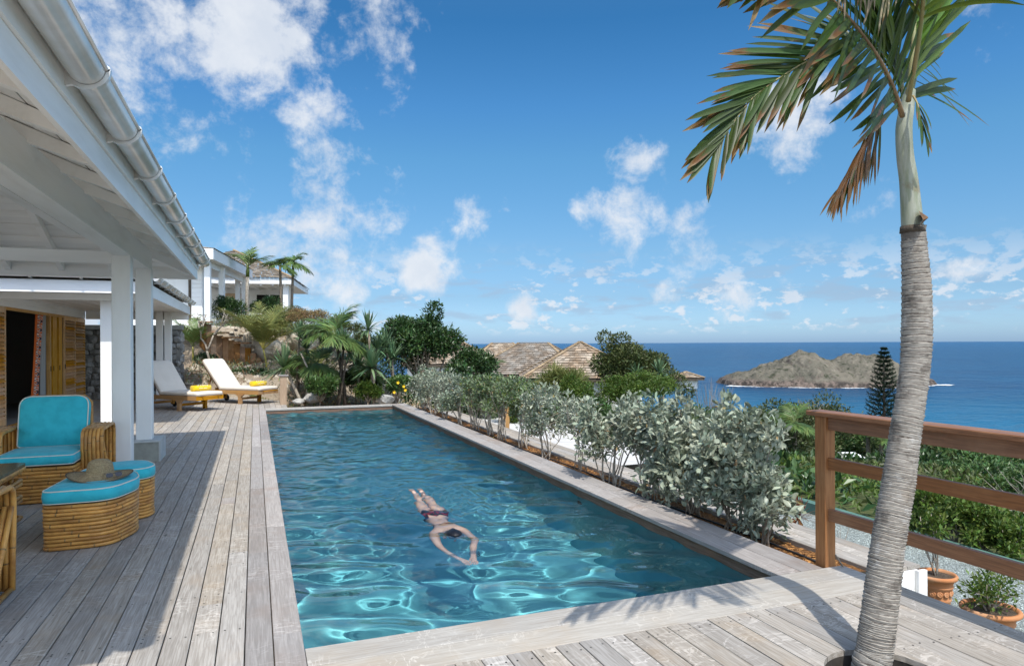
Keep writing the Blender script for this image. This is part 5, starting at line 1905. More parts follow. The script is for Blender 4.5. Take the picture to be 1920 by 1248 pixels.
def rosette(mb, c, n, L, W, seed, el=(-0.5, 1.45), m=0, bend=0.25):
    r = np.random.default_rng(seed)
    az = r.uniform(0, 2 * PI, n)
    e = el[0] + (el[1] - el[0]) * r.uniform(0, 1, n) ** 0.75
    D = np.stack([np.cos(e) * np.cos(az), np.cos(e) * np.sin(az), np.sin(e)], -1)
    S = np.stack([-np.sin(az), np.cos(az), np.zeros(n)], -1)
    LL = L * r.uniform(.75, 1.1, n)
    rows = []
    for tt, ww in ((0.02, .7), (.4, 1.0), (.75, .7), (1.0, .03)):
        cc = np.array(tuple(c)) + D * (LL * tt)[:, None] + np.array([0, 0, -1.0]) * (LL * bend * tt ** 2.2 * np.cos(np.clip(e, 0, 1.5)))[:, None]
        rows += [cc - S * W * .5 * ww, cc + S * W * .5 * ww]
    V = np.stack(rows, 1).reshape(-1, 3)
    I = np.arange(n)[:, None] * 8
    mb.quads(V, np.concatenate([I + np.array([[2 * k, 2 * k + 1, 2 * k + 3, 2 * k + 2]]) for k in range(3)]), m)


def yucca(label, base, heads, seed, L=0.5, W=0.04, n=46, lm=None, cat='yucca', bark=None, name='yucca', tr=0.04, group=None):
    """heads: tops of stems in world space"""
    root = empty(name, tuple(base), label=label, cat=cat, group=group)
    b = Vector(base)
    rnd = random.Random(seed)
    for i, h_ in enumerate(heads):
        t = Vector(h_) - b
        sm = MB()
        limb(sm, (rnd.uniform(-.04, .04), rnd.uniform(-.04, .04), -.1), t, tr, tr * .8, 6, 0.05, 4, rnd)
        sm.build('stem', bark or M_bark, root, smooth=True)
        mb = MB()
        rosette(mb, t, n, L, W, seed * 10 + i)
        mb.build('leaf_rosette', lm or M_lf_yucca, root)
    return root


def on_ground(u, v, d, dz=0.0):
    p = at(u, v, d)
    return Vector((p.x, p.y, gz(p.x, p.y) + dz))


# ---- the silver hedge along the pool
HEDGE = [  # y, x, half width, height, style, label
    (17.2, 4.02, 0.46, 1.16, 's', 'silver leaved hedge shrub at the far corner of the pool'),
    (16.0, 4.00, 0.40, 1.10, 's', 'silver leaved hedge shrub second from the far pool corner'),
    (14.9, 3.98, 0.44, 1.12, 's', 'silver hedge shrub with a twiggy base before the green sparse stems'),
    (13.8, 4.01, 0.40, 1.08, 'm', 'grey green shrub between the far silver shrubs and the bare stems'),
    (12.9, 4.08, 0.38, 1.15, 'g', 'sage coloured sparse shrub next to the grey green hedge shrub'),
    (12.1, 4.12, 0.36, 1.18, 'g', 'tall bare stemmed shrub with a thin olive leaf top'),
    (11.3, 4.03, 0.38, 1.14, 'g', 'leggy shrub of many bare stems in mid hedge'),
    (10.4, 4.10, 0.36, 1.15, 'g', 'green tufted leggy shrub just beyond the silver mid hedge shrub'),
    (9.25, 4.02, 0.44, 1.12, 's', 'full silver shrub standing in mid hedge between leggy ones'),
    (8.2, 4.06, 0.36, 1.08, 't', 'thin forked shrub with bare pale branches and few silver leaves'),
    (7.25, 3.98, 0.42, 1.10, 's', 'dense silver shrub with several slim bare stems near the mid pool'),
    (6.55, 4.06, 0.38, 1.06, 's', 'silver shrub pressed between two larger silver shrubs'),
    (5.75, 4.10, 0.52, 1.14, 'b', 'largest bushy silver shrub of the near hedge'),
    (5.1, 4.06, 0.38, 1.10, 'b', 'bushy silver shrub with dark leaning trunk by the near coping'),
    (4.68, 4.06, 0.26, 1.02, 'n', 'last silver shrub of the hedge, next to the railing post'),
]
for i, (y, x, r, H, st, lab) in enumerate(HEDGE):
    rng = np.random.default_rng(100 + i)
    rnd = random.Random(100 + i)
    root = empty('hedge_shrub', (x, y, -0.13), label=lab, cat='shrub', group='silver buttonwood hedge along the pool')
    near = y < 8
    L = 0.088 if near else 0.072
    lowc = {'s': 0.42, 'm': 0.45, 'g': 0.55, 't': 0.5, 'b': 0.32, 'n': 0.26}[st]
    cl = []
    kk = {'s': 22, 'm': 20, 'g': 18, 't': 12, 'b': 30, 'n': 16}[st]
    for k in range(kk):
        a = rng.uniform(0, 2 * PI)
        rr_ = r * math.sqrt(rng.uniform(0, 1)) * .85
        z = rng.uniform(lowc, H - 0.1)
        q = rng.uniform(0.11, 0.19) * (1.0 if st in 'sbm' else .85)
        cl.append((np.array([rr_ * math.cos(a) * 0.85, rr_ * math.sin(a) * 1.15, z]), q, q, q * 1.1))
    nl = {'s': 2000, 'm': 2300, 'g': 1500, 't': 750, 'b': 2900, 'n': 1000}[st]
    r *= rng.uniform(.88, 1.1)
    H *= rng.uniform(.93, 1.07)
    L *= rng.uniform(.88, 1.12)
    mb = MB()
    clump_leaves(mb, cl, int(nl * .66), L, L * .46, 0, rng=rng, shell=0.30, outward=.7, updir=.6, hexa=near)
    clump_leaves(mb, cl, int(nl * .26), L * .85, L * .40, 1, rng=rng, shell=0.2, outward=.6, updir=.4, hexa=near)
    clump_leaves(mb, cl, int(nl * .05), L * .8, L * .3, 2, rng=rng, shell=0.3, outward=.4, updir=-.3)
    # low sprigs
    if st in 'bn':
        cl2 = [(np.array([rng.uniform(-r, r) * .8, rng.uniform(-r, r), rng.uniform(.12, .4)]), .09, .09, .1) for _ in range(7)]
        clump_leaves(mb, cl2, 330, L, L * .42, rng=rng, shell=.3, updir=.5)
    mb.build('foliage', [{'g': M_lf_sage, 'm': M_lf_mids}.get(st, M_lf_silver), {'g': M_lf_bright, 'm': M_lf_sage}.get(st, M_lf_mids), M_lf_dry], root)
    sm = MB()
    ns = {'s': 9, 'm': 9, 'g': 11, 't': 6, 'b': 9, 'n': 5}[st]
    for k in range(ns):
        c = cl[k % len(cl)][0]
        b0 = Vector((rnd.uniform(-.07, .07), rnd.uniform(-.1, .1), -0.02))
        mid = Vector(tuple(c)) * 0.55 + Vector((rnd.uniform(-.05, .05), rnd.uniform(-.06, .06), 0.02))
        r0 = rnd.uniform(.007, .014)
        limb(sm, b0, mid, r0, r0 * .7, 5, .06, 4, rnd)
        limb(sm, mid, c, r0 * .7, r0 * .3, 4, .1, 3, rnd)
        for _ in range(2):
            c2 = cl[rnd.randrange(len(cl))][0]
            limb(sm, mid, c2, r0 * .5, r0 * .2, 4, .1, 3, rnd)
    sm.build('stems', M_bark_lt if st in 'gstm' else M_bark, root, smooth=True)

# ---- garden at the far end of the pool
palm('areca_palm', 'yellow green feathery clump palm behind the newel post', on_ground(528, 745, 20.3), 0.75, (0.02, 0.05), 44, 2.3, 0.46, 0.023, M_lf_areca, 0.035, 3, el=(0.95, 1.5), droop=(0.5, 1.3), spread=58, nl=38, bark=M_cane_y, hang=.12)
palm('areca_palm', 'yellow green feathery palm leaning left over the rocks', on_ground(500, 720, 23.0), 0.6, (-0.1, 0.05), 32, 2.0, 0.44, 0.022, M_lf_areca, 0.03, 4, el=(0.8, 1.5), droop=(0.6, 1.4), spread=58, nl=34, bark=M_cane_y, hang=.12)
palm('fan_crowned_palm', 'tall slender palm with a full green head in the pool end garden', on_ground(648, 752, 19.2), 2.05, (-0.28, 0.1), 22, 1.05, 0.46, 0.030, M_lf_palm, 0.055, 5, el=(-0.35, 1.45), droop=(0.7, 1.3), spread=50, nl=30, bark=M_bark_dk)
palm('fan_crowned_palm', 'short palm with drooping head below the tall slender palm', on_ground(605, 745, 19.6), 1.25, (-0.15, 0.0), 16, 0.9, 0.40, 0.028, M_lf_palm, 0.045, 6, el=(-0.4, 1.2), droop=(0.8, 1.4), spread=50, nl=28, bark=M_bark)
palm('fan_crowned_palm', 'palm with grey curved trunk right of the tall slender palm', on_ground(668, 745, 19.9), 1.2, (0.05, 0.1), 15, 0.85, 0.40, 0.028, M_lf_palm, 0.04, 7, el=(-0.4, 1.3), droop=(0.8, 1.3), spread=50, nl=28, bark=M_bark)
b = on_ground(690, 748, 19.0)
yucca('tall two headed yucca against the sky left of the big dark tree', b, [at(690, 618, 19.0), at(708, 655, 19.2)], 11, 0.62, 0.055, 64, tr=.045)
yucca('yucca with a big drooping pale rosette near the pool corner', on_ground(700, 752, 18.7), [at(697, 690, 18.7)], 12, 0.80, 0.065, 84, tr=.05)
yucca('yucca with a spiky rosette beside the palm trunks', on_ground(632, 750, 19.0), [at(645, 645, 19.0), at(655, 660, 19.1)], 13, 0.58, 0.055, 60, tr=.04, bark=M_bark_dk)
yucca('blue green yucca rosette on a leaning pale stem behind the newel post', on_ground(575, 752, 18.9), [at(533, 690, 19.2)], 14, 0.80, 0.058, 76, tr=.05, bark=M_bark_lt)
st_ = empty('cut_stem', tuple(on_ground(577, 750, 18.9)), label='pale pruned stem with a forked stub among the ferns', cat='tree stump')
mb = MB(); rn = random.Random(3)
limb(mb, (0, 0, -.1), at(577, 690, 18.9) - st_.location, .04, .035, 7, .03, 4, rn)
limb(mb, at(577, 690, 18.9) - st_.location, at(564, 662, 18.9) - st_.location, .032, .022, 6, .03, 3, rn)
mb.build('stem', M_bark_lt, st_, smooth=True)
palm('areca_palm', 'smaller feathery palm between the newel post and the tall slender palm', on_ground(590, 748, 20.6), 0.45, (0.03, 0), 20, 1.45, 0.36, 0.018, M_lf_areca, 0.03, 45, el=(0.8, 1.5), droop=(0.6, 1.4), spread=58, nl=30, bark=M_cane_y, hang=.15)
yucca('yucca with blue green blades low in front of the dark tree', on_ground(738, 748, 19.4), [at(735, 672, 19.4), at(722, 650, 19.6)], 46, 0.62, 0.05, 62, tr=.04)
yucca('short yucca at the head of the bank among the palms', on_ground(612, 720, 21.5), [at(612, 672, 21.5)], 47, 0.60, 0.05, 60, tr=.04, bark=M_bark_lt)
yucca('yucca with upright blades between the two palm trunks', on_ground(668, 740, 19.8), [at(672, 690, 19.8)], 48, 0.62, 0.05, 60, tr=.04)
yucca('tall yucca with a spiky head left of the tall slender palm', on_ground(566, 745, 20.0), [at(562, 632, 20.0), at(575, 655, 20.2)], 149, 0.62, 0.05, 60, tr=.04)
tree('leafy_shrub', 'bright fern like shrub under the big drooping yucca', 'shrub', on_ground(690, 752, 18.5), at(688, 736, 18.5), (0.45, 0.28, 0.26), 2400, 0.12, 0.03, M_lf_bright, tr=.02, k=12, seed=49)
tree('leafy_shrub', 'low bright leafy shrub right behind the pool coping', 'shrub', on_ground(600, 752, 18.5), at(607, 727, 18.45), (0.66, 0.35, 0.40), 4200, 0.10, 0.040, M_lf_mid, tr=.02, k=12, seed=21)
tree('leafy_shrub', 'small green shrub with yellow flowers at the pool corner', 'shrub', on_ground(745, 752, 18.9), at(745, 727, 18.9), (0.46, 0.3, 0.42), 2800, 0.085, 0.040, M_lf_mid, tr=.02, k=12, seed=22)
fl = MB()
for (u, v) in ((746, 717), (760, 731), (757, 724), (739, 735)):
    c = at(u, v, 18.55)
    for k in range(5):
        a = 2 * PI * k / 5
        add_leaves(fl, np.array([tuple(c)]), np.array([[math.cos(a), -0.4, math.sin(a)]]), 0.05, 0.045, up=np.array([[0, -1.0, 0]]))
hb = [o for o in bpy.data.objects if o.get('label') == 'small green shrub with yellow flowers at the pool corner'][0]
fo_ = fl.build('flowers', M_flower_y, None)
fo_.data.transform(Matrix.Translation(-hb.location))
fo_.parent = hb
tree('leafy_shrub', 'green shrub with pink flowers between the trunks at the pool end', 'shrub', on_ground(675, 745, 20.3), at(675, 715, 20.3), (0.75, 0.4, 0.40), 3200, 0.09, 0.040, M_lf_mid, tr=.02, k=14, seed=23)
tree('groundcover_shrub', 'spreading dark green groundcover beside the sunny lounger', 'shrub', on_ground(470, 724, 22.6), at(475, 706, 22.6), (1.0, 0.5, 0.34), 5200, 0.085, 0.04, M_lf_dark, tr=.02, k=18, seed=24)
tree('groundcover_shrub', 'glossy green shrub filling the bed behind the loungers', 'shrub', on_ground(395, 725, 23.6), at(395, 690, 23.6), (0.75, 0.4, 0.55), 4200, 0.095, 0.04, M_lf_dark, tr=.02, k=16, seed=25)
tree('big_dark_tree', 'large dark leafy tree beyond the far pool corner', 'tree', on_ground(800, 720, 21.5), at(790, 658, 21.5), (1.45, 1.1, 1.25), 17000, 0.135, 0.062, M_lf_dark, tr=.10, k=46, seed=26, lumps=.34,
     extra=[(at(812, 590, 21.5), .36, .36, .42), (at(805, 612, 21.4), .45, .4, .4), (at(745, 612, 21.6), .35, .3, .3), (at(850, 640, 21.6), .40, .35, .3), (at(725, 650, 21.6), .40, .3, .45), (at(735, 690, 21.4), .45, .4, .4), (at(800, 715, 21.2), .6, .5, .4), (at(860, 700, 21.4), .55, .5, .4), (at(818, 578, 21.5), .2, .2, .3), (at(765, 732, 20.6), .5, .4, .4), (at(830, 738, 20.6), .6, .4, .4)])
tree('dark_shrub', 'dark bushy shrub at the foot of the shingle roofs', 'shrub', on_ground(885, 740, 24), at(890, 690, 24), (0.95, 0.7, 0.80), 6500, 0.12, 0.055, M_lf_dark, tr=.05, k=16, seed=27)
palm('garden_palm', 'small dark palm in front of the shingle roofs', on_ground(912, 740, 25), 1.75, (0.05, 0), 15, 0.9, 0.40, 0.030, M_lf_palm, 0.05, 28, el=(-.1, 1.3), droop=(1.0, 1.6), spread=50, nl=20)
tree('olive_tree', 'broad olive green tree right of the shingle roofs', 'tree', on_ground(1180, 760, 30), at(1185, 692, 30), (1.95, 1.4, 1.35), 17000, 0.16, 0.075, M_lf_olive, tr=.12, k=46, seed=29, lumps=.33,
     extra=[(at(1135, 635, 30), .45, .4, .42), (at(1165, 640, 30), .55, .5, .4), (at(1245, 700, 30), .6, .5, .5), (at(1270, 715, 30.5), .45, .4, .45), (at(1288, 735, 30), .45, .4, .4)])
tree('yellow_green_shrub', 'yellow green rounded shrub in front of the olive tree', 'shrub', on_ground(1200, 800, 21), at(1200, 735, 21), (1.50, 0.9, 0.75), 14000, 0.085, 0.044, M_lf_bright, tr=.05, k=40, seed=30, lumps=.34)
tree('yellow_green_shrub', 'paler yellow green shrub under the nearest shingle roof', 'shrub', on_ground(1065, 790, 20), at(1085, 735, 20), (0.65, 0.5, 0.60), 4000, 0.08, 0.038, M_lf_bright, tr=.03, k=16, seed=31)
tree('dry_tuft', 'tan and green grassy tuft below the nearest shingle roof', 'plant', on_ground(1075, 780, 22), at(1055, 722, 22), (0.85, 0.5, 0.6), 4200, 0.32, 0.022, M_lf_areca, tr=.02, k=16, seed=32)
yucca('spiky yucca on top of the yellow green shrub', on_ground(1240, 780, 23), [at(1237, 700, 23)], 33, 0.62, 0.05, 60)
yucca('yucca with narrow upright blades left of the spiky yucca', on_ground(1196, 780, 23.4), [at(1194, 700, 23.4)], 34, 0.50, 0.045, 30)
rnd = random.Random(9)
tw = empty('bare_shrub', tuple(on_ground(1330, 800, 22)), label='leafless grey twiggy shrub before the sea', cat='shrub')
mb = MB()
for k in range(34):
    t_ = at(rnd.uniform(1285, 1385), rnd.uniform(705, 775), 22 + rnd.uniform(-.5, .5)) - tw.location
    mid = t_ * .55 + Vector((rnd.uniform(-.1, .1), rnd.uniform(-.1, .1), 0.0))
    limb(mb, (0, 0, 0), mid, .016, .011, 4, .06, 3, rnd)
    limb(mb, mid, t_, .011, .004, 4, .1, 3, rnd)
    limb(mb, mid, t_ + Vector((rnd.uniform(-.3, .3), 0, rnd.uniform(-.3, .1))), .009, .003, 4, .1, 3, rnd)
mb.build('branches', mat('grey_twig', (0.30, 0.27, 0.24), (0.2, 0.18, 0.16), scale=20, rough=.9), tw)

# second row across the path: fills the view between hedge and cottages
for i, (u, d_, w_, h_, lm_, lab_) in enumerate((
        (868, 19.0, .6, 1.25, M_lf_mid, 'green leafy bush across the path behind the grey green hedge shrub'), (915, 18.2, .55, 1.25, M_lf_sage, 'sage bush across the path left of the tan post'),
        (962, 17.2, .55, 1.2, M_lf_bright, 'yellow green bush across the path by the tan post'), (1005, 18.5, .6, 1.35, M_lf_mid, 'mid green bush below the greyed cottage roof'),
        (1120, 15.0, .5, 1.1, M_lf_mid, 'mid green bush across the path behind the thin forked shrub'), (1165, 14.0, .5, .95, M_lf_dark, 'dark low bush across the path behind dense silver leaves'),
        (1300, 13.0, .6, 1.0, M_lf_bright, 'bright green bush behind the largest silver shrub'), (1360, 12.0, .55, .9, M_lf_mid, 'green bush behind the bushy silver shrub with leaning trunk'),
        (890, 24.5, 1.1, 1.9, M_lf_mid, 'green bush massed below the farther brown cottage roof'), (955, 25.5, 1.2, 1.9, M_lf_olive, 'olive bush massed under the farther cottage eave'), (1010, 26.5, 1.2, 2.0, M_lf_dark, 'dark bush massed under the greyed cottage eave'),
        (1065, 25.0, 1.1, 1.7, M_lf_mid, 'green bush massed under the nearest cottage eave at its left'), (1130, 25.0, 1.1, 1.9, M_lf_olive, 'olive bush massed under the nearest cottage eave at its right'), (1300, 20.0, .9, 1.5, M_lf_mid, 'green bush by the bare twiggy shrub'), (1345, 18.0, .9, 1.2, M_lf_olive, 'olive bush seaward of the largest silver shrub'),
        (1255, 17.5, .7, 1.2, M_lf_olive, 'olive bush between the yellow green shrub and the silver hedge'))):
    b_ = at(u, 700, d_)
    z_ = gz(b_.x, b_.y)
    tree('path_side_bush', lab_, 'bush', (b_.x, b_.y, z_), (b_.x, b_.y, z_ + h_ * .55), (w_, w_ * .8, h_ * .48), 3600, .085, .04, lm_, tr=.025, k=18, seed=500 + i, group='bushes across the path')
tp = empty('garden_post', tuple(at(950, 790, 15.0)), label='tan timber post standing in the mulch beside the path', cat='post')
tp.location.z = -.45
MB().beam((0, 0, 0), (0, 0, .78), .10, .10, up=(0, 1, 0), c=.006).build('shaft', M_post_w, tp)
# dry scrub and litter on the bank: nobody could count it
n = 15000
X, Y = RNG.uniform(-2.0, 7.0, n), RNG.uniform(19.5, 30.5, n)
kk = vnoise(X, Y, 77, 3, 1.1) > RNG.uniform(-.9, 1.1, n)
kk &= ~((X < 0.9) & (Y < 22.6))
X, Y = X[kk], Y[kk]
Z = ground(X, Y) + RNG.uniform(0, .22, len(X))
h_ = len(X) // 2
for nm, m_, a_, b2 in (('bank_scrub', M_lf_sage, 0, h_), ('dry_scrub', M_lf_dry, h_, len(X))):
    mb = MB()
    add_leaves(mb, np.stack([X, Y, Z], -1)[a_:b2], RNG.normal(0, .6, (b2 - a_, 3)) + np.array([0, 0, .8]), .16, .035)
    mb.build(nm, m_, None, kind='stuff')
n = 900
X, Y = RNG.uniform(-2.0, 6.5, n), RNG.uniform(22.6, 29.5, n)
Z = ground(X, Y)
mb = MB()
for x, y, z in zip(X, Y, Z):
    r_ = random.uniform(.03, .12)
    pts = [Vector((x + r_ * random.uniform(.7, 1.2) * math.cos(a), y + r_ * random.uniform(.7, 1.2) * math.sin(a), z - .02)) for a in np.arange(6) * PI / 3]
    top = [p * 1.0 + Vector(((x - p.x) * .45, (y - p.y) * .45, r_ * random.uniform(.5, 1.0))) for p in pts]
    mb.add(pts + top, [(i, (i + 1) % 6, (i + 1) % 6 + 6, i + 6) for i in range(6)] + [tuple(range(6, 12))])
mb.build('bank_stones', M_lime, None, kind='stuff')

# ---- clay jar with palm, bare frangipani, rocks
jar = empty('clay_jar', tuple(at(350, 716, 22.4)), label='round brown clay jar in front of the stone wall', cat='jar')
jar.location.z = 0.10
M_clay = mat('brown_clay', (0.25, 0.15, 0.085), (0.17, 0.10, 0.06), scale=6, rough=.8, bump=.3)
MB().lathe([(0.10, 0), (0.13, 0.02), (0.20, 0.18), (0.225, 0.30), (0.20, 0.42), (0.14, 0.50), (0.125, 0.53), (0.15, 0.56), (0.13, 0.565), (0.10, 0.50)], 22).build('body', M_clay, jar, smooth=True)
MB().lathe([(0.001, -.12), (0.12, -.12), (.12, 0), (0.001, 0)], 16).build('foot', M_lime_w, jar)
palm('areca_palm', 'bright green palm growing behind the brown clay jar', on_ground(362, 725, 23.3), 0.5, (0.0, 0.0), 12, 1.25, 0.40, 0.028, M_lf_palm, 0.03, 41, el=(0.7, 1.5), droop=(0.5, 1.2), spread=48, nl=24, bark=M_cane_y, hang=.1)
fp = empty('frangipani', tuple(on_ground(398, 735, 23.0)), label='bare forked frangipani with few leaves by the white wing', cat='tree')
mb = MB()
rnd = random.Random(17)


def fork(mb, p, d, L, r, lev):
    q = p + d * L
    limb(mb, p, q, r, r * .82, 6, .09, 4, rnd)
    if lev == 0:
        return [q]
    tips = []
    for k in range(2 if lev > 1 else 3):
        a = rnd.uniform(0, 2 * PI)
        n_ = (d + Vector((math.cos(a), math.sin(a) * .6, rnd.uniform(-.1, .5))) * rnd.uniform(.55, .85)).normalized()
        tips += fork(mb, q, n_, L * rnd.uniform(.62, .85), r * .74, lev - 1)
    return tips


tips = fork(mb, Vector((0, 0, -.1)), Vector((-.25, -.1, 1)).normalized(), .66, .048, 4)
mb.build('trunk', M_bark_lt, fp, smooth=True)
lf = MB()
for q in tips[::3]:
    add_leaves(lf, np.array([tuple(q)] * 3), RNG.normal(0, 1, (3, 3)) * [1, 1, .4], 0.16, 0.055)
lf.build('leaves', M_lf_bright, fp)


def rock(label, c, R, m_, seed, cat='rock', name='rock', group=None):
    r = np.random.default_rng(seed)
    nu, nv = 22, 14
    th = np.linspace(0.02, PI - .02, nv)[:, None]
    ph = np.linspace(0, 2 * PI, nu, endpoint=False)[None, :]
    X, Y, Z = np.sin(th) * np.cos(ph), np.sin(th) * np.sin(ph), np.cos(th) + 0 * ph
    k = 1 + 0.16 * vnoise(X * 2 + seed, Y * 2 + Z * 1.7, seed, 4, 1.0)
    planes = r.normal(0, 1, (9, 3))
    planes /= np.linalg.norm(planes, axis=1, keepdims=True)
    for pl__ in planes:
        dd = X * pl__[0] + Y * pl__[1] + Z * pl__[2]
        k = np.minimum(k, np.where(dd > 0.25, 0.80 / np.maximum(dd, .25), 9))
    V = np.stack([X * k * R[0], Y * k * R[1], Z * k * R[2]], -1).reshape(-1, 3)
    fs = [(j * nu + i, (j + 1) * nu + i, (j + 1) * nu + (i + 1) % nu, j * nu + (i + 1) % nu) for j in range(nv - 1) for i in range(nu)]
    mb = MB()
    mb.add(V, fs)
    mb.add(V[:nu], [tuple(range(nu))])
    return tag(mb.build(name, m_, None, smooth=False, loc=tuple(c), rz=r.uniform(0, 6)), label, cat, group)


rock('pale flat rock at the pool end beside the newel post', at(585, 746, 18.8), (0.36, 0.25, 0.16), M_lime_w, 1)
rock('smaller pale rock on the coping edge behind the newel post', at(562, 752, 18.6), (0.25, 0.16, 0.09), M_lime_w, 2)
rock('rounded grey rock at the far right pool corner', at(722, 749, 18.6), (0.30, 0.22, 0.17), M_lime_w, 3)
rock('orange limestone slab on the bank behind the sunny lounger', at(428, 692, 23.8), (0.36, 0.25, 0.16), M_lime, 4)
rock('tan limestone boulder near the plank wall foot', at(412, 681, 25.0), (0.28, 0.2, 0.14), M_lime, 5)
rock('big limestone boulder at the top of the plank steps', at(432, 626, 24.6), (0.50, 0.4, 0.28), M_lime, 6)
rock('large limestone boulder in the middle of the bank', at(470, 640, 24.4), (0.55, 0.4, 0.34), M_lime, 7)
rock('limestone boulder partly under the feathery palm', at(505, 655, 23.8), (0.58, 0.5, 0.38), M_lime, 8)
rock('limestone boulder right of the feathery palm', at(572, 640, 24.2), (0.62, 0.5, 0.40), M_lime, 9)
rock('pale boulder seen between the palm trunks', on_ground(645, 672, 23.0, .1), (0.50, 0.4, 0.30), M_lime_w, 10)
rock('grey boulder beside the dark tree at the garden edge', on_ground(735, 700, 20.4, .08), (0.34, 0.3, 0.26), M_lime_w, 11)
rock('limestone block on the terrace left of the dark tree', on_ground(712, 660, 22.6, .12), (0.45, 0.3, 0.34), M_lime, 12)

# ---- stepped plank retaining wall
pwl = empty('plank_wall', tuple(at(430, 680, 23.6)), label='stepped retaining wall of upright brown planks on the bank', cat='wall')
M_plk = wood_mat('upright_plank', (0.36, 0.20, 0.10), (0.22, 0.115, 0.055), (0.44, 0.29, 0.17), axis=2, scuff=0, objr=0.3)
tops = [(380, 603), (391, 607), (401, 620), (412, 629), (423, 631), (434, 638), (445, 640), (455, 650), (465, 652), (475, 662), (485, 670)]
for i, (u, v) in enumerate(tops):
    tp_ = at(u, v, 23.6) - pwl.location
    w_ = 11 / 1280 * 23.6 * .97
    zb = min(tp_.z - .15, -0.25)
    MB().beam((tp_.x, tp_.y, zb), (tp_.x, tp_.y, tp_.z), w_, 0.06 + .02 * (i % 3 == 0), up=(IF.x, IF.y, 0), c=.006).build('plank', M_plk, pwl)
for (u0, v0, u1, v1) in ((374, 601, 397, 606), (396, 619, 428, 628), (417, 629, 450, 636), (440, 638, 470, 648)):
    a_, b_ = at(u0, v0, 23.5) - pwl.location, at(u1, v1, 23.5) - pwl.location
    b_.z = a_.z = max(a_.z, b_.z) * .5 + min(a_.z, b_.z) * .5
    MB().beam(a_, b_, 0.22, 0.05, c=.005).build('cap_board', M_plk, pwl)
sp_ = empty('timber_step', tuple(at(595, 690, 22)), label='small brown timber box step on the bank between the palms', cat='step')
for i in range(3):
    MB().box(-0.25, 0.25, -.2, .2, -0.35 + i * .14, -0.22 + i * .14).build('board', M_plk, sp_)
lr = empty('log_rail', tuple(at(690, 728, 20.4)), label='low horizontal timber rail across the garden bed', cat='rail')
MB().tube([at(655, 726, 20.4) - lr.location, at(750, 723, 20.4) - lr.location], .045, 8).build('beam', M_bark_lt, lr, smooth=True)
MB().tube([at(668, 727, 20.4) - lr.location, at(668, 745, 20.4) - lr.location], .04, 8).build('post', M_bark_lt, lr, smooth=True)
# ================================================================ house on the hill
M_fsh = mat('hill_roof_shingle', (0.20, 0.165, 0.125), (0.26, 0.22, 0.17), scale=3, rough=.95, isl=0.35)
M_rsh = mat('weathered_roof_shingle', (0.27, 0.185, 0.115), (0.36, 0.30, 0.23), scale=1.2, rough=.95, isl=0.42, detail=6)
M_rsh_g = mat('greyed_roof_shingle', (0.29, 0.26, 0.22), (0.21, 0.16, 0.115), scale=1.6, rough=.95, isl=0.28, detail=6)
M_butt_shade = mat('shingle_butt_shade', (0.055, 0.038, 0.026), (0.09, 0.065, 0.045), scale=9, rough=.95)  # dark lower edges paint the shadow line under each course
M_ridge = mat('ridge_cap', (0.38, 0.28, 0.17), (0.28, 0.195, 0.11), scale=2, rough=.9, isl=.2)
F = Vector((0.985, -0.175, 0)).normalized()      # along the fronts, to the right
Rr = Vector((0.175, 0.985, 0)).normalized()      # away from us


def shingle_face(parent, a, b, c, d, course, width, m_, lift=0.030, seed=0, name='shingle_courses'):
    """eave a->b, ridge d->c: courses of separate shingles"""
    r = np.random.default_rng(seed)
    a, b, c, d = [np.array(tuple(p)) for p in (a, b, c, d)]
    Ls = np.linalg.norm((d + c) / 2 - (a + b) / 2)
    nrm = np.cross(b - a, d - a + (c - b))
    nrm = nrm / np.linalg.norm(nrm)
    if nrm[2] < 0: nrm = -nrm
    nc = max(2, int(Ls / course))
    C0 = []
    for i in range(nc):
        t0, t1 = i / nc, min(1, (i + 1.25) / nc)
        p0, p1 = a + (d - a) * t0, b + (c - b) * t0
        q0, q1 = a + (d - a) * t1, b + (c - b) * t1
        W = np.linalg.norm(p1 - p0)
        k = max(1, int(W / width))
        cuts = np.sort(np.clip((np.arange(k + 1) + r.uniform(-.3, .3, k + 1)) / k, 0, 1))
        cuts[0], cuts[-1] = 0, 1
        for s0, s1 in zip(cuts, cuts[1:]):
            g = 0.006 / max(W, .01)
            l_ = lift * r.uniform(.7, 1.5)
            dn = (p0 - q0) / np.linalg.norm(p0 - q0) * r.uniform(-.012, .02)
            A, B = p0 + (p1 - p0) * (s0 + g) + dn, p0 + (p1 - p0) * (s1 - g) + dn
            C_, D_ = q0 + (q1 - q0) * (s1 - g), q0 + (q1 - q0) * (s0 + g)
            C0.append([A + nrm * l_, B + nrm * l_, C_ + nrm * .003, D_ + nrm * .003, A, B])
    C0 = np.array(C0)
    n = len(C0)
    V = C0.reshape(-1, 3)
    I = np.arange(n)[:, None] * 6
    mb = MB()
    mb.quads(V, I + np.array([[0, 1, 2, 3]]), 0)
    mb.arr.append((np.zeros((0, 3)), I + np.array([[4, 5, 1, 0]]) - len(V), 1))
    return mb.build(name, [m_, M_butt_shade], parent, kind='stuff')


def box_l(mb, o, x0, x1, y0, y1, z0, z1):
    """box in the hill house frame (x along F, y along Rr)"""
    M = Matrix(((F.x, Rr.x, 0, o.x), (F.y, Rr.y, 0, o.y), (0, 0, 1, o.z), (0, 0, 0, 1)))
    return mb.box(x0, x1, y0, y1, z0, z1, M=M)


hh = empty('hill_house', tuple(at(400, 600, 26)), label='white timber house with shingle roofs up on the hill behind palms', cat='house')
O = hh.location.copy()


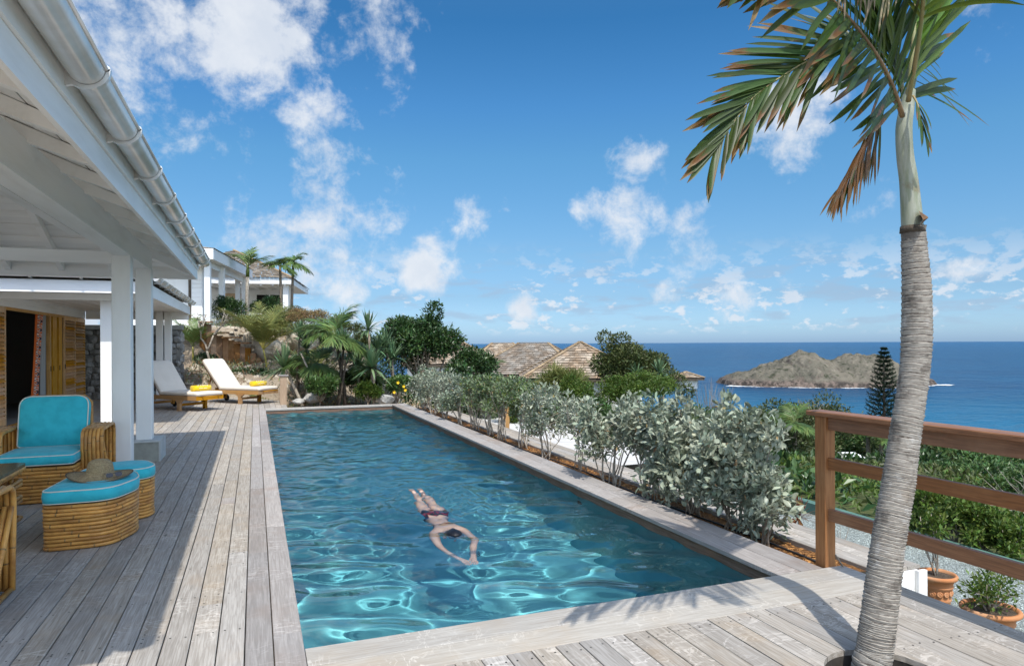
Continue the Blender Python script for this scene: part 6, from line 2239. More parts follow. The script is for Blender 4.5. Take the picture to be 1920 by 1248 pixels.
def hb_(mb, name, m_, parent=None, smooth=False):
    mb.v = [tuple(Vector(p) - O) for p in mb.v]
    mb.arr = [(V - np.array(tuple(O)), Q, m) for V, Q, m in mb.arr]
    return mb.build(name, m_, parent or hh, smooth=smooth)


CA = at(400, 483, 24.5); CA.z = 0
za = 4.66
hb_(box_l(MB(), CA, -6.0, 0, 0, .05, za, za + 0.38), 'fascia', M_white)
hb_(box_l(MB(), CA, -.05, 0.0, .05, 7.4, za, za + 0.38), 'fascia', M_white)
hb_(box_l(MB(), CA, -6.0, -.06, .06, 7.4, za + 0.02, za + 0.06), 'soffit', M_white)
zt = za + .40
pts = [CA + F * .04 + Vector((0, 0, zt)), CA + F * .04 + Rr * 7.4 + Vector((0, 0, zt)), CA - F * 2.6 + Rr * 4.8 + Vector((0, 0, zt + .55)), CA - F * 2.6 + Rr * 2.6 + Vector((0, 0, zt + .55)), CA - F * 6 + Vector((0, 0, zt)), CA - F * 6 + Rr * 2.6 + Vector((0, 0, zt + .55))]
ro = MB()
ro.add(pts, [(0, 1, 2, 3), (4, 0, 3, 5)])
hb_(ro, 'roof', M_rsh)
for (fx, ry) in ((-0.30, 0.45), (-0.28, 2.55), (-0.55, 6.9), (-0.28, 6.9)):
    p = CA + F * fx + Rr * ry
    z0 = 2.3
    hb_(MB().beam((p.x, p.y, z0), (p.x, p.y, za + .015), .2, .2, up=tuple(Rr)), 'post', M_white)
p = CA + F * -.30 + Rr * .45
hb_(MB().prism([(p.x - .26, p.y - .2), (p.x + .26, p.y - .2), (p.x + .2, p.y + .2), (p.x - .2, p.y + .2)], 1.95, 2.30), 'post_base', M_lime_w)
hb_(box_l(MB(), CA, -5.9, -.45, .3, .42, za - .22, za + .015), 'beam', M_white)
hb_(box_l(MB(), CA, -.42, -.30, .6, 7.3, za - .22, za + .015), 'beam', M_white)
# floor slab of the terrace
hb_(box_l(MB(), CA, -7.0, 0.1, 0.1, 16.0, 2.02, 2.28), 'terrace', M_lime_w)
# siding wall left (seen above the low wing)
wl = hb_(box_l(MB(), CA, -4.0, -1.25, 1.0, 1.2, 2.2, za), 'wall', M_white)
for k in range(15):
    z0 = 2.25 + k * .16
    hb_(box_l(MB(), CA, -0.98, -.62, .93, .96, z0, z0 + .152), 'siding_board', M_white_x, parent=wl)
    hb_(box_l(MB(), CA, -4.0, -2.0, .965, .995, z0, z0 + .152), 'siding_board', M_white_x, parent=wl)
hb_(box_l(MB(), CA, -1.25, -.60, .965, 1.2, 2.2, za), 'wall', M_white)
hb_(box_l(MB(), CA, -1.08, -1.0, .90, .96, 2.2, za), 'downpipe', M_bark_dk)
# second pavilion further back
CB = at(548, 533, 33); CB.z = 0
zb_ = 4.50
hb_(box_l(MB(), CB, -5.2, 0, 0, .05, zb_, zb_ + .26), 'fascia', M_white)
hb_(box_l(MB(), CB, -.05, 0, .055, 7.0, zb_, zb_ + .26), 'fascia', M_white)
hb_(box_l(MB(), CB, -5.2, -.06, .06, 7.0, zb_ + .02, zb_ + .05), 'soffit', M_white)
for k in range(9):
    hb_(box_l(MB(), CB, -4.8 + k * .55, -4.73 + k * .55, .07, 3.2, zb_ - .08, zb_ + .015), 'rafter', M_white)
for (fx, ry) in ((-.35, .4), (-.35, 2.0), (-4.6, .4)):
    p = CB + F * fx + Rr * ry
    hb_(MB().beam((p.x, p.y, 2.3), (p.x, p.y, zb_ + .015), .24, .24, up=tuple(Rr)), 'post', M_white)
hb_(box_l(MB(), CB, -5.5, -.6, 3.2, 3.4, 2.2, zb_ + .01), 'wall', M_white)
hb_(box_l(MB(), CB, -3.9, -2.9, 3.15, 3.19, 2.28, 4.25), 'door', M_louver_v)
hb_(box_l(MB(), CB, -2.2, -.9, 3.15, 3.19, 2.9, 4.2), 'window', M_dark)
wf = MB()
for x_ in (-2.24, -1.57, -.90):
    box_l(wf, CB, x_, x_ + .05, 3.10, 3.148, 2.86, 4.24)
box_l(wf, CB, -2.19, -.90, 3.105, 3.147, 2.86, 2.91)
box_l(wf, CB, -2.19, -.90, 3.105, 3.147, 4.19, 4.24)
hb_(wf, 'window_frame', M_white)
for k in range(14):
    hb_(box_l(MB(), CB, -5.5, -3.95, 3.165, 3.195, 2.25 + k * .16, 2.40 + k * .16), 'siding_board', M_white_x)
rl_ = MB()
for z_ in (2.75, 3.05):
    box_l(rl_, CB, -4.5, -.45, .36, .41, z_, z_ + .05)
hb_(rl_, 'balustrade', M_white)
e = lambda x, y, z: CB + F * x + Rr * y + Vector((0, 0, z)) - O
zt = zb_ + .27
ap = (-3.4, 3.5)
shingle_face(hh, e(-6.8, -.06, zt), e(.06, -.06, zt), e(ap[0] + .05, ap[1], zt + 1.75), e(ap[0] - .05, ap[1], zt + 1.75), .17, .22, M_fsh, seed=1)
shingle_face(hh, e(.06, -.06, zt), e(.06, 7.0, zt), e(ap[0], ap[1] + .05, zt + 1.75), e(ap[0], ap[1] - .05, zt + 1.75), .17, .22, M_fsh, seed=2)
MB().tube([e(.06, -.06, zt + .03), e(ap[0], ap[1], zt + 1.79)], .05, 6).build('hip_cap', M_ridge, hh)

# plants round the hill house
palm('garden_palm', 'palm with a V of fronds in front of the hill house', on_ground(462, 592, 27.2) , 2.15, (0.05, 0), 7, 1.05, 0.40, 0.030, M_lf_palm, 0.075, 51, el=(0.75, 1.35), droop=(0.6, 1.3), spread=42, nl=26, bark=M_bark_lt, shaft=.45)
palm('garden_palm', 'left of two palms at the right corner of the hill house', on_ground(528, 600, 28.5), 2.75, (-0.05, 0), 13, 0.78, 0.36, 0.035, M_lf_palm, 0.06, 52, el=(-.15, 1.3), droop=(1.0, 1.7), spread=50, nl=20)
palm('garden_palm', 'right of two palms at the right corner of the hill house', on_ground(546, 600, 29.0), 2.95, (0.1, 0), 14, 0.80, 0.36, 0.035, M_lf_palm, 0.06, 53, el=(-.15, 1.35), droop=(1.0, 1.7), spread=50, nl=20)
tree('rounded_bush', 'dark rounded bush between the white posts of the hill house', 'bush', on_ground(428, 606, 26.8), at(428, 580, 26.8), (.62, .45, .70), 3600, .10, .042, M_lf_dark, tr=.03, k=12, seed=54)
tree('rounded_bush', 'dark bush under the deep eave right of the V fronded palm', 'bush', on_ground(500, 600, 28), at(497, 578, 28), (.70, .45, .65), 3400, .10, .042, M_lf_dark, tr=.03, k=12, seed=55)
tree('rounded_bush', 'small grey green bush at the corner of the sided wall', 'bush', on_ground(386, 612, 26.4), at(384, 588, 26.4), (.22, .2, .32), 600, .08, .035, M_lf_sage, tr=.02, k=8, seed=56)
tree('scrub_bush', 'pale dry scrub below the V fronded palm', 'bush', on_ground(480, 620, 25.2), at(478, 603, 25.2), (.75, .4, .28), 1600, .09, .03, M_lf_sage, tr=.02, k=14, seed=57)
tree('scrub_bush', 'brownish dry scrub behind the feathery palm', 'bush', on_ground(560, 625, 25.6), at(565, 598, 25.6), (.95, .5, .55), 2600, .12, .025, M_lf_dry, tr=.03, k=16, seed=58)
tree('scrub_bush', 'green brown scrub at the edge of the bank against the sky', 'bush', on_ground(590, 640, 25.0), at(595, 622, 25.0), (.7, .5, .4), 1700, .10, .03, M_lf_olive, tr=.03, k=14, seed=59)
tree('scrub_bush', 'olive scrub on the crest between palm and yucca', 'bush', on_ground(650, 650, 26.0), at(655, 622, 26.0), (.8, .5, .35), 1500, .11, .04, M_lf_olive, tr=.03, k=14, seed=60)

for i, (u, v, d_, R_, lm_, n_, lab_) in enumerate((
        (455, 612, 26.5, (.6, .4, .42), M_lf_sage, 2600, 'grey green bush at the foot of the V fronded palm'), (545, 602, 27.5, (.7, .5, .55), M_lf_olive, 3200, 'olive bush hiding the foot of the two corner palms'),
        (512, 612, 25.8, (.7, .5, .5), M_lf_areca, 2600, 'yellow green bush at the head of the rocky bank'), (580, 628, 24.2, (.8, .5, .5), M_lf_sage, 3000, 'sage bush on the rocky bank behind the feathery palm'),
        (625, 640, 24.6, (.7, .5, .45), M_lf_mid, 3000, 'green bush on the bank behind the tall slender palm'), (690, 655, 23.0, (.7, .5, .6), M_lf_olive, 3000, 'olive bush left of the big dark tree behind the yuccas'),
        (560, 700, 21.6, (.5, .4, .45), M_lf_mid, 2600, 'green bush in the bed behind the leaning yucca'), (640, 715, 21.0, (.6, .4, .35), M_lf_dark, 2600, 'dark bush among the palm trunks'))):
    p_ = at(u, v, d_)
    tree('bank_bush', lab_, 'bush', (p_.x, p_.y, min(gz(p_.x, p_.y), p_.z - R_[2])), tuple(p_), R_, n_, .10, .036, lm_, tr=.025, k=18, seed=600 + i, group='bushes on the rocky bank')

# ================================================================ shingle roofed houses beyond the hedge
def cottage(label, pk, eave_z, w, dpt, rise, d, m_, seed, ridge=0.0, yaw=0.0, wall=None, wall_h=2.6):
    """hip roof whose peak shows at pixel pk, d metres off"""
    top = at(pk[0], pk[1], d)
    root = empty('cottage', (top.x, top.y, eave_z), -YAW + yaw, label=label, cat='house', group='shingle roofed cottages below the hedge')
    zt_ = top.z - eave_z
    hw, hd, hr = w / 2, dpt / 2, ridge / 2
    E = [Vector((-hw, -hd, 0)), Vector((hw, -hd, 0)), Vector((hw, hd, 0)), Vector((-hw, hd, 0))]
    R0, R1 = Vector((-hr - .02, 0, zt_)), Vector((hr + .02, 0, zt_))
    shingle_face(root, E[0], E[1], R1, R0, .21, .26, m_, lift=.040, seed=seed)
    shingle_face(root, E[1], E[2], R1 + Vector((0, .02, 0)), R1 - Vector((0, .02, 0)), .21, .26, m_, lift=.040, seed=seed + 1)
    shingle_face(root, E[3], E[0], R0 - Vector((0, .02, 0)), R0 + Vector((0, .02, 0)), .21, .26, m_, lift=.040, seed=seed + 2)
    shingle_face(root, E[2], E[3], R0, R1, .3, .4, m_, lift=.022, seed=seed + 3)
    for a, b in ((E[0], R0), (E[1], R1), (E[2], R1), (E[3], R0)) + (((R0, R1),) if ridge else ()):
        n = max(2, int((b - a).length / .25))
        hc = MB()
        for k in range(n):
            hc.beam(a.lerp(b, k / n) + Vector((0, 0, .03)), a.lerp(b, (k + .95) / n) + Vector((0, 0, .045)), .20, .03)
        hc.build('hip_cap', M_ridge, root, kind='stuff')
    MB().box(-hw + .4, hw - .4, -hd + .4, hd - .4, -wall_h, -.03).build('wall', wall or M_white, root)
    MB().box(-hw + .02, hw - .02, -hd + .02, hd - .02, -.16, -.02).build('fascia', M_bark_dk, root)
    return root


cottage('nearest cottage with tan pointed shingle roof beside the olive tree', (1088, 641), -0.15, 6.4, 5.4, 1.8, 36, M_rsh, 70)
cottage('cottage with greyed shingle roof and short flat ridge', (1000, 643), -0.3, 7.4, 6.0, 1.9, 44, M_rsh_g, 74, ridge=1.9, yaw=-.25)
cottage('farther cottage with brown shingle roof between greyed roof and dark tree', (942, 643), -0.2, 6.4, 6.0, 1.8, 54, M_rsh, 78, ridge=1.6, yaw=.15)
cottage('cottage roof peeping out right behind the big dark tree', (846, 630), 0.3, 6.4, 6, 1.8, 46, M_rsh, 82, yaw=.1)
cottage('small distant cottage with white wall glimpsed behind the olive tree', (1286, 697), -0.85, 2.0, 2.4, .8, 48, M_rsh, 86, wall_h=.75)

# white roofs down the slope
M_wroof = mat('white_roof', (0.80, 0.80, 0.79), (0.72, 0.72, 0.71), scale=1.5, rough=.7)


def white_house(label, ridge_a, ridge_b, d, hw, rise):
    a, b = at(*ridge_a, d), at(*ridge_b, d)
    c = (a + b) / 2
    root = empty('white_roofed_house', (c.x, c.y, c.z - rise), -YAW, label=label, cat='house')
    hl = (b - a).length / 2
    E = [Vector((-hl - hw, -hw, 0)), Vector((hl + hw, -hw, 0)), Vector((hl + hw, hw, 0)), Vector((-hl - hw, hw, 0))]
    R0, R1 = Vector((-hl, 0, rise)), Vector((hl, 0, rise))
    MB().add(E + [R0, R1], [(0, 1, 5, 4), (1, 2, 5), (2, 3, 4, 5), (3, 0, 4)]).build('roof', M_wroof, root)
    MB().box(-hl - hw + .3, hl + hw - .3, -hw + .3, hw - .3, -2.8, -.01).build('wall', M_white, root)
    for k in (-.4, .4):
        MB().box(k * hl * 2 - .4, k * hl * 2 + .4, -hw + .27, -hw + .29, -1.6, -.5).build('window', M_dark, root)
    return root


white_house('white hipped roof among trees seen through the railing', (1572, 846), (1602, 848), 42, 2.0, 1.2)
white_house('lower white roof extension right of the hipped white roof', (1640, 862), (1668, 866), 41, 1.2, .7)
white_house('white roof corner beside the end of the silver hedge', (1440, 872), (1480, 880), 24, 2.2, 1.6)

# ================================================================ trees and scrub on the slope
def slope_tree(u, v_top, d, r, h, lm, seed, label, n=2600, L=.2, W=.085, group='trees on the slope below the terrace'):
    tp_ = at(u, v_top, d)
    c = Vector((tp_.x, tp_.y, tp_.z - h * .5))
    g = Vector((tp_.x, tp_.y, min(gz(tp_.x, tp_.y), tp_.z - h)))
    return tree('slope_tree', label, 'tree', g, c, (r * 1.2, r * 1.05, h * .55), n, L, W, lm, tr=.10, k=26, seed=seed, group=group, lumps=.38)


spots = [  # u, v of top, distance, radius, height, leaf, own label
    (1410, 762, 42, 2.2, 3.2, M_lf_olive, 'olive tree crown behind the last silver shrubs'),
    (1475, 752, 48, 2.6, 4.0, M_lf_olive, 'olive tree whose crown tops the slope left of the railing'),
    (1530, 745, 46, 2.3, 4.2, M_lf_olive, 'tall olive tree right above the railing end'),
    (1595, 785, 52, 2.6, 4.0, M_lf_mid, 'mid green tree just under the handrail'),
    (1440, 800, 34, 2.0, 3.2, M_lf_olive, 'olive tree below the last silver shrubs'), (1500, 815, 36, 2.0, 3.4, M_lf_olive, 'olive tree crown left of the railing post, below the crest'), (1560, 820, 50, 2.0, 2.8, M_lf_mid, 'mid green tree beyond the white hipped roof'), (1640, 800, 50, 2.4, 3.6, M_lf_mid, 'mid green tree above the fan palms'),
    (1700, 800, 46, 2.6, 4.2, M_lf_olive, 'olive tree right of the palm trunk, just under the handrail'), (1760, 815, 40, 2.4, 3.6, M_lf_olive, 'olive tree second from the palm trunk under the handrail'), (1830, 822, 42, 2.6, 4.0, M_lf_mid, 'mid green tree third from the palm trunk under the handrail'), (1900, 828, 38, 2.6, 4.0, M_lf_olive, 'olive tree at the right edge under the handrail'),
    (1500, 872, 21, 1.1, 1.9, M_lf_dark, 'dark round bush between the white roof corner and the railing post'),
    (1590, 905, 18.5, 1.3, 1.5, M_lf_mid, 'dense bush behind the kerb left of the palm trunk'),
    (1655, 900, 17.0, 1.1, 1.7, M_lf_dark, 'dark bush right behind the palm trunk'),
    (1560, 888, 24, 1.3, 1.7, M_lf_olive, 'olive bush left of the fan palms, in front of the white roof'), (1640, 886, 26, 1.4, 1.8, M_lf_olive, 'olive bush in front of the fan palms'),
    (1790, 856, 18.5, 1.7, 2.2, M_lf_mid, 'large glossy green bush above the middle rail'),
    (1880, 850, 17.5, 1.7, 2.4, M_lf_mid, 'large glossy green bush at the right edge above the middle rail'),
    (1730, 870, 19.5, 1.3, 2.0, M_lf_dark, 'dark leafy bush just right of the palm trunk'),
    (1760, 920, 14.0, 1.0, 1.3, M_lf_dark, 'shaded dark bush behind the leggy kerb shrubs'),
    (1850, 925, 13.0, 1.0, 1.3, M_lf_dark, 'shaded dark bush at right behind the leggy kerb shrubs'),
    (1460, 905, 17.0, 0.8, 1.0, M_lf_mid, 'low green bush at the far end of the kerb'),
    (1380, 800, 30, 1.6, 2.4, M_lf_olive, 'olive tree behind the bushy silver shrub with leaning trunk'), (1350, 790, 36, 1.6, 2.2, M_lf_mid, 'mid green tree peeping over the silver hedge'),
    (1700, 835, 24, 1.8, 2.6, M_lf_dark, 'dark tree filling the gap right of the palm trunk under the handrail'), (1830, 850, 25, 2.0, 2.6, M_lf_mid, 'green tree rising behind the large glossy bushes'),
    (1570, 925, 16.0, 1.0, 1.3, M_lf_bright, 'bright bush in the gap left of the palm trunk'), (1535, 900, 20.0, 1.1, 1.5, M_lf_mid, 'mid green bush right behind the railing post'), (1600, 875, 30, 1.5, 1.9, M_lf_olive, 'olive tree just below the white hipped roof'),
    (1690, 925, 12.5, .9, 1.3, M_lf_mid, 'green bush hugging the kerb behind the palm trunk'), (1610, 935, 13.5, .9, 1.1, M_lf_mid, 'glossy bush overhanging the green kerb left of the palm trunk'), (1815, 935, 11.6, .9, 1.2, M_lf_dark, 'dark bush between the two shaded bushes at the kerb'),
    (1545, 775, 60, 3.0, 4.0, M_lf_mid, 'far green tree just under the railing corner'), (1620, 815, 60, 2.6, 3.2, M_lf_olive, 'far olive tree above the white hipped roof'),
    (1930, 880, 15, 1.3, 2.0, M_lf_mid, 'green bush at the right edge behind the pale branches'), (2020, 850, 22, 2.2, 3.2, M_lf_mid, 'broad green tree beyond the right edge bushes'), (1980, 835, 32, 2.4, 3.6, M_lf_olive, 'olive tree beyond the right edge bushes'),
]
for i, (u, v, d, r, h, lm, lab) in enumerate(spots):
    nearb = d < 20
    n_ = int((11000 if nearb else 6000) * (1.0 if r > 1.05 else .7))
    slope_tree(u, v, d, r, h, lm, 300 + i, lab, n=n_, L=.115 if nearb else .23, W=.055 if nearb else .105)
# undergrowth over the slope: one uncountable mass
n = 90000
az = np.radians(RNG.uniform(14, 62, n))
D = 11 + 62 * RNG.uniform(0, 1, n) ** 0.8
X, Y = D * np.sin(az), D * np.cos(az)
keep = (X > 8.1 + 0.0 * Y) | (D > 20) & (X > 5)
X, Y, D = X[keep], Y[keep], D[keep]
bump_ = np.clip(vnoise(X, Y, 31, 3, 1.6), -.6, 1.6)
Z = ground(X, Y) + np.maximum(0, bump_) * 0.35 * RNG.uniform(.2, 1, len(X)) + .05
mb = MB()
sel = np.digitize(vnoise(X, Y, 55, 4, 3.5) + RNG.normal(0, .25, len(X)), [-.55, .15, .85])
for q in range(4):
    w_ = sel == q
    k_ = int(w_.sum())
    sz = (1.0, .8, 1.5, .9)[q]
    add_leaves(mb, np.stack([X, Y, Z], -1)[w_], RNG.normal(0, .8, (k_, 3)) + np.array([0, 0, .6]), (.12 + .004 * D[w_]) * sz, (.05 + .0018 * D[w_]) * sz, q)
mb.build('undergrowth', [M_lf_olive, M_lf_bright, M_lf_dark, M_lf_dry], None, kind='stuff')

# fan palms in the valley
palm('fan_palm', 'fan palm with a pale trunk beside the white hipped roof', on_ground(1628, 880, 39), 2.2, (0, 0), 16, 1.1, .55, .06, M_lf_palm, .12, 91, el=(-.4, 1.3), droop=(.4, .9), spread=64, nl=16)
palm('fan_palm', 'smaller fan palm right of the white hipped roof', on_ground(1652, 880, 38), 1.7, (0, 0), 14, 1.0, .5, .06, M_lf_palm, .10, 92, el=(-.4, 1.3), droop=(.4, .9), spread=64, nl=16)
palm('fan_palm', 'shaggy palm head beside the railing post', on_ground(1490, 850, 33), 2.0, (0, 0), 16, 1.2, .55, .05, M_lf_palm, .12, 93, el=(-.5, 1.3), droop=(.6, 1.2), spread=60, nl=18)

# Norfolk pine with tiers of upswept branches
d_np = 46.0
ntop, nbase = at(1658, 652, d_np), at(1658, 830, d_np)
pn = empty('norfolk_pine', (nbase.x, nbase.y, gz(nbase.x, nbase.y)), label='dark tiered pine silhouetted against the island', cat='tree')
Hn = ntop.z - pn.location.z
MB().tube([(0, 0, 0), (0, 0, Hn * .5), (0, 0, Hn)], [.14, .09, .012], 7).build('trunk', M_bark_dk, pn, smooth=True)
M_pine = leaf_mat('pine_needles', (0.022, 0.042, 0.016), (0.014, 0.028, 0.011), rough=.6, isl=.4, transl=.05)
rnd = random.Random(5)
tiers = 20
for k in range(tiers):
    t = k / (tiers - 1)
    z = Hn - 0.12 - t * 5.6
    if z < .4: break
    Lb = 0.10 + 1.20 * t ** 0.75
    if t > .72: Lb *= 1 - (t - .72) * .9
    mb = MB()
    for j in range(7):
        a = 2 * PI * (j + .5 * (k % 2)) / 7 + rnd.uniform(-.15, .15)
        P_, pts = Vector((0, 0, z)), []
        for s_ in range(6):
            q = s_ / 5
            pts.append(Vector((math.cos(a) * Lb * q, math.sin(a) * Lb * q, z + Lb * (.05 * q + .28 * q * q))))
        mb.tube(pts, [.018 * (1 - .7 * s_ / 5) for s_ in range(6)], 4, 0)
        C = np.array([tuple(pts[min(5, int(q * 5))].lerp(pts[min(5, int(q * 5) + 1)], q * 5 % 1)) for q in np.linspace(.15, 1, 34)])
        Dv = np.tile([math.cos(a), math.sin(a), .7], (34, 1)) + RNG.normal(0, .55, (34, 3))
        add_leaves(mb, C, Dv, .20 + .1 * Lb, .05, 1)
    mb.build('branch_tier', [M_bark_dk, M_pine], pn)

# bare pale twigs above the olive tree, and at the right edge
for lab, (u0, v0), (ua, ub), (va, vb), d, k in (('leafless pale twigs above the olive tree crown by the sea', (1530, 790), (1490, 1560), (745, 765), 45.5, 22),
                                             ('tangle of bare pale branches at the right behind the railing', (1945, 960), (1840, 1925), (865, 985), 10.5, 26)):
    tw = empty('bare_branches', tuple(at(u0, v0, d)), label=lab, cat='branches')
    mb = MB()
    rr_ = .012 if d < 20 else .03
    for _ in range(k):
        t_ = at(rnd.uniform(ua, ub), rnd.uniform(va, vb), d + rnd.uniform(-.4, .4)) - tw.location
        mid = t_ * .5 + Vector((rnd.uniform(-.1, .1), rnd.uniform(-.1, .1), rnd.uniform(-.05, .1)))
        limb(mb, (0, 0, 0), mid, rr_, rr_ * .7, 4, .1, 4, rnd)
        limb(mb, mid, t_, rr_ * .7, rr_ * .25, 4, .12, 4, rnd)
    mb.build('twigs', M_bark_lt, tw)

# ---- kerb shrubs, potted plants, small plants on the gravel
def leggy(label, base, w, H, n, L, lm, seed, name='leggy_shrub', ns=7, low=.45, group=None, cat='shrub', rs=.009):
    rng = np.random.default_rng(seed)
    rnd = random.Random(seed)
    root = empty(name, tuple(base), label=label, cat=cat, group=group)
    cl = []
    sm = MB()
    for k in range(ns):
        c = Vector((rnd.uniform(-w, w), rnd.uniform(-w, w) * .7, rnd.uniform(low * H, H * .95)))
        cl.append((np.array(tuple(c)), .13, .13, .14))
        cl.append((np.array(tuple(c * .8 + Vector((rnd.uniform(-.08, .08), rnd.uniform(-.08, .08), .0)))), .1, .1, .12))
        limb(sm, (rnd.uniform(-.03, .03), rnd.uniform(-.03, .03), -.02), c, rs, rs * .4, 5, .05, 4, rnd)
        limb(sm, c * .5, c + Vector((rnd.uniform(-.12, .12), rnd.uniform(-.12, .12), -.05)), rs * .6, rs * .25, 4, .08, 3, rnd)
    mb = MB()
    clump_leaves(mb, cl, n, L, L * .45, rng=rng, shell=.3, updir=.6)
    mb.build('foliage', lm, root)
    sm.build('stems', M_bark_lt, root, smooth=True)
    return root


KG = 'yellow green leggy shrubs along the kerb'
for i, (u, v, d, w, H, lab) in enumerate(((1740, 1020, 9.0, .30, .72, 'leggy yellow green kerb shrub nearest the palm trunk'), (1790, 1036, 8.65, .30, .70, 'leggy yellow green kerb shrub second from the trunk'),
                                        (1840, 1050, 8.35, .28, .62, 'leggy yellow green kerb shrub third from the trunk'), (1885, 1062, 8.1, .28, .5, 'leggy yellow green kerb shrub at the far right'))):
    p = at(u, v, d)
    leggy(lab, (p.x, p.y, -1.02), w, H, 1900, .075, M_lf_bright, 400 + i, ns=11, low=.3, group=KG)
leggy('leggy green plant rising from the pot by the white riser boards', (p1_.x, p1_.y, -.67), .17, .75, 420, .07, M_lf_bright, 410, name='potted_plant', ns=6, cat='plant', low=.6)
leggy('small leafy shrub growing in the wide terracotta pot', (p2_.x, p2_.y, -.67), .19, .36, 560, .055, M_lf_bright, 411, name='potted_plant', ns=9, cat='plant', low=.25)
q = at(1497, 1010, 9.0)
yucca('reddish spiky plant on the gravel beside the railing post', (q.x, q.y, -1.0), [(q.x, q.y, -.72)], 95, .34, .022, 60, lm=M_lf_red, cat='plant', name='spiky_plant', tr=.015)
q = at(1575, 985, 8.6)
tg = empty('bare_twig_plant', (q.x, q.y, -1.0), label='thin leafless plant standing on the gravel below the lower rail', cat='plant')
mb = MB()
for k in range(5):
    limb(mb, (0, 0, 0), (rnd.uniform(-.16, .16), rnd.uniform(-.1, .1), rnd.uniform(.25, .42)), .006, .002, 4, .1, 4, rnd)
mb.build('stems', M_bark, tg)
vt = empty('vine_shoot', tuple(Vector((4.0, 3.55, -.32))), label='stray green vine shoot on the low boards behind the coping', cat='vine')
MB().tube([(0, 0, .0), (-.02, .06, .12), (-.08, .14, .28), (-.13, .2, .40)], .006, 5).build('stem', M_bark, vt, smooth=True)
MB().tube([(0.05, 0, .1), (.16, .06, .17), (.25, .04, .16), (.33, -.05, .10), (.36, -.1, .12)], .004, 5).build('stem', M_lf_bright, vt, smooth=True)
# ================================================================ the big palm in the deck
PALM_Y = 2.57


def at_y(u, v, y):
    p = at(u, v, 1.0) - Vector((0, 0, CAM_H))
    return p * (y / p.y) + Vector((0, 0, CAM_H))


TR = [(1634, 1250, 78), (1640, 1215, 74), (1655, 1100, 72), (1668, 1000, 68), (1684, 907, 68), (1697, 818, 63), (1709, 740, 60), (1716, 680, 60), (1719, 620, 61), (1719, 540, 58), (1715, 480, 52), (1712, 425, 47)]
pts = [at_y(u, v, PALM_Y) for u, v, w in TR]
dep = lambda p: p.x * math.sin(YAW) + p.y * math.cos(YAW)
rad = [w / 2 / 1280 * dep(p) * .885 for p, (u, v, w) in zip(pts, TR)]
root_p = empty('palm_tree', (pts[0].x, pts[0].y, -0.25), label='tall ringed palm growing through the hole in the near deck', cat='palm')
OP = root_p.location.copy()
pts = [Vector((pts[0].x - .01, pts[0].y, -.3))] + pts
rad = [rad[0] * 1.12] + rad


def resample(P, R, n):
    L = [0]
    for a, b in zip(P, P[1:]):
        L.append(L[-1] + (b - a).length)
    out, ro = [], []
    for i in range(n):
        s = L[-1] * i / (n - 1)
        j = max(0, min(len(P) - 2, next((k for k in range(len(L) - 1) if L[k + 1] >= s), len(P) - 2)))
        t = (s - L[j]) / max(1e-9, L[j + 1] - L[j])
        p0, p1, p2, p3 = P[max(0, j - 1)], P[j], P[j + 1], P[min(len(P) - 1, j + 2)]
        q = 0.5 * ((2 * p1) + (p2 - p0) * t + (2 * p0 - 5 * p1 + 4 * p2 - p3) * t * t + (3 * p1 - p0 - 3 * p2 + p3) * t ** 3)
        out.append(q)
        ro.append(R[j] + (R[j + 1] - R[j]) * t)
    return out, ro, L[-1]


nseg = 1500
PP, RR, LT = resample(pts, rad, nseg)
rs_ = np.random.default_rng(8)
# ring heights: irregular leaf-scar rings
rings_, s = [], 0.0
while s < LT:
    rings_.append(s)
    frac = s / LT
    s += (0.0135 + 0.0125 * frac) * rs_.uniform(.6, 1.5)
rings_ = np.array(rings_)
nsd = 40
vs = []
ph0 = rs_.uniform(0, 6.28, len(rings_) + 2)
amp0 = rs_.uniform(.5, 1.25, len(rings_) + 2)
ang = np.arange(nsd) * 2 * PI / nsd
scar = []
for i in range(nseg):
    sL = LT * i / (nseg - 1)
    T = (PP[min(i + 1, nseg - 1)] - PP[max(i - 1, 0)]).normalized()
    sd = T.cross(Vector((0, 1, 0))).normalized()
    fw = sd.cross(T)
    jj = np.searchsorted(rings_, sL) - 1
    wob = 0.0028 * np.sin(ang + ph0[jj]) + 0.0016 * np.sin(3 * ang + ph0[jj] * 2.3) + 0.0009 * np.sin(7 * ang + ph0[jj] * 4.1)
    ss = sL + wob
    j2 = np.clip(np.searchsorted(rings_, ss) - 1, 0, len(rings_) - 2)
    f = (ss - rings_[j2]) / (rings_[j2 + 1] - rings_[j2])
    saw = (f ** 1.6) * amp0[j2]
    r = RR[i] * (0.935 + 0.072 * saw + 0.012 * np.sin(2 * ang + 0.9 * sL * 3) * 1.0 + 0.010 * np.sin(sL * 9 + ang))
    scar.append((f > 0.05) & (f < 0.20 + 0.12 * (amp0[j2] - .5) + 0.05 * np.sin(3 * ang + ph0[j2])))
    for k in range(nsd):
        vs.append(PP[i] + sd * (math.cos(ang[k]) * r[k]) + fw * (math.sin(ang[k]) * r[k]) - OP)
idx = np.arange(nseg * nsd).reshape(nseg, nsd)
nxt = np.roll(idx, -1, axis=1)
Q = np.stack([idx[:-1], nxt[:-1], nxt[1:], idx[1:]], -1).reshape(-1, 4)
m, nt = new_mat('palm_trunk_bark')
tc = nt.n('ShaderNodeTexCoord').outputs['Object']
n1 = nt.noise(tc, 9.0, 6, 0.65)
n2 = nt.noise(nt.vmath('MULTIPLY', tc, (1, 1, 3)), 24.0, 6, 0.7)
n3 = nt.noise(tc, 2.6, 4, 0.6)
geo = nt.n('ShaderNodeNewGeometry')
pt = geo.outputs['Pointiness']
col = nt.mix(nt.maprange(n2, 0.33, 0.66), (0.38, 0.345, 0.295), (0.26, 0.23, 0.195))
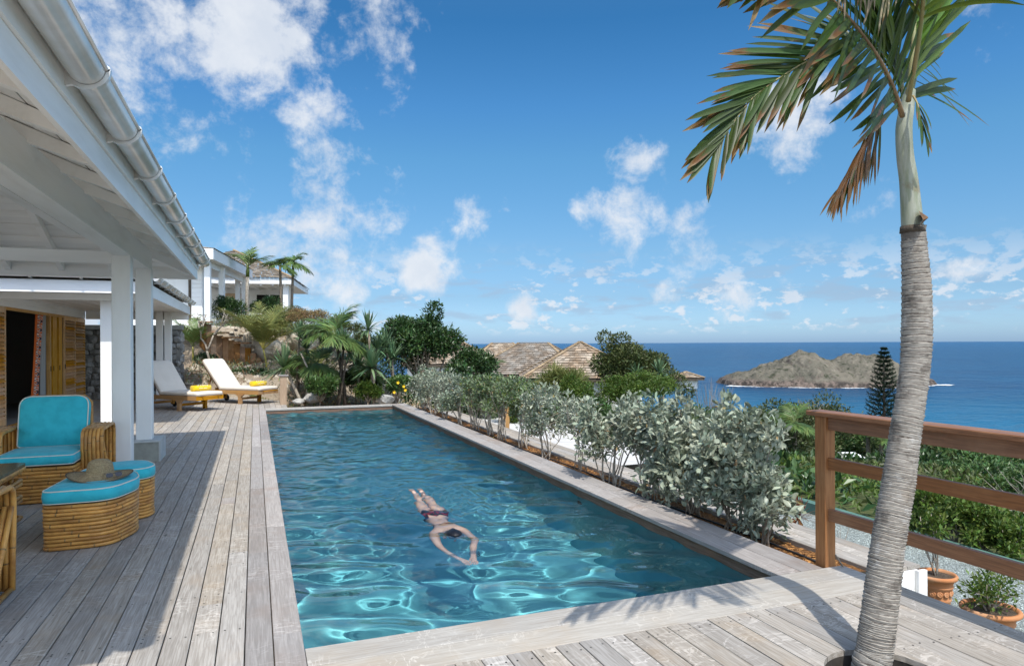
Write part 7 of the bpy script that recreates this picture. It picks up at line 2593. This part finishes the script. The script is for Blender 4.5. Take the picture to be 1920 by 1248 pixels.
col = nt.mix(nt.math('MULTIPLY', nt.maprange(n1, 0.52, 0.68), 0.8), col, (0.095, 0.08, 0.066))
col = nt.mix(nt.math('MULTIPLY', nt.maprange(n3, 0.55, 0.7), 0.45), col, (0.30, 0.22, 0.15))
col = nt.mix(nt.math('MULTIPLY', nt.maprange(n1, 0.44, 0.34), 0.6), col, (0.50, 0.475, 0.435))
b_ = nt.n('ShaderNodeBsdfPrincipled', {'Base Color': col, 'Roughness': 0.9, 'Specular IOR Level': 0.2})
bp = nt.n('ShaderNodeBump', {'Strength': 0.35, 'Distance': 0.005, 'Height': nt.noise(tc, 70.0, 5, 0.65)})
nt.t.links.new(bp.outputs[0], b_.inputs['Normal'])
finish(nt, b_)
M_scar_shade = mat('scar_groove_shade', (0.085, 0.068, 0.055), (0.20, 0.17, 0.145), scale=40, rough=.95)  # leaf scars, with the shade of the ring grooves painted in
sc_q = np.array(scar)[:-1].ravel()
V_ = np.array([tuple(v) for v in vs])
tk = MB().quads(V_, Q)
tko = tk.build('trunk', [m, M_scar_shade], root_p, smooth=True)
tko.data.polygons.foreach_set('material_index', sc_q.astype(np.int32))

# smooth green-grey crownshaft
CS = [(1711, 432, 43), (1709, 400, 41), (1704, 340, 36), (1697, 290, 33), (1695, 240, 32), (1700, 205, 29), (1706, 170, 22)]
cp = [at_y(u, v, PALM_Y) for u, v, w in CS]
cr = [w / 2 / 1280 * dep(p) * .885 for p, (u, v, w) in zip(cp, CS)]
CP, CR, _ = resample(cp, cr, 40)
m, nt = new_mat('crownshaft_sheath')
tc = nt.n('ShaderNodeTexCoord').outputs['Object']
lo_ = nt.noise(nt.vmath('MULTIPLY', tc, (1, 1, 0.12)), 34.0, 4, 0.6)
bl = nt.noise(tc, 7.0, 5, 0.65)
col = nt.mix(nt.maprange(lo_, 0.35, 0.65), (0.34, 0.345, 0.27), (0.22, 0.24, 0.15))
col = nt.mix(nt.math('MULTIPLY', nt.maprange(bl, 0.58, 0.7), 0.6), col, (0.19, 0.14, 0.07))
finish(nt, nt.n('ShaderNodeBsdfPrincipled', {'Base Color': col, 'Roughness': 0.5}))
M_sheath = m
MB().tube([p - OP for p in CP], CR, 24).build('crownshaft', M_sheath, root_p, smooth=True)
MB().tube([at_y(1711, 436, PALM_Y) - OP, at_y(1711, 424, PALM_Y) - OP], [.060, .057], 24).build('sheath_ring', M_bark_dk, root_p, smooth=True)
fl = MB()
a = at_y(1722, 425, PALM_Y - .06) - OP
b = at_y(1722, 395, PALM_Y - .06) - OP
c = at_y(1741, 408, PALM_Y - .08) - OP
fl.add([a, c, b, at_y(1731, 412, PALM_Y - .13) - OP, at_y(1738, 405, PALM_Y - .05) - OP], [(0, 1, 3), (3, 1, 2), (0, 4, 1), (4, 2, 1)])
fl.build('dead_sheath', mat('dead_brown_leaf', (0.20, 0.10, 0.035), (0.10, 0.055, 0.025), scale=20, rough=.8), root_p)

# leaflet material: green blade that browns and dries toward its tip (u across, v along the leaflet)
def leaflet_mat(name, g1, g2, dry0, dry1, tanc=(0.27, 0.18, 0.085)):
    m, nt = new_mat(name)
    uv = nt.n('ShaderNodeTexCoord').outputs['UV']
    ob = nt.n('ShaderNodeTexCoord').outputs['Object']
    s = nt.n('ShaderNodeSeparateXYZ', {0: uv})
    oi = nt.math('FRACT', nt.math('ADD', nt.n('ShaderNodeObjectInfo').outputs['Random'], nt.n('ShaderNodeNewGeometry').outputs['Random Per Island']))
    n1 = nt.noise(ob, 9.0, 4, 0.6)
    stripe = nt.noise(nt.n('ShaderNodeCombineXYZ', {0: nt.math('MULTIPLY', s.outputs[0], 14.0), 1: nt.math('MULTIPLY', s.outputs[1], 1.2), 2: nt.math('MULTIPLY', oi, 40.0)}), 2.5, 3, 0.6)
    col = nt.mix(nt.maprange(stripe, 0.3, 0.7), g1, g2)
    col = nt.n('ShaderNodeHueSaturation', {'Hue': nt.math('ADD', 0.485, nt.math('MULTIPLY', oi, 0.03)), 'Saturation': 1.0, 'Value': nt.math('ADD', 0.7, nt.math('MULTIPLY', oi, 0.6)), 'Color': col}).outputs[0]
    e = nt.math('ADD', s.outputs[1], nt.math('ADD', nt.math('MULTIPLY', nt.math('SUBTRACT', n1, .5), .55), nt.math('MULTIPLY', nt.math('SUBTRACT', oi, .5), .35)))
    edge = nt.math('MULTIPLY', nt.math('ABSOLUTE', nt.math('SUBTRACT', s.outputs[0], .5)), .18)
    e = nt.math('ADD', e, edge)
    col = nt.mix(nt.maprange(e, dry0, dry0 + .16), col, (0.17, 0.075, 0.022))
    col = nt.mix(nt.maprange(e, dry1, dry1 + .18), col, tanc)
    p = nt.n('ShaderNodeBsdfPrincipled', {'Base Color': col, 'Roughness': 0.45, 'Specular IOR Level': 0.4})
    tr = nt.n('ShaderNodeBsdfTranslucent', {'Color': nt.mix(0.35, col, (0.30, 0.36, 0.04))})
    mx = nt.n('ShaderNodeMixShader', {0: 0.28})
    nt.t.links.new(p.outputs[0], mx.inputs[1])
    nt.t.links.new(tr.outputs[0], mx.inputs[2])
    finish(nt, mx)
    return m


M_lt = leaflet_mat('green_leaflet', (0.060, 0.105, 0.020), (0.035, 0.070, 0.014), 0.90, 1.04)
M_lt_b = leaflet_mat('sunlit_leaflet', (0.13, 0.21, 0.028), (0.085, 0.155, 0.022), 0.95, 1.1)  # brighter copy of the green leaflet, sunlight put into its colour
M_lt_d = leaflet_mat('browning_leaflet', (0.06, 0.095, 0.020), (0.05, 0.06, 0.018), 0.62, 0.90)
M_lt_dead = leaflet_mat('dead_leaflet', (0.10, 0.055, 0.025), (0.06, 0.035, 0.018), 0.30, 0.75, (0.20, 0.14, 0.085))
M_lt_straw = leaflet_mat('straw_leaflet', (0.42, 0.34, 0.22), (0.32, 0.25, 0.15), 0.9, 1.1, (0.5, 0.42, 0.3))
M_rach = mat('rachis_green', (0.24, 0.25, 0.10), (0.30, 0.22, 0.10), scale=8, rough=.5)
M_rach_b = mat('rachis_brown', (0.26, 0.17, 0.085), (0.17, 0.10, 0.05), scale=10, rough=.6)
NLEAF = [0]
LEAF_MAX = 290          # single leaflets; the rest of a frond is one joined part


def leaflet(parent, p, d, nrm, L, W, droop, m_, rnd, curl=0.0, bag=None):
    d = d.normalized()
    s = d.cross(nrm).normalized()
    nrm = s.cross(d).normalized()
    k = 6
    vs, uv = [], []
    cur, dirv = Vector(p), d.copy()
    side_drift = rnd.uniform(-.25, .25)
    for i in range(k + 1):
        t = i / k
        w = W * (0.35 + 2.2 * t * (1 - t) ** .7 + .25 * (1 - t)) * .62 if t < 1 else W * .03
        fold = 0.22 * w
        for j, q in enumerate((-1, 0, 1)):
            vs.append(cur + s * (q * w * .5) + nrm * (fold if q else 0) * (1 if q else 0))
            uv.append(((q + 1) / 2, t))
        dirv = (dirv + Vector((0, 0, -droop)) / k + s * side_drift / k * .6 + nrm * curl * t / k).normalized()
        cur = cur + dirv * (L / k)
    fs = []
    for i in range(k):
        for j in range(2):
            a = i * 3 + j
            fs.append((a, a + 1, a + 4, a + 3))
    if bag is not None:
        mb, uvs, ms = bag
        if m_ not in ms:
            ms.append(m_)
        mb.add(vs, fs, ms.index(m_))
        uvs.extend(uv)
        return
    mb = MB()
    mb.add(vs, fs)
    o = mb.build('leaflet', m_, parent, smooth=True)
    set_uv(o, uv)
    NLEAF[0] += 1
    return o


def set_uv(o, uv):
    ul = o.data.uv_layers.new(name='UVMap')
    li = np.zeros(len(o.data.loops), np.int32)
    o.data.loops.foreach_get('vertex_index', li)
    ul.data.foreach_set('uv', np.array(uv, np.float32)[li].ravel())


def big_frond(path, r0, n, L, W, mats, seed, toward=0.0, left=1.0, right=1.0, a0=62, a1=22, droop=.5, t0=.15, t1=1.0, rm=None, nrm=(0, -1, .25), Lprof=None, jit=.10, joined=False):
    """path: (u, v, y) points; leaflets leave the rachis to both sides within its blade plane"""
    rnd = random.Random(seed)
    P = [at_y(u, v, y) - OP for u, v, y in path]
    R = [r0 * (1 - .82 * i / (len(P) - 1)) for i in range(len(P))]
    PPf, RRf, LL = resample(P, R, 30)
    fr = MB().tube(PPf, RRf, 7).build('frond', rm or M_rach, root_p, smooth=True)
    nv_ = Vector(nrm).normalized()
    bag = (MB(), [], []) if joined else None
    for i in range(n):
        t = t0 + (t1 - t0) * (i + rnd.uniform(.2, .8)) / n
        f = t * 29
        j = min(28, int(f))
        p = PPf[j].lerp(PPf[j + 1], f - j)
        T = (PPf[j + 1] - PPf[j]).normalized()
        s = T.cross(nv_).normalized()
        up = s.cross(T).normalized()
        an = math.radians(a0 + (a1 - a0) * t)
        for sg, on in ((1, right), (-1, left)):
            if rnd.random() > on:
                continue
            d = T * math.cos(an) + s * (sg * math.sin(an)) + up * rnd.uniform(.05, .35) * math.sin(an)
            d = d + Vector((rnd.uniform(-1, 1), rnd.uniform(-1, 1), rnd.uniform(-1, 1))) * jit
            lp = (0.55 + .55 * math.sin(PI * min(1, .15 + .8 * t))) if Lprof is None else Lprof(t)
            m_ = mats[0] if rnd.random() < mats[2] else mats[1]
            leaflet(fr, p, d, up, L * lp * rnd.uniform(.82, 1.12), W * rnd.uniform(.8, 1.15), droop * rnd.uniform(.6, 1.4), m_, rnd, bag=bag)
    if bag:
        o = bag[0].build('leaflets', bag[2], fr, smooth=True, kind='stuff')
        set_uv(o, bag[1])
    return fr


Y0 = PALM_Y
# long frond arching to the left and hanging
big_frond([(1700, 190, Y0 + .05), (1672, 118, Y0 + .28), (1630, 88, Y0 + .42), (1575, 88, Y0 + .48), (1520, 112, Y0 + .5), (1462, 146, Y0 + .5), (1410, 185, Y0 + .48), (1372, 235, Y0 + .46), (1338, 285, Y0 + .44)],
          .0115, 54, .50, .046, (M_lt, M_lt_d, .72), 1, droop=.16, t0=.16, a0=42, a1=12, nrm=(.1, -1, .5), left=.7)
# near frond rising up-left, browned leaflets to the left
big_frond([(1692, 218, Y0 - .05), (1676, 170, Y0 - .12), (1650, 115, Y0 - .2), (1612, 60, Y0 - .28), (1568, 8, Y0 - .36), (1520, -42, Y0 - .42), (1465, -75, Y0 - .46), (1400, -80, Y0 - .5)],
            .0135, 56, .58, .044, (M_lt_d, M_lt, .4), 2, droop=.10, t0=.05, a0=60, a1=30, rm=M_rach_b, nrm=(-.2, -1, .1), right=.75)
# upright frond: broad sunlit leaflets on the right, dark ones on the left
big_frond([(1700, 205, Y0), (1706, 150, Y0 - .02), (1711, 95, Y0 - .03), (1715, 40, Y0 - .02), (1717, -20, Y0 + .02), (1712, -90, Y0 + .1), (1695, -150, Y0 + .25)],
          .0150, 50, .62, .058, (M_lt_b, M_lt, .88), 3, droop=.06, t0=.10, a0=40, a1=24, nrm=(.25, -1, 0), left=0.0, right=1.0)
big_frond([(1694, 200, Y0 + .1), (1690, 150, Y0 + .18), (1680, 90, Y0 + .22), (1668, 30, Y0 + .24), (1650, -40, Y0 + .24), (1620, -110, Y0 + .22)],
          .012, 42, .56, .056, (M_lt, M_lt, .9), 4, droop=.25, t0=.06, a0=40, a1=26, nrm=(0, -1, 0), left=1.0, right=.8, joined=True)
# right-hand spare leaflets of a frond turned away
big_frond([(1706, 190, Y0 + .1), (1716, 150, Y0 + .3), (1724, 118, Y0 + .55), (1730, 100, Y0 + .8)],
          .010, 7, .52, .026, (M_lt, M_lt_d, .5), 5, droop=.22, t0=.1, a0=60, a1=30, nrm=(0, -1, .2), left=.0, right=1.0, rm=M_rach)
# hanging dead frond to the lower left
big_frond([(1690, 214, Y0 + .12), (1676, 190, Y0 + .2), (1660, 200, Y0 + .26), (1642, 235, Y0 + .3), (1618, 280, Y0 + .32), (1596, 320, Y0 + .33), (1575, 355, Y0 + .34)],
          .009, 34, .30, .020, (M_lt_dead, M_lt_d, .85), 6, droop=.9, t0=.28, a0=22, a1=8, rm=M_rach_b, nrm=(0, -1, .3), jit=.14)
# short hanging one at the right
big_frond([(1712, 180, Y0 - .05), (1720, 195, Y0 - .1), (1727, 225, Y0 - .12), (1736, 258, Y0 - .13)],
          .006, 6, .16, .022, (M_lt_d, M_lt, .5), 7, droop=.8, t0=.2, a0=25, a1=8, nrm=(0, -1, .3))
# high fronds over the camera side: they cast the soft shadows on the deck
big_frond([(1703, 190, Y0 - .05), (1725, 60, Y0 - .25), (1745, -120, Y0 - .5), (1790, -300, Y0 - .75), (1880, -420, Y0 - .95)],
          .013, 26, .50, .036, (M_lt, M_lt_d, .7), 8, droop=.5, t0=.3, a0=60, a1=25, nrm=(.3, -.4, 1), jit=.1, joined=True)
# straw-coloured dead leaflets hanging in front, top
sf = MB().tube([at_y(1690, -90, Y0 - .38) - OP, at_y(1640, -40, Y0 - .36) - OP, at_y(1600, -25, Y0 - .34) - OP], [.007, .005, .003], 6).build('frond', M_rach_b, root_p, smooth=True)
rnd = random.Random(44)
for k in range(15):
    u = rnd.uniform(1560, 1692)
    p = at_y(u, rnd.uniform(-70, -20), Y0 - .36) - OP
    leaflet(sf, p, Vector((rnd.uniform(-.55, .15), rnd.uniform(-.15, .15), -1)), Vector((0, -1, .1)), rnd.uniform(.14, .27), .016, .5, M_lt_straw, rnd)
